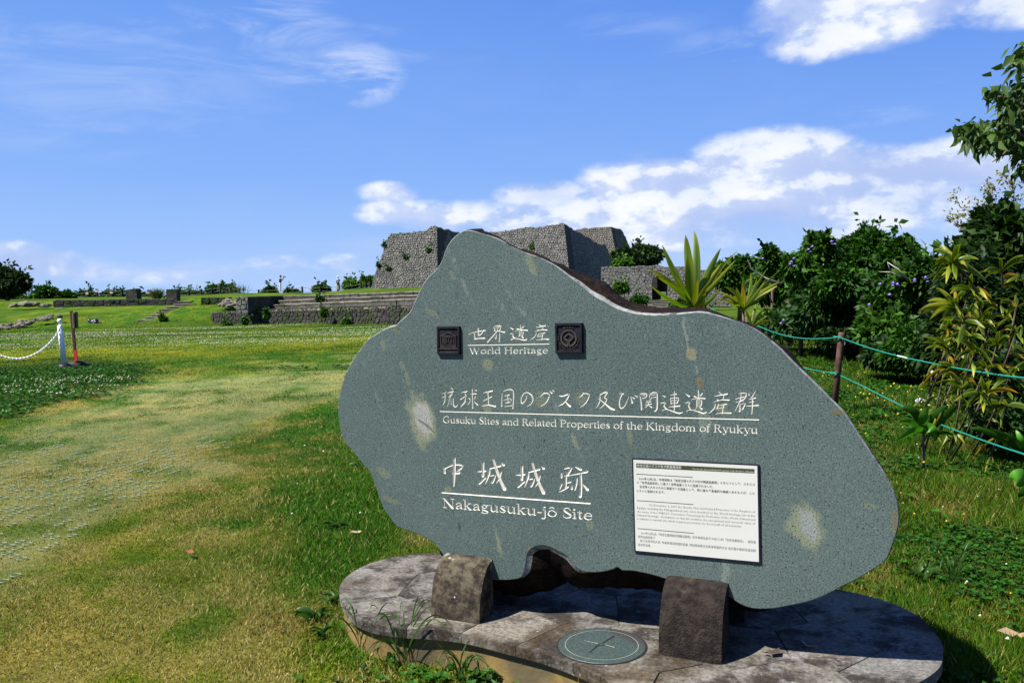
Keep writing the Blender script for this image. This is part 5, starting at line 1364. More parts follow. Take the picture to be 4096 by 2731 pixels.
for (tl, trr, bl_, brr, off) in rows:
    x = tl[0]
    while x < 985:
        w = random.uniform(16, 34); x2 = min(x + w, 985); Yd = None
        def lerp(p, q, xx): return p[1] + (q[1] - p[1]) * (xx - p[0]) / (q[0] - p[0])
        Xa = (x - 1176) / 2010 * 46; Ya = float(YW(Xa)) + off; Xb = (x2 - 1176) / 2010 * 46; Yb = float(YW(Xb)) + off
        j = random.uniform(-.4, .4)
        A_ = at(x + .25, lerp(tl, trr, x) + j, Ya); B_ = at(x2 - .1, lerp(tl, trr, x2) + j, Yb); C_ = at(x + .25, lerp(bl_, brr, x), Ya); D_ = at(x2 - .1, lerp(bl_, brr, x2), Yb)
        mb = MB(); k = random.uniform(-.03, .03)
        fr = [C_, D_, B_, A_]; fr = [np.array(q) + (0, k, 0) for q in fr]; bk = [q + np.array((0, 1.75, 0)) for q in fr]
        fr[0][2] -= .1; fr[1][2] -= .1; bk[0][2] -= .1; bk[1][2] -= .1
        mb.add(fr + bk, [(0, 1, 2, 3), (3, 2, 6, 7), (1, 5, 6, 2), (0, 3, 7, 4)]); mb.build('block', M_tier, tr)
        nb = MB(); f2_ = [fr[3] + (.0, -.035, -.055), fr[2] + (0, -.035, -.055), fr[2] + (0, -.035, .012), fr[3] + (0, -.035, .012)]; nb.add(f2_ + [q + np.array((0, .34, 0)) for q in f2_], [(0, 1, 2, 3), (3, 2, 6, 7), (1, 5, 6, 2), (0, 3, 7, 4), (0, 4, 5, 1)]); nb.build('lit_nosing', M_tread, tr)  # pale strip stands in for sunlight along the tier's top edge
        x = x2
sw = thing('side_wall', 'dark end wall closing the left side of the stone tiers', 'stone wall')
X0 = float(at(571.5, 700, 44.6)[0]); PJ = Plane((X0, 44.6, .55), (1, -.02, .0))
stone_face(sw, PJ, [(0, 0), (8.6, 0), (8.6, .88), (0, .86)], .34, M_low, raw=True, back=.6, depth=.05)
PK = Plane((X0 - .62, 44.55, .55), (0, -1, 0)); stone_face(sw, PK, [(0, 0), (.6, 0), (.6, .86), (0, .88)], .3, M_castle, raw=True, back=.3, depth=.05, squat=.7)

# ---- low wall on the left bank, stair, block stones
lw = thing('low_wall', 'long low wall along the top of the left grass bank', 'stone wall')
PL = Plane(at(300, 700, 56.5), (0.02, -1, 0)); 
stone_face(lw, PL, ragged([(122, 691), (133, 688.5), (200, 689), (300, 687.5), (392, 686), (408, 684.8)], .5, 9) + [(408, 700), (392, 702), (300, 709), (200, 711), (133, 709), (122, 704)], .42, M_low, gap=.02, depth=.05, squat=.8)
lw2 = thing('low_wall', 'short low wall between the stair and the mossy tiers', 'stone wall')
PM = Plane(at(500, 700, 53), (0.02, -1, 0)); stone_face(lw2, PM, ragged([(462, 684), (500, 683.3), (526, 682.6)], .4, 9) + [(530, 708), (462, 708)], .42, M_low, gap=.02, depth=.05, squat=.8)
st = thing('stone_stair', 'narrow flight of worn stone steps climbing the left grass bank', 'steps')
steps = [(316, 351, 734.2, 47.6), (334, 384, 727.5, 48.6), (349, 392, 721.5, 49.6), (360, 402.5, 715.5, 50.6), (371, 421, 709.3, 51.6), (383, 440, 703.6, 52.6), (400.5, 449, 697.6, 53.6), (408, 455, 691.8, 54.6)]
for (xa, xb, y_, Yd) in steps:
    P = at(xa, y_, Yd); Q = at(xb, y_, Yd); R_ = Matrix.Rotation(random.uniform(-.03, .03), 3, 'Z'); b = MB(); b.box(((P[0] + Q[0]) / 2, Yd + .55, P[2] - .30), (Q[0] - P[0] - .04, 1.2, .48), R_); b.build('riser', M_low, st); b = MB(); b.box(((P[0] + Q[0]) / 2, Yd + .52, P[2] - .03), (Q[0] - P[0], 1.3, .065), R_); b.build('tread', M_tread, st)  # sunlit tread and shaded riser are told apart by colour
cb_ = []
for (xa, xb, ya, yb_, Yd) in ((430, 449, 698, 706, 53.5), (440, 455, 690, 703, 54.4), (448, 462.5, 685.5, 704, 55.2)):
    P = at(xa, ya, Yd); Q = at(xb, yb_, Yd); b = MB(); b.box(((P[0] + Q[0]) / 2, Yd + .3, (P[2] + Q[2]) / 2), (Q[0] - P[0], .6, P[2] - Q[2])); b.build('cheek_stone', M_low, st)
kb = thing('low_kerb', 'low dark kerb of stones at the foot of the left grass bank', 'kerb')
for i in range(6):
    P = at(410 + i * 9.2, 736.5, 47); b = MB(); b.box((P[0], 47, P[2] - .12 + random.uniform(-.02, .02)), (.22, .3, .22), Matrix.Rotation(random.uniform(-.2, .2), 3, 'Z'), taper=.85); b.build('stone', M_low, kb)
M_blk = mottled('dark_weathered_block', (0.028, 0.026, 0.022), (0.055, 0.05, 0.042), 3, .95, .6, .02, cc=(.02, .03, .012))
for (xa, xb, ya, yb_, lab) in ((288, 314.5, 665.5, 687.5, 'dark squarish stone block on the terrace with a sloping top'), (381, 405.5, 664.5, 684.5, 'dark stone block with rounded corners next to the feathery shrub')):
    P = at(xa, ya, 64); Q = at(xb, yb_, 64); w = Q[0] - P[0]; h = P[2] - Q[2]
    b = MB(); N = 7
    V = []; F = []
    prof = [(0, 0), (0, .93), (.06, 1), (.94, 1.0 if xa > 300 else 1.08), (1, .93), (1, 0)]
    for yy in (0, .8):
        for (s_, t_) in prof: V.append((P[0] + w * s_ + random.uniform(-.02, .02), 64 + yy, Q[2] - .2 + (h + .2) * t_))
    n = len(prof); b.add(V, [tuple(range(n)), tuple(range(2 * n - 1, n - 1, -1))] + [(i, n + i, n + (i + 1) % n, (i + 1) % n) for i in range(n)])
    o = b.build('stone_block', M_blk); ident(o, lab, 'stone block')

# ---- boulders and rubble
M_rock = wall_material('pale_rubble_rock', (0.13, 0.12, 0.095), (0.22, 0.20, 0.16), (0.05, 0.05, 0.035), .45)
def rock_mesh(seed, sx, sy, sz):
    bm = bmesh.new(); bmesh.ops.create_icosphere(bm, subdivisions=2, radius=1)
    for v in bm.verts:
        q = v.co * 1.6 + Vector((seed * 7.1, 0, 0)); k = 1 + .42 * noise.noise(q) + .15 * noise.noise(q * 3)
        v.co = Vector((v.co.x * sx * k, v.co.y * sy * k, max(v.co.z, -.5) * sz * k))
    me = bpy.data.meshes.new('rock'); bm.to_mesh(me); bm.free(); me.materials.append(M_rock); return me
rocks = [rock_mesh(i, 1, .8, .62) for i in range(7)]
def rock(x, y, z, s, lab, grp=None, cat='rock', name='rock', mesh=None):
    o = bpy.data.objects.new(name, mesh or random.choice(rocks)); C.objects.link(o); o.location = (x, y, z); o.scale = (s * random.uniform(.8, 1.25), s * random.uniform(.8, 1.2), s * random.uniform(.7, 1.1)); o.rotation_euler = (random.uniform(-.2, .2), random.uniform(-.2, .2), random.uniform(0, 6))
    return ident(o, lab, cat, grp)
for k in range(46):
    px = random.uniform(-5, 140); py = 752 - 26 * max(0, px - 20) / 120 - random.uniform(0, 9) + (px < 30) * 1
    Yd = 44.5 + (752 - py) * .12; P = at(px, py, Yd)
    rock(P[0], Yd, P[2] - .04, random.uniform(.09, .24), 'pale loose rock in the rubble spill at the foot of the left bank', 'loose rocks spilled at the foot of the left bank')
for k in range(26):
    px = random.uniform(510, 560); py = random.uniform(688, 706); Yd = 51.5 - (py - 688) * .12; P = at(px, py, Yd)
    rock(P[0], Yd, P[2], random.uniform(.12, .24), 'pale stone in the collapsed rubble patch beside the tiers', 'stones of the collapsed rubble patch')
for k, (px, py, s, lab) in enumerate(((33, 702, .36, 'mossy boulder at the left frame edge end of the low wall'), (62, 700, .46, 'largest grey boulder in the row left of the low wall'), (84, 699, .26, 'small grey boulder between the largest and the dark one'), (104, 702, .34, 'dark boulder touching the left end of the low wall'), (140, 709, .24, 'flat pale slab of rock lying under the low wall'))):
    P = at(px, py, 55); rock(P[0], 55, P[2], s, lab, None, 'boulder', 'boulder', rock_mesh(20 + k, 1, .8, .62 if k < 4 else .25))
# ------------------------------------------------------------------ vegetation
M_bark = mottled('brown_bark', (0.055, 0.040, 0.028), (0.11, 0.085, 0.06), 9, .9, .6, .01)
M_barkpale = mottled('pale_dead_branch', (0.22, 0.19, 0.15), (0.34, 0.30, 0.25), 12, .85, .3, .004)
def rdir(n):
    d = rng.normal(size=(n, 3)); return d / np.linalg.norm(d, axis=1)[:, None]
def crown_pts(c_, rad, n, lumps=14, seed=0, lump=.42, flatb=.35):
    """leaf seats on the outer shells of overlapping lumps"""
    r_ = np.random.default_rng(seed + 100); D = r_.normal(size=(lumps, 3)); D /= np.linalg.norm(D, axis=1)[:, None]; D[:, 2] = np.abs(D[:, 2]) * 1.1 - flatb
    LC = D * .72 * r_.uniform(.65, 1.22, (lumps, 1)); LR = lump * r_.uniform(.5, 1.45, lumps)
    LC = np.vstack([LC, [[0, 0, 0]]]); LR = np.append(LR, .58)
    w = LR ** 2; k = r_.choice(len(LR), n, p=w / w.sum()); e = r_.normal(size=(n, 3)); e /= np.linalg.norm(e, axis=1)[:, None]
    rr = LR[k] * (1 - .30 * r_.random(n) ** 1.5) * (1 + .10 * r_.normal(size=n).clip(-1, 2))
    P = LC[k] + e * rr[:, None]
    return np.array(c_) + P * np.array(rad), e, k
def tree(label, cx, cy, rx, ry, depth, n, size, ca, cb, cat='tree', lumps=14, seed=0, group=None, trunk=True, yz=None, ratio=.42, droop=.25, tips=None, lump=.42, bark=None, name=None, ydepth=None, base=None):
    """crown centred on a picture point at a true distance"""
    c_ = at(cx, cy, depth); s = depth / 2010.0; R = (rx * s, (ydepth or rx * .8) * s, ry * s)
    g = gz1(c_[0], c_[1]) if base is None else base
    root = empty(name or ('broadleaf_tree' if cat == 'tree' else 'bush'), (c_[0], c_[1], g), 0, label, cat, group)
    off = np.array((c_[0], c_[1], g))
    P, e, k = crown_pts(c_, R, n, int(lumps * 1.6), seed, lump * .78)
    P = P - off
    D = e + rdir(n) * .75; D[:, 2] -= droop
    kk = np.random.default_rng(seed).random(int(lumps * 1.6) + 1)[k]
    mix = np.clip(kk * .6 + .55 * rng.random(n), 0, 1)[:, None]
    col = np.array(ca) * (1 - mix) + np.array(cb) * mix
    col = col * (.65 + .7 * rng.random(n))[:, None]
    if tips is not None:
        q = rng.random(n) < tips[1]; col[q] = np.array(tips[0]) * (.7 + .5 * rng.random(q.sum()))[:, None]
    L = size * (.7 + .6 * rng.random(n))
    ns = max(5, int(n / 330)); iu = np.where(e[:, 2] > -.1)[0]; ii = rng.choice(iu, ns); ms = 9      # leafy shoots standing out of the outline
    for q in ii:
        j = rng.choice(n, ms, replace=False); t_ = np.linspace(.2, 1, ms)[:, None]; d_ = e[q] * .6 + np.array([0, 0, .8]) + rng.normal(size=3) * .25
        P[j] = P[q] + d_ * t_ * size * rng.uniform(.8, 2.0) + rng.normal(size=(ms, 3)) * size * .12; D[j] = d_ * .5 + rng.normal(size=(ms, 3)) * .7
    leaf_cloud(P, D, L, L * ratio * .5 * 1.2, rng.random(n) * 6.28, col, M_leafa, 'crown', root, fold=.3, droop=.15)
    if trunk:
        b = MB(); h = c_[2] - g
        b.tube([(0, 0, -.1), (R[0] * .05, 0, h * .5), (R[0] * .1, .0, h)], [R[0] * .09 + .02, R[0] * .07 + .015, R[0] * .03 + .01], 7)
        b.build('trunk', bark or M_bark, root, smooth=True)
        for q in range(5):
            a = q * 1.3 + seed; b = MB(); tz = h * (.45 + .1 * q)
            b.tube([(R[0] * .05, 0, tz), (math.cos(a) * R[0] * .45, math.sin(a) * R[1] * .45, tz + R[2] * .35), (math.cos(a) * R[0] * .8, math.sin(a) * R[1] * .8, tz + R[2] * .6)], [R[0] * .035 + .008, R[0] * .02 + .006, .006], 5)
            b.build('limb', bark or M_bark, root, smooth=True)
    return root
DG = (0.007, 0.030, 0.003); MG = (0.032, 0.100, 0.006); LGc = (0.070, 0.150, 0.020)
# right-hand bank of vine-covered trees
tree('rounded light green tree just right of the gate wall behind the strappy plants', 1698, 640, 62, 50, 34, 5200, .26, DG, MG, seed=1)
tree('vine-hung tree with tall wispy shoots left of the highest one', 1812, 655, 85, 78, 19, 9000, .15, DG, MG, seed=2, lumps=20)
tree('highest dome-shaped dark green tree in the bank on the right', 1990, 650, 112, 80, 17, 10500, .15, DG, MG, seed=3, lumps=22)
tree('broad dark tree filling the bank behind the brown rope post', 1925, 722, 150, 80, 16, 12000, .14, DG, (0.028, 0.078, 0.012), seed=4, lumps=24)
tree('dark shrubby tree between the dome-shaped tree and the yellow-leaved clump', 2090, 715, 95, 105, 14, 9500, .12, (0.010, 0.028, 0.006), MG, seed=5, lumps=20)
tree('leafy dark tree at the right edge rising behind the yellow-leaved clump', 2305, 608, 118, 128, 11.0, 12500, .14, (0.006, 0.022, 0.003), (0.026, 0.060, 0.006), seed=6, lumps=20, ratio=.55)
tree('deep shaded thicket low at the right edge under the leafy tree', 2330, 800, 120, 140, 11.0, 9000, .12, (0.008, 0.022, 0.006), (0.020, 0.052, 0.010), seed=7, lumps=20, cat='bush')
tree('low bush spreading over the grass edge at the foot of the bank', 2110, 815, 85, 62, 11.5, 7000, .095, DG, MG, seed=8, lumps=16, cat='bush', trunk=False)
tree('low leafy bush at the base of the bank behind the rope post', 1830, 745, 80, 42, 17.5, 5500, .12, DG, MG, seed=9, cat='bush', trunk=False)
tree('knee-high dark undergrowth bush below the right rope', 2330, 985, 90, 60, 6.6, 4200, .075, (0.010, 0.030, 0.006), (0.03, .075, .012), seed=10, cat='bush', trunk=False)
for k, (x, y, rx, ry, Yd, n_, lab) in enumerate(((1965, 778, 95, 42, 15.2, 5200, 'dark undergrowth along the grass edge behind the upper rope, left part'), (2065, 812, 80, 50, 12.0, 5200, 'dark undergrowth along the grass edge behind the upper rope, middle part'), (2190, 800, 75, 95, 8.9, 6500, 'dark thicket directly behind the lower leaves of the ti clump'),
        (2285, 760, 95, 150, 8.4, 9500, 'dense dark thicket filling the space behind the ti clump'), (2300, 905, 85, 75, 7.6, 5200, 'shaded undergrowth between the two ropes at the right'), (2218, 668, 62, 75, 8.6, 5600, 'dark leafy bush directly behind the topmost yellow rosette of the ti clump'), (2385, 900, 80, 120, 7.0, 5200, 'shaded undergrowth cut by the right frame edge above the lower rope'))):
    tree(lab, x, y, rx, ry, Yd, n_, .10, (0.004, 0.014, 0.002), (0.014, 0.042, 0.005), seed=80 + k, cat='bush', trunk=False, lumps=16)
# hillside bushes by the castle
tree('dark bush on top of the gate wall beside the pale tower', 1472, 592, 62, 27, 88, 5000, .55, (0.008, 0.022, 0.005), (0.022, 0.050, 0.010), seed=11, cat='bush', trunk=False, base=3.0)
tree('bright green bush at the foot of the pale tower', 1430, 606, 20, 13, 86, 1500, .4, MG, LGc, seed=12, cat='bush', trunk=False, base=2.0)
tree('small bright bush growing out of the shaded slope left of the arch', 1423, 662, 17, 13, 60, 1500, .26, MG, LGc, seed=13, cat='bush', trunk=False, base=.2)
tree('low bush tucked against the wall left of the gate steps', 1470, 690, 20, 9, 70, 900, .3, DG, MG, seed=14, cat='bush', trunk=False)
tree('low bush right of the gate steps behind the strappy plant', 1590, 700, 42, 18, 50, 2200, .25, DG, MG, seed=15, cat='bush', trunk=False)
for k, (x, y, rx, ry, Yd, n_, lab) in enumerate(((1990, 563, 66, 44, 17.3, 4200, 'flat-topped highest treetop of the bank, dark against the cloud'), (1880, 572, 34, 42, 16.6, 2800, 'pointed bright treetop left of the highest treetop'), (2062, 592, 46, 42, 16.4, 3000, 'treetop just right of the highest one leaning over the gap'), (1838, 618, 40, 36, 16.2, 2800, 'small treetop between the pointed one and the wispy left tree'),
        (1772, 600, 22, 34, 17.0, 1500, 'narrow ragged treetop above the shorter ti plant'), (2120, 640, 50, 44, 13.2, 3200, 'low treetop filling the gap before the leafy right tree'), (1930, 655, 60, 50, 15.0, 4200, 'bulging leafy mound in the middle of the bank'), (2030, 760, 70, 45, 13.2, 4200, 'leafy mound above the undergrowth behind the upper rope'))):
    tree(lab, x, y, rx, ry, Yd, n_, .13 + .02 * (k % 3), DG, (0.040, 0.110, 0.006) if k % 2 else MG, seed=200 + k, cat='tree' if k < 6 else 'bush', name='vine_covered_tree' if k < 6 else 'bush', trunk=k < 6, lumps=12, lump=.36)
for k, (x, y, rx, ry, Yd, n_, lab) in enumerate(((2520, 640, 150, 140, 13, 5000, 'dense tree beyond the right frame edge behind the leafy tree'), (2640, 780, 160, 130, 9.5, 5000, 'broad bush beyond the right frame edge near the ropes'), (2760, 560, 220, 190, 16, 5000, 'tall tree well beyond the right frame edge'), (3150, 620, 260, 200, 13, 5000, 'tall dark tree farthest beyond the right frame edge'), (2420, 620, 90, 90, 22, 4000, 'tree far behind the leafy tree at the right edge'))):
    tree(lab, x, y, rx, ry, Yd, n_, .24, DG, MG, seed=300 + k, lumps=14)
# left skyline
tree('dark round tree at the far left skyline', 14, 652, 58, 40, 70, 7500, .42, (0.008, 0.022, 0.005), (0.022, 0.045, 0.010), seed=20, base=1.0)
LB = [(108, 675, 30, 17, 'bush on the skyline just right of the far left tree', 21), (150, 682, 18, 10, 'small bush right of the skyline bush by the far left tree', 22), (196, 678, 22, 7, 'low scrub between the first fence posts', 23),
      (262, 678, 24, 9, 'low green bush left of the first dark stone block', 24), (325, 682, 14, 7, 'low scrub right of the first dark stone block', 25), (412, 680, 13, 9, 'small bush behind the rounded dark stone block', 26), (507, 665, 37, 12, 'wide green bush on the skyline above the stone stair', 27),
      (619, 669, 14, 8, 'small dark bush just left of the standing photographer', 28), (668, 671, 14, 4, 'very low scrub right of the standing photographer', 29), (738, 664, 20, 8, 'low bush left of the person in the white hat', 30), (804, 656, 22, 12, 'green bush right of the person in the white hat', 31), (846, 650, 15, 16, 'bright climbing bush against the left bastion foot', 32),
      (55, 690, 50, 7, 'low weeds along the skyline terrace edge at left', 33), (450, 676, 30, 4, 'thin weeds on the terrace above the short low wall', 34)]
for (x, y, rx, ry, lab, sd) in LB:
    tree(lab, x, y, rx, ry, 88 if x > 180 else 78, int(900 + rx * 70), .38, DG if x < 800 else MG, MG if x < 800 else LGc, seed=sd, cat='bush', trunk=False, lumps=10)
# greenery in the walls
for k, (x, y, r_, Yd, lab) in enumerate(((727, 715, 3, 43, ''),)): pass
for k, (x, y, rx, ry, Yd, lab) in enumerate(((613, 722, 5, 10, 43.0, 'green creeper hanging down the mossy rubble wall'), (745, 718, 6, 6, 42.0, 'fern tuft on the mossy rubble wall near its pale stones'), (520, 743, 9, 3, 43.3, 'weed tuft at the left foot of the mossy rubble wall'), (795, 742, 10, 3, 41.3, 'weed tuft at the middle foot of the mossy rubble wall'), (375, 732, 7, 4, 46.8, 'small bush at the foot of the stone stair'), (735, 687, 6, 2.5, 46.5, 'weed tuft growing on the stone tiers'), (563, 737, 4, 6, 43.1, 'dark creeper low on the mossy rubble wall'))):
    tree(lab, x, y, rx, ry, Yd, 700, .16, DG, MG, seed=40 + k, cat='plant', trunk=False, lumps=6, name='wall_plant')
for k, (x, y, rx, ry, Yd, lab) in enumerate(((1018, 0, 0, 0, 0, ''),)): pass
for k, (x, y, lab) in enumerate(((881, 563, 'weed tuft high on the curved left edge of the left bastion'), (893, 619, 'largest green tuft low on the left bastion'), (932, 592, 'green tuft in the middle of the left bastion'), (985, 575, 'green tuft near the shaded corner of the left bastion'), (870, 610, 'weed tuft on the lower left edge of the left bastion'), (1222, 569, 'small tuft on the right bastion near the slab edge'))):
    tree(lab, x, y, 5, 5, 76 if x < 1100 else 82, 160, .2, DG, MG, seed=60 + k, cat='plant', trunk=False, lumps=5, name='wall_plant', base=3.0)

def twigs(root, paths, mat, name='branch'):
    for pts, r in paths:
        b = MB(); b.tube(pts, [r * (1 - .8 * i / (len(pts) - 1)) for i in range(len(pts))], 5); b.build(name, mat, root, smooth=True)
def pxs(seq, Y): return [tuple(at(x, y, Y + random.uniform(-.1, .1))) for x, y in seq]
def local(root, pts): l = root.location; return [(p[0] - l[0], p[1] - l[1], p[2] - l[2]) for p in pts]
# dead sticks poking out of the bank
dead = [([(2087, 644), (2062, 618), (2038, 602)], .022, 'crossed pale dead branch lying over the vines in the bank, thicker one'), ([(2075, 640), (2046, 625), (2018, 624)], .014, 'thin pale dead branch crossing the thicker one in the bank'), ([(1795, 652), (1760, 640), (1725, 618), (1722, 604)], .018, 'pale forked dead branch above the second strappy plant')]
for pts, r, lab in dead:
    root = empty('dead_branch', tuple(at(*pts[0], 13.0)), 0, lab, 'branch'); twigs(root, [(local(root, pxs(pts, 13.0)), r)], M_barkpale, 'stem')
    q = pts[len(pts) // 2]; twigs(root, [(local(root, pxs([q, (q[0] - 8, q[1] - 22)], 13.0)), r * .5)], M_barkpale, 'twig')
# purple morning-glory blooms
X = []; 
for k in range(26):
    px, py = random.choice([(1815, 598), (1820, 606), (1918, 556), (2028, 690), (2049, 670), (2056, 659), (2130, 643), (2103, 644), (1858, 575), (1750, 602), (2018, 652), (1800, 740), (1992, 696)]); px += random.uniform(-9, 9); py += random.uniform(-9, 9)
    X.append(at(px, py, 12.6 if px > 1990 else 14.6))
X = np.array(X); blobs('morning_glory_flowers', X[:, 0], X[:, 1], X[:, 2], np.full(len(X), .032), np.tile(np.array((.26, .20, .60)), (len(X), 1)), 'small violet morning glory blooms scattered over the vines', 'flowers')

# pale thin tree, half bare, behind the leafy tree at right
def pale_tree():
    Y = 15.0; root = empty('thin_tree', tuple(at(2330, 640, Y)), 0, 'thin half-bare tree with pale yellowish leaf tufts behind the leafy right-hand tree', 'tree')
    r_ = np.random.default_rng(5); ends = []
    b = MB(); b.tube(local(root, pxs([(2345, 900), (2332, 700), (2325, 560), (2318, 500)], Y)), [.07, .055, .04, .03], 6); b.build('trunk', M_barkpale, root, smooth=True)
    starts = [((2330, 620), (2165, 590)), ((2328, 600), (2120, 560)), ((2325, 570), (2185, 512)), ((2322, 540), (2200, 470)), ((2318, 520), (2255, 425)), ((2320, 510), (2330, 415)), ((2326, 540), (2380, 430)), ((2322, 560), (2230, 540))]
    for (a, e) in starts:
        mid = ((a[0] + e[0]) / 2 + r_.uniform(-6, 6), (a[1] + e[1]) / 2 + r_.uniform(0, 14)); pts = [a, mid, e]
        twigs(root, [(local(root, pxs(pts, Y)), .022)], M_barkpale)
        for k in range(9):
            t_ = r_.uniform(.35, 1); q = (a[0] + (e[0] - a[0]) * t_, a[1] + (e[1] - a[1]) * t_ + 4); f = (q[0] + r_.uniform(-30, 14), q[1] - r_.uniform(8, 34))
            twigs(root, [(local(root, pxs([q, ((q[0] + f[0]) / 2 + 3, (q[1] + f[1]) / 2 + 3), f], Y)), .008)], M_barkpale, 'twig'); ends.append((f, a))
    P = []; 
    for (f, a) in ends:
        if f[0] < 2165 or (f[1] > 560): continue
        c_ = np.array(at(*f, Y)); P.append(c_ + r_.normal(size=(16, 3)) * .045)
    P = np.concatenate(P) - np.array(root.location); n = len(P)
    leaf_cloud(P, rdir(n), .06 * (.6 + .8 * rng.random(n)), .018 * np.ones(n), rng.random(n) * 6, np.array((.19, .20, .075)) * (.6 + .8 * rng.random(n))[:, None], M_leafa, 'leaves', root)
pale_tree()

# near branch hanging in from the right
def near_branch():
    Y = 6.0; root = empty('overhanging_tree', tuple(at(2560, 900, Y)), 0, 'near tree whose drooping leafy branches enter at the upper right edge', 'tree')
    paths = [[(2560, 900), (2540, 600), (2480, 420), (2420, 330)], [(2420, 330), (2352, 318), (2290, 332), (2232, 322), (2208, 322)], [(2420, 330), (2370, 250), (2330, 225), (2285, 222), (2268, 224)], [(2440, 360), (2380, 390), (2345, 385), (2325, 408)], [(2460, 300), (2400, 200), (2370, 150), (2348, 128)],
             [(2352, 318), (2320, 290), (2290, 285)], [(2352, 318), (2310, 350), (2280, 372)], [(2370, 250), (2335, 262), (2300, 262)]]
    twigs(root, [(local(root, pxs(p, Y)), .05 if i == 0 else .016) for i, p in enumerate(paths)], M_bark)
    r_ = np.random.default_rng(9); P = []; D = []
    seats = [(2352, 300), (2335, 320), (2310, 318), (2285, 328), (2262, 322), (2240, 322), (2222, 328), (2212, 320), (2228, 300), (2345, 280), (2320, 285), (2300, 282), (2345, 255), (2325, 240), (2300, 232), (2282, 228), (2330, 345), (2305, 352), (2352, 345), (2268, 340), (2352, 370), (2345, 395), (2352, 130), (2340, 150), (2350, 170), (2352, 220), (2318, 262), (2352, 235), (2370, 300), (2375, 350), (2380, 200), (2385, 260), (2375, 400), (2360, 205), (2245, 342), (2252, 305)]
    for (x, y) in seats:
        c_ = np.array(at(x + 4, y - 16, Y + r_.uniform(-.3, .5))); k = 22
        P.append(c_ + r_.normal(size=(k, 3)) * .035); d = r_.normal(size=(k, 3)) * .75; d[:, 2] -= .65; d[:, 0] -= .25; D.append(d)
    P = np.concatenate(P) - np.array(root.location); D = np.concatenate(D); n = len(P); L = .092 * (.55 + .75 * rng.random(n))
    mixv = rng.random(n)[:, None]
    leaf_cloud(P, D, L, L * .24, rng.random(n) * 6, (np.array((.020, .050, .008)) * (1 - mixv) + np.array((.060, .110, .018)) * mixv), M_leafa, 'leaves', root, fold=.35, droop=.25)
near_branch()

# ---- strappy ti plants: every leaf a part
M_strap = attr_mat('strap_leaf', .42, .30, .25)
def strap_leaf(parent, A, B_, mid, w, ca, cb, ct, off, roll=0.0, edge=None):
    """blade from A to B through mid (world), width w, colour ca->cb->ct at tip"""
    A, B_, mid = (np.array(q, float) for q in (A, B_, mid)); N = 10
    V = []; cols = []; 
    tw = random.uniform(-.7, .7); wv_ = random.uniform(-1, 1); L_ = np.linalg.norm(B_ - A)
    for i in range(N + 1):
        t_ = i / N; c1 = mid * 2 - (A + B_) / 2
        p = A * (1 - t_) ** 2 + 2 * c1 * t_ * (1 - t_) + B_ * t_ ** 2; tg = 2 * (1 - t_) * (c1 - A) + 2 * t_ * (B_ - c1); tg /= np.linalg.norm(tg) + 1e-9
        side = np.cross(tg, (0.15, 1.0, .25)); side /= np.linalg.norm(side) + 1e-9; nn = np.cross(side, tg)
        rl_ = roll + tw * t_; p = p + nn * L_ * .018 * wv_ * math.sin(t_ * 9 + wv_ * 3); side2 = side * math.cos(rl_) + nn * math.sin(rl_); nn2 = np.cross(side2, tg)
        ww = w * .5 * (math.sin(PI * min(1, (t_ * .86 + .12)) ** .85) ** .75 if t_ < 1 else 0.0) if t_ < .999 else 0.0008
        if t_ < .18: ww = w * .5 * (.28 + t_ * 3.0) * .8
        V += [p - side2 * ww + nn2 * ww * .35, p, p + side2 * ww + nn2 * ww * .35]
        c = np.array(ca) * (1 - t_) + np.array(cb) * t_
        if t_ > .72: c = c * (1 - (t_ - .72) / .28 * .8) + np.array(ct) * (t_ - .72) / .28 * .8
        e = c * .55 + np.array(ct) * .45
        cols += [e, c, e if edge is None else np.array(edge)]
    F = []
    for i in range(N):
        for j in (0, 1): F.append((i * 3 + j, i * 3 + j + 1, i * 3 + j + 4, i * 3 + j + 3))
    V = np.array(V) - np.array(off)
    return np_mesh('leaf', V, np.array(F), M_strap, parent, smooth=True, col=np.array(cols))
GA = (0.032, 0.105, 0.005); GB = (0.075, 0.165, 0.009); GY = (0.27, 0.27, 0.018); DK = (0.010, 0.048, 0.003); OR = (0.34, 0.15, 0.012)
def z3(x, y): return 1320.7 + x * .21973, 505.3 + y * .21973
def ti_plant(label, Y, base, leaves, stems):
    B0 = at(*z3(*base), Y); g = gz1(B0[0], B0[1]); root = empty('ti_plant', (B0[0], B0[1], g), 0, label, 'plant'); off = (B0[0], B0[1], g)
    for (tip, mid, w, kind, dy) in leaves:
        A_ = at(*z3(*base), Y); A_[0] += random.uniform(-.012, .012); T_ = at(*z3(*tip), Y + dy); M_ = at(*z3(*mid), Y + dy * .6)
        ca, cb, ct = {'g': (GA, GB, GY), 'd': (DK, GA, GY), 'y': (GA, GY, GY), 'o': (GY, OR, OR), 'l': (GB, GB, GY)}[kind]
        wm = w * .21973 * Y / 2010 * .92
        strap_leaf(root, A_, T_, M_, wm, ca, cb, ct, off, random.uniform(-.35, .35))
    for (bx, by) in stems:
        P = at(*z3(bx, by), Y); b = MB(); b.tube([(P[0] - off[0] + .02, P[1] - off[1], -.05), (P[0] - off[0], P[1] - off[1], (P[2] - g) * .5), (P[0] - off[0], P[1] - off[1], P[2] - g)], [.016, .013, .011], 7); b.build('stem', M_bark, root, smooth=True)
    return root
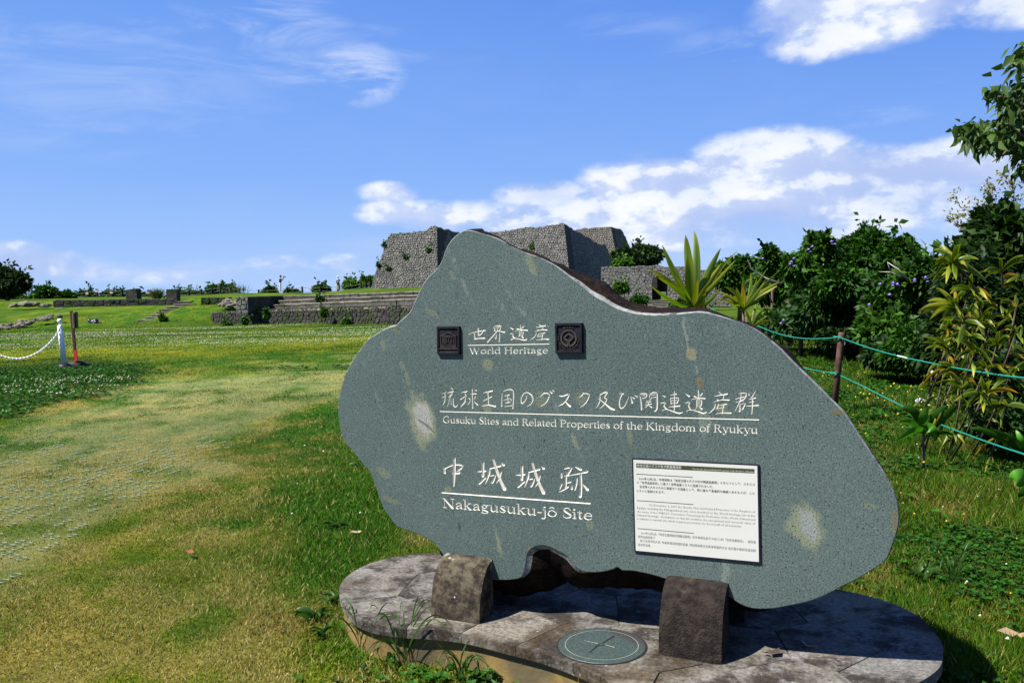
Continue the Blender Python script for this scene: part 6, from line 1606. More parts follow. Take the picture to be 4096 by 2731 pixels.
ti_plant('tall ti plant with broad upright green leaves standing behind the dip in the slab', 5.6, (1240, 925),
    [((1242, 108), (1272, 420), 95, 'd', .22), ((1155, 158), (1190, 480), 105, 'g', .0), ((1180, 365), (1200, 640), 105, 'd', -.12), ((910, 258), (1055, 590), 78, 'g', -.05), ((1525, 293), (1385, 590), 95, 'l', .12), ((1700, 322), (1450, 610), 60, 'y', .1),
     ((1680, 418), (1440, 690), 50, 'y', -.1), ((765, 512), (1030, 690), 74, 'y', -.15), ((858, 595), (1060, 740), 62, 'g', -.25), ((795, 688), (1010, 850), 58, 'g', -.3), ((1060, 600), (1150, 760), 50, 'l', -.2), ((1285, 615), (1262, 780), 55, 'y', -.25), ((1525, 455), (1370, 690), 48, 'y', .2),
     ((1372, 740), (1310, 840), 52, 'l', -.25), ((1510, 712), (1400, 850), 40, 'd', -.1), ((1420, 622), (1330, 770), 52, 'y', -.15), ((1372, 862), (1310, 890), 42, 'o', -.2), ((1465, 690), (1440, 610), 30, 'd', .1)], [(1240, 925)])
ti_plant('shorter ti plant with yellow-edged leaves between the slab shoulder and the hedge bank', 7.6, (1760, 950),
    [((1758, 598), (1765, 790), 66, 'y', 0), ((1560, 697), (1690, 780), 46, 'y', -.1), ((1500, 742), (1640, 830), 44, 'y', -.2), ((1512, 852), (1640, 815), 40, 'o', -.2), ((2000, 518), (1880, 730), 46, 'g', .1), ((2112, 545), (1930, 740), 40, 'g', .2), ((2132, 652), (1930, 780), 58, 'y', 0),
     ((1838, 560), (1830, 770), 50, 'd', .2), ((1900, 608), (1850, 780), 40, 'd', 0), ((1682, 702), (1720, 830), 58, 'g', -.2), ((1738, 665), (1770, 800), 34, 'o', -.2), ((2115, 684), (1960, 790), 34, 'y', -.1), ((1405, 845), (1600, 850), 30, 'y', -.2), ((1650, 905), (1700, 900), 44, 'l', -.2), ((1980, 640), (1880, 800), 44, 'd', -.1)], [(1760, 950)])
ti_plant('low ti plant shoot with drooping yellow leaf beside the slab shoulder', 7.4, (1850, 1130),
    [((2045, 1043), (1950, 1070), 34, 'y', -.1), ((1985, 930), (1900, 1020), 36, 'd', 0), ((1890, 880), (1870, 1000), 42, 'd', .1), ((1780, 930), (1820, 1030), 32, 'g', -.1), ((2010, 1000), (1930, 1060), 28, 'g', 0)], [(1850, 1130)])
def ti_clump():
    r_ = random.Random(4)
    seats = [(2207, 622, 7), (2190, 600, 5), (2196, 700, 6.5), (2245, 735, 6.5), (2225, 770, 6.3), (2290, 700, 6.6), (2335, 760, 6.3), (2180, 800, 6.4), (2265, 840, 6.1), (2320, 860, 6.0), (2350, 640, 6.8), (2200, 850, 6.3), (2300, 620, 6.9), (2250, 690, 6.6), (2230, 660, 6.5), (2212, 735, 6.4), (2182, 762, 6.4), (2240, 805, 6.1), (2290, 790, 6.2), (2335, 700, 6.5), (2212, 885, 6.0), (2262, 900, 5.9), (2312, 925, 5.8)]
    labs = ['topmost yellow rosette of the ti clump at the right edge', 'uppermost left ti shoot with golden leaf tips beside the leafy tree', 'ti rosette with long leaves fanned left over the bank', 'middle ti rosette of the right clump with green leaves', 'ti rosette low in the clump with orange hanging leaves', 'ti rosette half hidden in the dark right of the fanned one', 'ti rosette at the right frame edge with orange tips',
            'small lower-left ti rosette over the grass edge', 'ti shoot with hanging leaves just above the upper rope', 'ti shoot at the right edge just above the upper rope', 'high dark ti rosette at the right frame edge', 'lowest ti shoot at the left of the clump near the grass', 'shaded ti rosette under the leafy tree', 'inner ti rosette behind the fanned one', 'ti rosette between the golden top one and the fanned one', 'ti rosette just below the left-fanned one', 'ti shoot at the left rim of the clump below the fanned one', 'low ti rosette above the upper rope at mid clump', 'ti rosette above the upper rope near the right edge', 'ti rosette right of the inner one at the frame edge', 'bottom-left ti shoot between the two ropes', 'bottom ti shoot between the ropes with hanging tips', 'bottom-right ti shoot between the ropes at the frame edge']
    for k, (x, y, Y) in enumerate(seats):
        c_ = at(x, y, Y); g = gz1(c_[0], c_[1]); off = (c_[0], c_[1], g); root = empty('ti_plant', off, 0, labs[k], 'plant', 'ti plants of the clump at the right edge')
        nl = 15 if k < 4 else (6 if k in (5, 6, 10, 12, 13, 17, 18, 19) else 10)
        for j in range(nl):
            a = r_.gauss(PI, 1.25); el = r_.uniform(-.5, 1.0) if k != 0 else r_.uniform(-.1, 1.1)
            L = r_.uniform(.13, .235); dx = math.cos(a) * math.cos(el) * L - (.06 if k in (0, 2, 7) else 0); dy = math.sin(a) * math.cos(el) * L * .8 - .05; dz = math.sin(el) * L
            A_ = np.array(c_) + (0, 0, -.02); T_ = A_ + (dx, dy, dz - .04); M_ = (A_ + T_) / 2 + (0, 0, .028)
            q = r_.random(); kind = 'y' if q < (.55 if k < 3 else .22) else ('o' if q > .93 else 'g')
            if k in (4, 5, 6, 10, 12, 13, 17, 18, 19) and kind != 'o': kind = 'g'
            ca, cb, ct = {'g': (DK, GA, GY), 'y': (GA, GY, GY), 'o': (GY, OR, OR)}[kind]
            strap_leaf(root, A_, T_, M_, r_.uniform(.024, .038), ca, cb, ct, off, r_.uniform(-.6, .6))
        bx, by = r_.uniform(.0, .2) + (.3 if k in (0, 1, 10, 12, 13) else 0), r_.uniform(.5, .8); hz = c_[2] - g
        for j in range(9 if k in (2, 3, 4, 7, 14, 15, 16) else 4):       # older leaves hanging along the stem
            t_ = r_.uniform(.0, .97); A_ = np.array((c_[0] + bx * (1 - t_), c_[1] + by * (1 - t_), g + hz - .75 * (1 - t_))); a = r_.uniform(PI * .75, PI * 2.0); L = r_.uniform(.12, .22)
            T_ = A_ + (math.cos(a) * L * .8, math.sin(a) * L * .6, -L * r_.uniform(.1, .8)); M_ = (A_ + T_) / 2 + (0, 0, .03); q = r_.random()
            ca, cb, ct = (DK, GA, GY) if q < .76 else ((GA, GY, GY) if q < .93 else (GY, OR, OR)); strap_leaf(root, A_, T_, M_, r_.uniform(.018, .03), ca, cb, ct, off, r_.uniform(-.6, .6))
        lo_ = -.05 if k in (7, 20, 22) else hz - (.2 if k in (0, 1, 10, 12) else .75)
        b = MB(); b.tube([(bx, by, lo_), (bx * .5, by * .45, (hz + lo_) * .5), (0, 0, hz)], [.009, .007, .006], 6); b.build('stem', M_bark, root, smooth=True)
ti_clump()
# broad-leaved ginger plants beside the lower rope
def z5(x, y): return 1837.5 + x * .3297, 689 + y * .3297
def broad(label, Y, base, leaves, wscale=1.0):
    B0 = at(*z5(*base), Y); g = gz1(B0[0], B0[1]); off = (B0[0], B0[1], g); root = empty('broad_leaved_plant', off, 0, label, 'plant')
    for (tip, mid, w, kind) in leaves:
        A_ = at(*z5(*base), Y); T_ = at(*z5(*tip), Y - .05); M_ = at(*z5(*mid), Y - .08)
        ca, cb, ct = {'l': ((.04, .17, .012), (.075, .26, .018), (.09, .27, .02)), 'd': (DK, GA, GA), 'y': (GY, GY, GY)}[kind]
        strap_leaf(root, A_, T_, M_, w * .3297 * Y / 2010 * 1.3, ca, cb, ct, off, random.uniform(-.3, .3))
    b = MB(); b.tube([(0, 0, -.03), (0, 0, B0[2] - g)], [.012, .008], 6); b.build('stem', M_bark, root)
broad('broad-leaved plant with three bright green leaves under the lower rope', 6.3, (860, 930), [((925, 735), (870, 810), 60, 'l'), ((680, 985), (790, 920), 58, 'l'), ((940, 975), (905, 900), 70, 'l'), ((690, 770), (790, 770), 42, 'd'), ((1160, 722), (1040, 790), 52, 'd'), ((685, 870), (760, 850), 34, 'l'), ((985, 705), (970, 820), 14, 'y'), ((940, 800), (930, 870), 14, 'y'), ((1100, 960), (1000, 925), 26, 'd'), ((1040, 740), (960, 790), 44, 'd')])
broad('broad-leaved plant with long dark leaves at the right edge near the lower rope', 5.4, (1600, 1100), [((1390, 925), (1480, 980), 46, 'd'), ((1290, 905), (1420, 950), 40, 'd'), ((1180, 900), (1330, 930), 34, 'd'), ((1500, 905), (1550, 980), 40, 'l')])
broad('single large bright leaf at the right edge below the ropes', 4.7, (1640, 1290), [((1455, 1240), (1540, 1235), 100, 'l'), ((1520, 1380), (1580, 1330), 60, 'd')])
# weeds round the platform
def weed(label, px, py, n, L, kind='broad', seed=0):
    P = atz(px, py, 0.0); g = gz1(P[0], P[1]); off = (P[0], P[1], g); root = empty('weed', off, 0, label, 'plant'); r_ = random.Random(seed)
    for j in range(n):
        a = r_.uniform(0, 2 * PI); l_ = L * r_.uniform(.6, 1.15); A_ = np.array((P[0] + r_.uniform(-.02, .02), P[1] + r_.uniform(-.02, .02), g + .005))
        if kind == 'broad': T_ = A_ + (math.cos(a) * l_, math.sin(a) * l_, l_ * r_.uniform(.15, .6)); M_ = (A_ + T_) / 2 + (0, 0, l_ * .22); w = l_ * .30
        else: T_ = A_ + (math.cos(a) * l_ * .8, math.sin(a) * l_ * .5, l_ * r_.uniform(.25, .8)); M_ = (A_ + T_) / 2 + (0, 0, l_ * .42); w = .0055
        strap_leaf(root, A_, T_, M_, w, (.020, .062, .010), (.040, .10, .014), (.06, .12, .02), off, r_.uniform(-.5, .5))
weed('broad-leaved weed in the lawn left of the platform tip', 722, 1425, 16, .075, seed=1)
weed('second broad-leaved weed closer to the platform tip', 770, 1385, 12, .07, seed=2)
weed('small broad weed in the lawn below the platform tip', 740, 1462, 9, .055, seed=3)
weed('tuft of long grass against the left front of the platform', 838, 1492, 22, .20, 'grass', 4)
weed('tuft of long drooping grass in front of the ochre riser', 930, 1522, 22, .22, 'grass', 5)
weed('leafy weed under the platform edge below the left block', 905, 1512, 12, .075, seed=6)
weed('long grass tuft beneath the compass disc side of the platform', 1060, 1553, 16, .17, 'grass', 7)
weed('leafy weed at the bottom edge before the riser', 1120, 1555, 14, .07, seed=8)
weed('dark leafy weed in the lush grass left of the slab', 830, 1075, 12, .08, seed=9)
weed('broad weed in the lush grass between slab and platform tip', 770, 1215, 12, .09, seed=10)
weed('tall grass tuft at the right edge of the lawn', 2185, 1340, 26, .20, 'grass', 11)
weed('broad-leaved weed in the grass above the platform shadow', 2120, 1330, 12, .09, seed=12)
# fallen leaves
M_fallen = attr_mat('fallen_leaf', .7, .1, .2)
FL = [(1318 / 2 * 1, 468 / 2 * 1)]
for k, (px, py, c, lab) in enumerate(((657, 1018, (.55, .10, .06), 'red fallen leaf on the lawn left of the slab'), (260, 1160, (.30, .05, .03), 'dark red fallen leaf at the edge of the worn path'), (447, 1273, (.36, .12, .06), 'brown-red fallen leaf in the middle of the lawn'), (820, 1224, (.62, .50, .30), 'pale dry fallen leaf left of the slab'), (198, 1112, (.45, .16, .05), 'small orange fallen leaf on the turf net'), (1048, 1497, (.5, .25, .05), 'orange fallen leaf in the weeds before the platform'),
        (2075, 945, (.42, .30, .16), 'tan dry leaf in the grass below the rope post'), (2340, 1460, (.50, .36, .20), 'large curled tan leaf at the right edge of the grass'), (2010, 1235, (.4, .2, .05), 'orange-brown dry leaf right of the slab edge'), (1842, 1488, (.55, .5, .4), 'pale twiggy leaf litter on the platform'), (1770, 1510, (.10, .07, .05), 'dark dry leaf litter on the platform right of the dark block'))):
    z = PLAT_Z if 1700 < px < 1900 else .02; P = atz(px, py, z); o = leaf_cloud(np.array([[0, 0, .012], [.01, .012, .01]]), np.array([[1, .3, .15], [-.8, .5, .2]]), np.array([.055, .03]) * (1.5 if px == 2340 else 1), np.array([.018, .010]) * (1.5 if px == 2340 else 1), np.array([.3, -.4]), np.array([c, c]) * .55, M_fallen, 'fallen_leaf', fold=.3)
    o.location = tuple(P); o.rotation_euler = (0, 0, k * 1.3); ident(o, lab, 'leaf')
# ------------------------------------------------------------------ fences, ropes, posts, people, small things
M_post = mottled('grey_fence_post', (0.018, 0.016, 0.015), (0.04, 0.035, 0.03), 8, .9, .3)
M_wire = flat('thin_wire', (0.10, 0.10, 0.10), .6)
M_red = flat('red_paint', (0.50, 0.035, 0.03), .5); M_wh = flat('white_paint', (0.62, 0.63, 0.64), .4)
posts = [(30.7, 671, 690.6), (95.5, 670, 692.6), (166.6, 671, 688.5), (203, 668.8, 685.4), (224.7, 664, 683), (257.3, 667, 682), (281, 663.6, 682), (345, 667, 684), (434, 666.7, 682), (462, 663.6, 678), (486.5, 659.8, 676.3), (506, 656.5, 674), (530, 659, 674.5), (550, 661.4, 674), (594, 665, 673.7), (659, 661, 672), (694.5, 658, 672), (735.8, 657.6, 671), (776, 656, 669), (829, 650, 663.8), (840, 647.3, 662.7), (849.7, 647.3, 661)]
names = ['first fence post from the left, below the far left tree', 'second fence post from the left, amid the skyline bushes', 'third fence post from the left', 'leaning fence post left of the one with the red and white plate', 'fence post carrying a small red and white plate', 'fence post right of the red and white plate', 'tall fence post touching the sloping dark stone block', 'fence post with a small red-topped plate beside the feathery shrub', 'fence post right of the rounded dark stone block', 'fence post above the head of the stair', 'fence post at the left side of the wide skyline bush', 'fence post in the middle of the wide skyline bush', 'fence post at the right side of the wide skyline bush', 'fence post among feathery grass', 'fence post halfway between the feathery grass and the photographer', 'first fence post right of the photographer', 'second fence post right of the photographer', 'third fence post right of the photographer, in a low bush', 'fence post behind the person in the white hat', 'third fence post left of the left bastion', 'second fence post left of the left bastion', 'fence post nearest the left bastion']
YF = 86.0; tops = []
for (x, yt, yb_), lab in zip(posts, names):
    A_ = at(x, yt, YF); B_ = at(x, yb_, YF); zb = min(B_[2], gz1(B_[0], YF)) - .15
    root = empty('fence_post', (B_[0], YF, zb), 0, lab, 'fence post', 'posts of the wire fence on the skyline')
    b = MB(); h = A_[2] - zb; lean = random.uniform(-.04, .04) - (.09 if 'leaning' in lab else 0)
    b.tube([(0, 0, 0), (lean, 0, h * .97), (lean, 0, h)], [.10, .095, .08], 7); b.build('post', M_post, root, smooth=False)
    tops.append((B_[0] + lean, h + zb))
    if 'plate' in lab:
        b = MB(); dz = h - .17; b.box((lean, -.1, dz), (.42 if 'small red-topped' in lab else .26, .02, .22)); b.build('plate', M_wh, root)
        b = MB(); b.box((lean, -.115, dz + .06), (.42 if 'small red-topped' in lab else .26, .012, .08)); b.build('red_band', M_red, root)
wf = empty('fence_wires', (tops[0][0], YF, 1.5), 0, 'two thin sagging wires strung along the skyline fence posts', 'wire')
for dz in (.08, .42):
    for i in range(len(tops) - 1):
        (xa, za), (xb, zb) = tops[i], tops[i + 1]; b = MB(); pts = []
        for k in range(5): t_ = k / 4; pts.append((xa + (xb - xa) * t_ - tops[0][0], 0, za + (zb - za) * t_ - dz - .10 * 4 * t_ * (1 - t_) - 1.5))
        b.tube(pts, .016, 4); b.build('wire', M_wire, wf)

# feathery shrub and plumes
def plume(label, px, py, Yd, w, h, n, seed):
    P = at(px, py, Yd); root = empty('plume_grass', tuple(P), 0, label, 'plant'); r_ = np.random.default_rng(seed)
    X = r_.normal(size=n) * w * .2; A_ = np.stack([X, r_.normal(size=n) * .1, np.zeros(n)], 1); D = np.stack([X * 1.2 / w + r_.normal(size=n) * .25, r_.normal(size=n) * .3, np.ones(n)], 1)
    L = h * (.5 + .5 * r_.random(n)); leaf_cloud(A_, D, L, np.full(n, .03), r_.random(n) * 6, np.tile(np.array((.075, .105, .035)), (n, 1)) * (.6 + .7 * r_.random(n))[:, None], M_leafa, 'blades', root, droop=.12)
plume('pale feathery shrub left of the rounded dark stone block', 362, 687, 63, 1.0, 1.05, 260, 1)
plume('tall thin feathery grass right of the wide skyline bush', 552, 676, 84, 1.6, 1.5, 46, 2)
plume('feathery grass stalks above the wide skyline bush', 532, 672, 84, .9, 1.2, 20, 3)

# ---- white chain bollard
B_ = atz(148, 846, 0); bo = empty('chain_bollard', (B_[0], B_[1], gz1(B_[0], B_[1])), 0, 'white round-topped chain bollard on a black domed foot in the clover', 'bollard')
s_ = B_[1] / 2010.0; H_ = (846 - 731) * s_
b = MB(); b.lathe([(17.5 * s_, 0), (17 * s_, 4 * s_), (13 * s_, 10 * s_), (8 * s_, 12.5 * s_)], n=20); b.build('foot', flat('black_rubber', (.006, .006, .012), .5), bo, smooth=True)
lean = -6.5 * s_
b = MB(); b.tube([(0, 0, 11 * s_), (lean * .85, 0, H_ - 17 * s_), (lean * .86, 0, H_ - 15 * s_)], [6.2 * s_, 5.8 * s_, 3.4 * s_], 14); b.build('pole', M_wh, bo, smooth=True)
b = MB(); b.lathe([(2.2 * s_, -16 * s_), (1.7 * s_, -12 * s_), (2.5 * s_, -9.6 * s_), (4.4 * s_, -8 * s_), (5.4 * s_, -5 * s_), (4.4 * s_, -1.8 * s_), (2 * s_, 0)], (lean * .9, 0, H_), 14); b.build('ball_top', M_wh, bo, smooth=True)
def z1(x, y): return x * .2075, 597.2 + y * .2075
cp = catmull([at(*z1(x, y), B_[1] - .05 - i * .02) for i, (x, y) in enumerate(((672, 728), (648, 780), (615, 840), (560, 905), (480, 980), (400, 1032), (300, 1075), (200, 1092), (100, 1082), (0, 1052), (-110, 985), (-200, 900)))], 6)
ch = empty('white_chain', tuple(cp[-1]), 0, 'white plastic chain sagging from the bollard to the left edge', 'chain')
lm = MB(); RL, rl = .024, .0075
tor = []; 
for i in range(10):
    a = 2 * PI * i / 10; tor.append((math.cos(a) * RL * .62, 0, math.sin(a) * RL * 1.1))
lm.tube(tor + [tor[0]], rl, 6, cap=False); link0 = lm.build('link', M_wh, ch, smooth=True)
seg = np.cumsum([0] + [np.linalg.norm(cp[i + 1] - cp[i]) for i in range(len(cp) - 1)]); tot = seg[-1]; nl = int(tot / .037); cpa = np.array(cp)
for k in range(nl):
    s1 = k * .037; q = np.array([np.interp(s1, seg, cpa[:, j]) for j in range(3)]); q2 = np.array([np.interp(s1 + .015, seg, cpa[:, j]) for j in range(3)]); d = Vector(q2 - q).normalized()
    o = link0 if k == 0 else link0.copy()
    if k: C.objects.link(o); o.parent = ch
    o.location = tuple(q - np.array(ch.location)); o.rotation_mode = 'QUATERNION'; o.rotation_quaternion = d.to_track_quat('Z', 'Y') @ Matrix.Rotation((k % 2) * PI / 2 + .3, 4, 'Z').to_quaternion()

# ---- brown sign post with stone foot
Q = atz(175, 842, 0); s_ = Q[1] / 2010.0
sp = empty('sign_post', (Q[0], Q[1], gz1(Q[0], Q[1])), 0, 'dark brown wooden signpost seen edge-on with a tan board near its top', 'sign')
M_brown = mottled('dark_brown_timber', (0.045, 0.020, 0.014), (0.075, 0.035, 0.022), 10, .7, .3); M_tan = mottled('tan_board', (0.30, 0.21, 0.11), (0.38, 0.27, 0.15), 8, .7, .2)
b = MB(); b.box((-2.2 * s_, 0, 70 * s_), (5.2 * s_, 5.2 * s_, 118 * s_), Matrix.Rotation(-.045, 3, 'Y')); b.build('post', M_brown, sp)
b = MB(); b.box((.8 * s_, .1, 108 * s_), (2.0 * s_, 24 * s_, 38 * s_), Matrix.Rotation(.27, 3, 'Z')); b.build('board_frame', M_brown, sp)
b = MB(); b.box((1.6 * s_, -.03, 108 * s_), (2.0 * s_, 21 * s_, 34.5 * s_), Matrix.Rotation(.27, 3, 'Z')); b.build('board', M_tan, sp)
b = MB(); b.box((2.2 * s_, -.03, 26 * s_), (5.5 * s_, .03, 25 * s_)); o = b.build('red_marker', M_red, None); o.location = sp.location; ident(o, 'narrow red plate standing at the foot of the signpost', 'marker')
o = rock(Q[0] - .02, Q[1] + .05, .02, .21, 'dark stone that the brown signpost stands on', None, 'rock', 'rock', rock_mesh(50, 1.1, .8, .42)); o.data.materials.clear(); o.data.materials.append(M_blk)

# ---- black bag on the lawn
P = at(216, 746, 47.5); g = gz1(P[0], 47.5)
bm = bmesh.new(); bmesh.ops.create_icosphere(bm, subdivisions=4, radius=1)
for v in bm.verts:
    q = v.co.copy(); k = 1 + .35 * noise.noise(q * 1.7) + .14 * noise.noise(q * 4.5); v.co = Vector((q.x * .30 * k, q.y * .2 * k, (max(q.z, -.3) * .19 + .05) * k + (.06 if q.x < -.5 else 0) - .06 * (abs(q.x + .05) < .25)))
me = bpy.data.meshes.new('slumped_bag'); bm.to_mesh(me); bm.free()
M_bag = mottled('black_nylon', (0.008, 0.009, 0.013), (0.022, 0.026, 0.036), 14, .38, .5, .01, spec=.6); me.materials.append(M_bag); me.polygons.foreach_set('use_smooth', [True] * len(me.polygons))
bag = empty('slumped_bag', (P[0], 47.5, g), 0, 'black slumped cloth bag lying on the lawn before the bank', 'bag')
o = bpy.data.objects.new('bag_body', me); C.objects.link(o); o.parent = bag
b = MB(); b.tube([(.22, -.05, .02), (.32, -.1, .10), (.40, -.08, .07), (.42, -.05, .0)], .02, 6); b.build('strap', M_bag, bag, smooth=True)
b = MB(); b.tube([(-.2, -.12, .12), (-.05, -.16, .07), (.15, -.12, .14)], .012, 5); b.build('handle', M_bag, bag, smooth=True)

# ---- rope fence on the right
M_rpost = mottled('rust_brown_pipe', (0.060, 0.030, 0.024), (0.10, 0.052, 0.040), 14, .55, .3, .003, cc=(.16, .11, .09))
M_rope = mottled('green_plastic_rope', (0.006, 0.13, 0.095), (0.012, 0.20, 0.14), 120, .45, .6, .002)
M_knot = flat('pale_tie', (0.38, 0.42, 0.38), .6)
def rpost(px, py, Y, lean, lab, h=.92, r=.034):
    P = at(px, py, Y); root = empty('rope_post', (P[0] - lean, Y, gz1(P[0], Y)), 0, lab, 'post', 'brown pipe posts of the green rope fence')
    z = P[2] - root.location[2]; b = MB(); b.tube([(0, 0, -.05), (lean, 0, z - .012), (lean, 0, z)], [r, r, r * .9], 14); b.build('pipe', M_rpost, root, smooth=True)
    b = MB(); b.tube([(lean, 0, z - .006), (lean, 0, z + .004)], r * .86, 14); b.build('cap', M_knot if False else M_rpost, root)
    return root
YP1 = 9.2
rpost(1933, 764, YP1, .09, 'brown pipe rope post showing above the right shoulder of the slab')
rpost(1716, 728, 13.4, .05, 'pipe rope post standing in the shorter ti plant')
rpost(1628, 698, 21, 0, 'farthest pipe rope post just over the slab beside the orange leaf')
rpost(2560, 1010, 3.0, .05, 'nearest pipe rope post beyond the right frame edge')
def rope(pts, lab, r=.008):
    P = catmull(pts, 8); root = empty('green_rope', tuple(P[0]), 0, lab, 'rope', 'green ropes of the post fence'); b = MB(); tw = []
    for k, p in enumerate(P): tw.append((p[0] - P[0][0], p[1] - P[0][1], p[2] - P[0][2]))
    b.tube(tw, r, 8); b.build('strand', M_rope, root, smooth=True); return root
def yl(x):  # depth along the fence line at picture x
    return interp(x, [1628, 1716, 1927, 2352, 2560], [21, 13.4, 9.17, 4.4, 3.0])
rope([at(x, y, yl(x)) for x, y in ((1927, 774), (1990, 797), (2060, 817), (2120, 830), (2200, 846), (2280, 859), (2352, 868), (2540, 882))], 'upper green rope running from the brown post out of the right frame edge', .0058)
rope([at(x, y, yl(x)) for x, y in ((1919, 857), (1980, 886), (2060, 926), (2140, 966), (2230, 1001), (2300, 1026), (2352, 1043), (2520, 1100))], 'lower green rope running from the brown post out of the right frame edge', .0058)
rope([at(x, y, yl(x)) for x, y in ((1927, 774), (1900, 777), (1860, 778), (1820, 774), (1780, 764), (1745, 750), (1718, 737))], 'upper green rope from the brown post back to the shorter ti plant', .0065)
rope([at(x, y, yl(x)) for x, y in ((1919, 857), (1880, 852), (1840, 843), (1800, 832), (1760, 812), (1717, 785))], 'lower green rope from the brown post passing behind the slab shoulder', .0065)
rope([at(x, y, yl(x)) for x, y in ((1716, 737), (1690, 737), (1665, 728), (1645, 716), (1628, 704))], 'short far green rope between the two farthest pipe posts', .009)
for (x, y) in ((1927, 774), (1919, 857)):
    P = at(x, y, YP1 - .03); root = empty('rope_knot', tuple(P), 0, 'rope tie at the %s of the brown rope post' % ('top' if y < 800 else 'middle'), 'knot')
    b = MB(); b.tube([(.036 * math.cos(a), .036 * math.sin(a) + .03, .004 * math.sin(3 * a)) for a in np.linspace(0, 2 * PI, 13)], .009, 6); b.build('wrap', M_rope, root, smooth=True)
    b = MB(); b.tube([(-.01, -.012, 0), (.0, -.02, -.01), (.008, -.015, -.035)], .006, 6); b.build('loose_end', M_rope, root, smooth=True)
for (x, y, i) in ((2062, 817, 0), (2110, 951, 1)):
    P = at(x, y, yl(x) - .004); Q2 = at(x + 22, y + (5.5 if i == 0 else 12), yl(x + 22) - .004); b = MB(); b.tube([(0, 0, 0), tuple(np.array(Q2) - P)], .0072, 8)
    o = b.build('rope_tie', M_knot); o.location = tuple(P); ident(o, 'pale binding wrapped round the %s green rope' % ('upper' if i == 0 else 'lower'), 'tie')

# ---- garden spotlight on a stake
P = at(2128, 930, 7.4); sl = empty('stake_light', (P[0], P[1], gz1(P[0], P[1])), 0, 'black white-tipped stake with a crumpled silver lamp head in the grass', 'lamp')
def rel(x, y, Y=7.4): q = at(x, y, Y); return tuple(np.array(q) - np.array(sl.location))
M_blk2 = flat('black_metal', (.012, .012, .014), .4); M_sil = mottled('crumpled_silver', (0.25, 0.27, 0.30), (0.6, 0.64, 0.7), 60, .25, .8, .01, metallic=.8)
b = MB(); b.tube([rel(2126, 950), rel(2134, 904)], [.016, .014], 8); b.tube([rel(2134, 904), rel(2141, 858)], [.008, .007], 8); b.build('stake', M_blk2, sl, smooth=True)
b = MB(); q = rel(2141.5, 855); b.lathe([(.006, -.014), (.013, -.006), (.013, .006), (.006, .014)], q, 8); b.build('tip', M_wh, sl, smooth=True)
bm = bmesh.new(); bmesh.ops.create_icosphere(bm, subdivisions=2, radius=1); q = rel(2115, 920)
for v in bm.verts: k = 1 + .5 * noise.noise(v.co * 2.7); v.co = Vector((v.co.x * .04 * k + q[0], v.co.y * .04 * k + q[1], v.co.z * .026 * k + q[2]))
me = bpy.data.meshes.new('lamp_head'); bm.to_mesh(me); bm.free(); me.materials.append(M_sil); o = bpy.data.objects.new('lamp_head', me); C.objects.link(o); o.parent = sl

# ---- two people on the skyline terrace
def skin_fig(name, verts, edges, radii, mat, parent, sub=2):
    me = bpy.data.meshes.new(name); me.from_pydata(verts, edges, []); o = bpy.data.objects.new(name, me); C.objects.link(o)
    md = o.modifiers.new('skin', 'SKIN'); md.use_smooth_shade = True; sv = me.skin_vertices[0].data
    for i, r in enumerate(radii): sv[i].radius = (r, r * .85) if not isinstance(r, tuple) else r
    sv[0].use_root = True; o.modifiers.new('sub', 'SUBSURF').levels = sub; o.modifiers['sub'].render_levels = sub
    dg = bpy.context.evaluated_depsgraph_get(); m2 = bpy.data.meshes.new_from_object(o.evaluated_get(dg), depsgraph=dg); bpy.data.objects.remove(o)
    m2.name = name; m2.materials.clear(); m2.materials.append(mat) if not isinstance(mat, list) else [m2.materials.append(q) for q in mat]
    o = bpy.data.objects.new(name, m2); C.objects.link(o); o.parent = parent
    return o
M_skin = flat('skin', (0.42, 0.26, 0.18), .6); M_hair = flat('dark_hair', (0.012, 0.010, 0.010), .5)
M_navy = flat('navy_cloth', (0.014, 0.018, 0.045), .8); M_wht = flat('white_cloth', (0.45, 0.45, 0.46), .8); M_beige = flat('pale_grey_dress', (0.20, 0.18, 0.175), .85); M_grey = flat('grey_backpack', (0.16, 0.16, 0.18), .8)
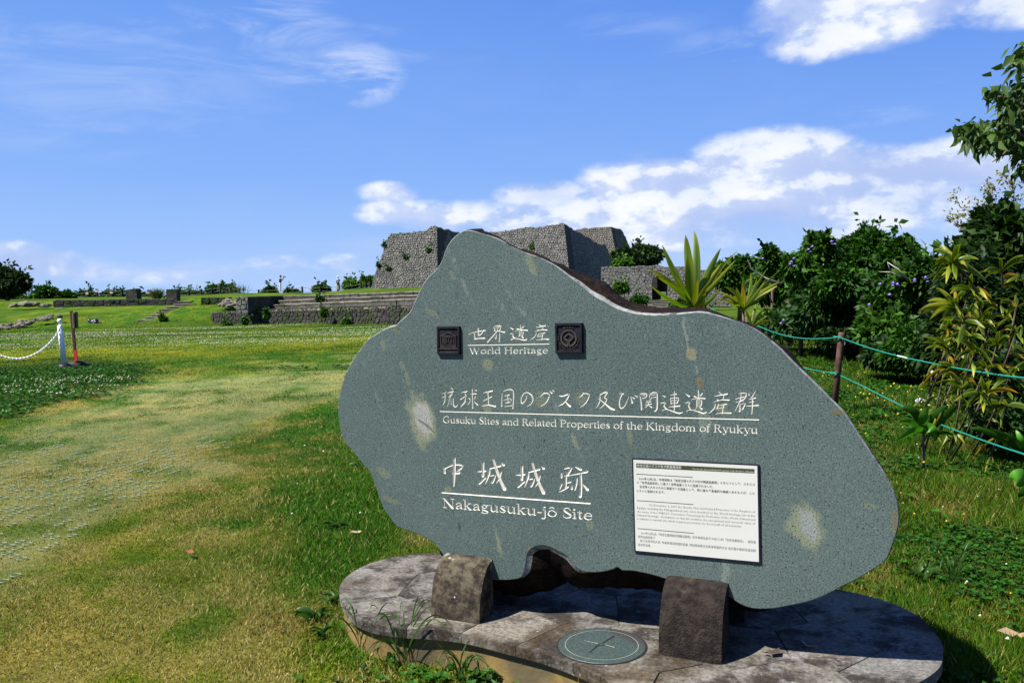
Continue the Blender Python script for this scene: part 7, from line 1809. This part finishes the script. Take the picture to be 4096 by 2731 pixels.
def head(parent, c, r, face, mat=M_skin, hair=M_hair, hat=None, hatmat=None):
    fx, fy = math.cos(face), math.sin(face)
    bm = bmesh.new(); bmesh.ops.create_icosphere(bm, subdivisions=3, radius=1)
    for v in bm.verts:
        q = v.co; f = q.x  # local x = forward
        x_ = q.x * r * .95; z_ = q.z * r * 1.18; y_ = q.y * r * .80
        if q.x > .75 and abs(q.y) < .22 and -.25 < q.z < .15: x_ += r * .2      # nose
        if q.x > .6 and -.75 < q.z < -.5: x_ += r * .08
        v.co = Vector((c[0] + x_ * fx - y_ * fy, c[1] + x_ * fy + y_ * fx, c[2] + z_))
    me = bpy.data.meshes.new('head'); bm.to_mesh(me); bm.free(); me.materials.append(mat); me.polygons.foreach_set('use_smooth', [True] * len(me.polygons)); o = bpy.data.objects.new('head', me); C.objects.link(o); o.parent = parent
    b = MB()
    for s in (-1, 1):
        ex, ey = r * .80, r * .3 * s; b.lathe([(r * .04, -r * .05), (r * .1, 0), (r * .04, r * .05)], (c[0] + ex * fx - ey * fy, c[1] + ex * fy + ey * fx, c[2] + r * .1), 6)
    b.build('eyes', M_hair, parent)
    b = MB(); b.box((c[0] + r * .9 * fx, c[1] + r * .9 * fy, c[2] - r * .5), (r * .12, r * .35, r * .07), Matrix.Rotation(face, 3, 'Z')); b.build('mouth', M_red, parent)
    b = MB()
    for s in (-1, 1): b.lathe([(r * .06, -r * .2), (r * .13, 0), (r * .06, r * .2)], (c[0] - r * .78 * s * fy * 1.0, c[1] + r * .78 * s * fx, c[2]), 6)
    b.build('ears', mat, parent)
    b = MB(); back = -.22 * r
    b.lathe([(r * .86, -.1 * r), (r * .95, .35 * r), (r * .80, .85 * r), (r * .35, 1.22 * r)], (c[0] + back * fx, c[1] + back * fy, c[2]), 14); b.build('hair', hair, parent, smooth=True)
    if hat:
        b = MB(); hc = (c[0] + back * .2 * fx, c[1] + back * .2 * fy, c[2] + r * .35)
        if hat == 'cap': b.lathe([(r * 1.02, 0), (r * .98, r * .45), (r * .55, r * .95), (r * .1, r * 1.02)], hc, 14); b.box((hc[0] + fx * r * 1.2, hc[1] + fy * r * 1.2, hc[2] + .05 * r), (r * 1.0, r * 1.2, r * .12), Matrix.Rotation(face, 3, 'Z'))
        else: b.lathe([(r * 1.55, -.15 * r), (r * 1.5, -.02 * r), (r * 1.05, .12 * r), (r * .98, r * .6), (r * .6, r * 1.0), (r * .1, r * 1.05)], hc, 16)
        b.build(hat if hat == 'cap' else 'hat', hatmat, parent, smooth=True)
def person_a():
    P = at(644.5, 671.5, 86); g = P[2]; root = empty('person', (P[0], 86, g), 0, 'person in a navy top and white trousers aiming a camera to the right', 'person')
    s = 1.62 / 1.70
    V = [(0, 0, .95), (0, 0, 1.12), (-.01, 0, 1.32), (0, 0, 1.42), (.03, 0, 1.50),
         (.02, -.10, .90), (.03, -.11, .50), (-.01, -.11, .08), (.10, -.12, .03), (-.02, .10, .90), (.0, .12, .50), (-.04, .12, .08), (.07, .13, .03),
         (0, -.19, 1.36), (.06, -.24, 1.16), (.26, -.12, 1.44), (.33, -.08, 1.50), (0, .19, 1.36), (.10, .24, 1.18), (.30, .12, 1.40), (.36, .06, 1.47)]
    E = [(0, 1), (1, 2), (2, 3), (3, 4), (0, 5), (5, 6), (6, 7), (7, 8), (0, 9), (9, 10), (10, 11), (11, 12), (2, 13), (13, 14), (14, 15), (15, 16), (2, 17), (17, 18), (18, 19), (19, 20)]
    R = [.14, .13, .16, .07, .055, .10, .065, .045, .04, .10, .065, .045, .04, .065, .048, .036, .03, .065, .048, .036, .03]
    V = [(a * s, b_ * s, c * s) for a, b_, c in V]
    o = skin_fig('body', V, E, [r * s for r in R], [M_navy, M_wht, M_skin, M_hair], root)
    for p in o.data.polygons:
        z = p.center.z / s; x = p.center.x / s
        p.material_index = 3 if z < .07 else 1 if z < 1.0 else 2 if (z > 1.43 or x > .24) else 0
        p.use_smooth = True
    head(root, (.06 * s, 0, 1.62 * s), .105 * s, 0.0, hat='cap', hatmat=M_navy)
    b = MB(); b.box((.37 * s, 0, 1.58 * s), (.09, .14, .10)); b.tube([(.40 * s, 0, 1.58 * s), (.56 * s, 0, 1.59 * s)], [.045, .05], 10); cm = b.build('camera', M_hair, None); cm.location = root.location; ident(cm, 'dark camera with a long lens held up by the person in navy', 'camera')
    for sy, hx in ((-1, .34), (1, .37)):     # hands with fingers round the camera
        b = MB(); hy = .075 * sy
        b.box((hx * s, hy, 1.52 * s), (.05, .03, .07), taper=.9)
        for f in range(4): b.tube([(hx * s - .018 + f * .014, hy, 1.545 * s), (hx * s - .014 + f * .014, hy - .008 * sy, 1.575 * s + (.006 if f in (1, 2) else 0)), (hx * s - .01 + f * .014, hy - .03 * sy, 1.60 * s)], [.0075, .0065, .005], 5)
        b.tube([(hx * s - .02, hy, 1.51 * s), (hx * s - .035, hy - .02 * sy, 1.54 * s), (hx * s - .02, hy - .035 * sy, 1.56 * s)], [.009, .008, .006], 5)
        b.build('hand', M_skin, root, smooth=True)
def person_b():
    P = at(777, 669.5, 86); g = P[2]; root = empty('person', (P[0], 86, g), 0, 'person in a white hat and long pale dress seen from behind with a grey backpack', 'person')
    s = 1.48 / 1.66
    V = [(0, 0, .92), (0, 0, 1.10), (0, 0, 1.30), (0, 0, 1.40), (0, .0, 1.48), (-.07, 0, .86), (-.08, 0, .46), (-.08, .0, .07), (-.08, .10, .03), (.07, 0, .86), (.08, 0, .46), (.08, 0, .07), (.08, .10, .03),
         (-.17, 0, 1.33), (-.22, .05, 1.08), (-.10, .22, 1.20), (-.05, .26, 1.28), (.17, 0, 1.33), (.23, .04, 1.08), (.12, .22, 1.18), (.06, .26, 1.30)]
    E = [(0, 1), (1, 2), (2, 3), (3, 4), (0, 5), (5, 6), (6, 7), (7, 8), (0, 9), (9, 10), (10, 11), (11, 12), (2, 13), (13, 14), (14, 15), (15, 16), (2, 17), (17, 18), (18, 19), (19, 20)]
    R = [.13, .12, .14, .06, .05, .09, .06, .04, .035, .09, .06, .04, .035, .055, .042, .034, .028, .055, .042, .034, .028]
    V = [(a * s, b_ * s, c * s) for a, b_, c in V]
    o = skin_fig('body', V, E, [r * s for r in R], [M_wht, M_skin, M_hair], root)
    for p in o.data.polygons:
        z = p.center.z / s; p.material_index = 2 if z < .06 else 1 if (z < .3 or z > 1.42 or p.center.y > .18) else 0; p.use_smooth = True
    b = MB(); prof = []
    for r, z in ((.255, .20), (.24, .45), (.20, .75), (.165, .98), (.15, 1.05)): prof.append((r * s, z * s))
    V2 = []; F2 = []; n = 20
    for j, (r, z) in enumerate(prof):
        for k in range(n): a = 2 * PI * k / n; rr = r * (1 + .05 * math.sin(5 * a) * (1 - j / 5)); V2.append((rr * math.cos(a), rr * .75 * math.sin(a), z))
    for j in range(len(prof) - 1):
        for k in range(n): F2.append((j * n + k, j * n + (k + 1) % n, (j + 1) * n + (k + 1) % n, (j + 1) * n + k))
    b.add(V2, F2); b.build('skirt', M_beige, root, smooth=True)
    head(root, (0, .03, 1.585 * s), .10 * s, PI / 2, hat='hat', hatmat=M_wht)
    bp = empty('backpack', tuple(root.location), 0, 'grey backpack worn by the person in the white hat', 'backpack')
    b = MB(); b.box((-.02, -.17 * s, 1.12 * s), (.27, .13, .34), taper=.82); b.build('pack', M_grey, bp)
    b = MB(); b.box((-.02, -.25 * s, 1.04 * s), (.19, .04, .14), taper=.9); b.build('pocket', M_grey, bp)
    for sx in (-.10, .08): b = MB(); b.tube([(sx, -.12, 1.26 * s), (sx, .0, 1.40 * s), (sx, .11, 1.26 * s)], .014, 5); b.build('strap', M_grey, bp)
    for sx, c_ in ((-1, (-.05, .26, 1.28)), (1, (.06, .26, 1.30))):
        b = MB(); cx_, cy_, cz_ = (q * s for q in c_); b.box((cx_, cy_ + .02, cz_ + .03), (.05, .028, .06), taper=.9)
        for f in range(4): b.tube([(cx_ - .02 + f * .013, cy_ + .02, cz_ + .05), (cx_ - .02 + f * .013, cy_ + .035, cz_ + .085 + (.006 if f in (1, 2) else 0)), (cx_ - .02 + f * .013, cy_ + .055, cz_ + .09)], [.007, .006, .005], 5)
        b.tube([(cx_ + .03 * -sx, cy_ + .02, cz_ + .02), (cx_ + .045 * -sx, cy_ + .03, cz_ + .05), (cx_ + .03 * -sx, cy_ + .045, cz_ + .07)], [.008, .007, .005], 5)
        b.build('hand', M_skin, root, smooth=True)
person_a(); person_b()
print('script seconds', round(time.time() - T0, 1))
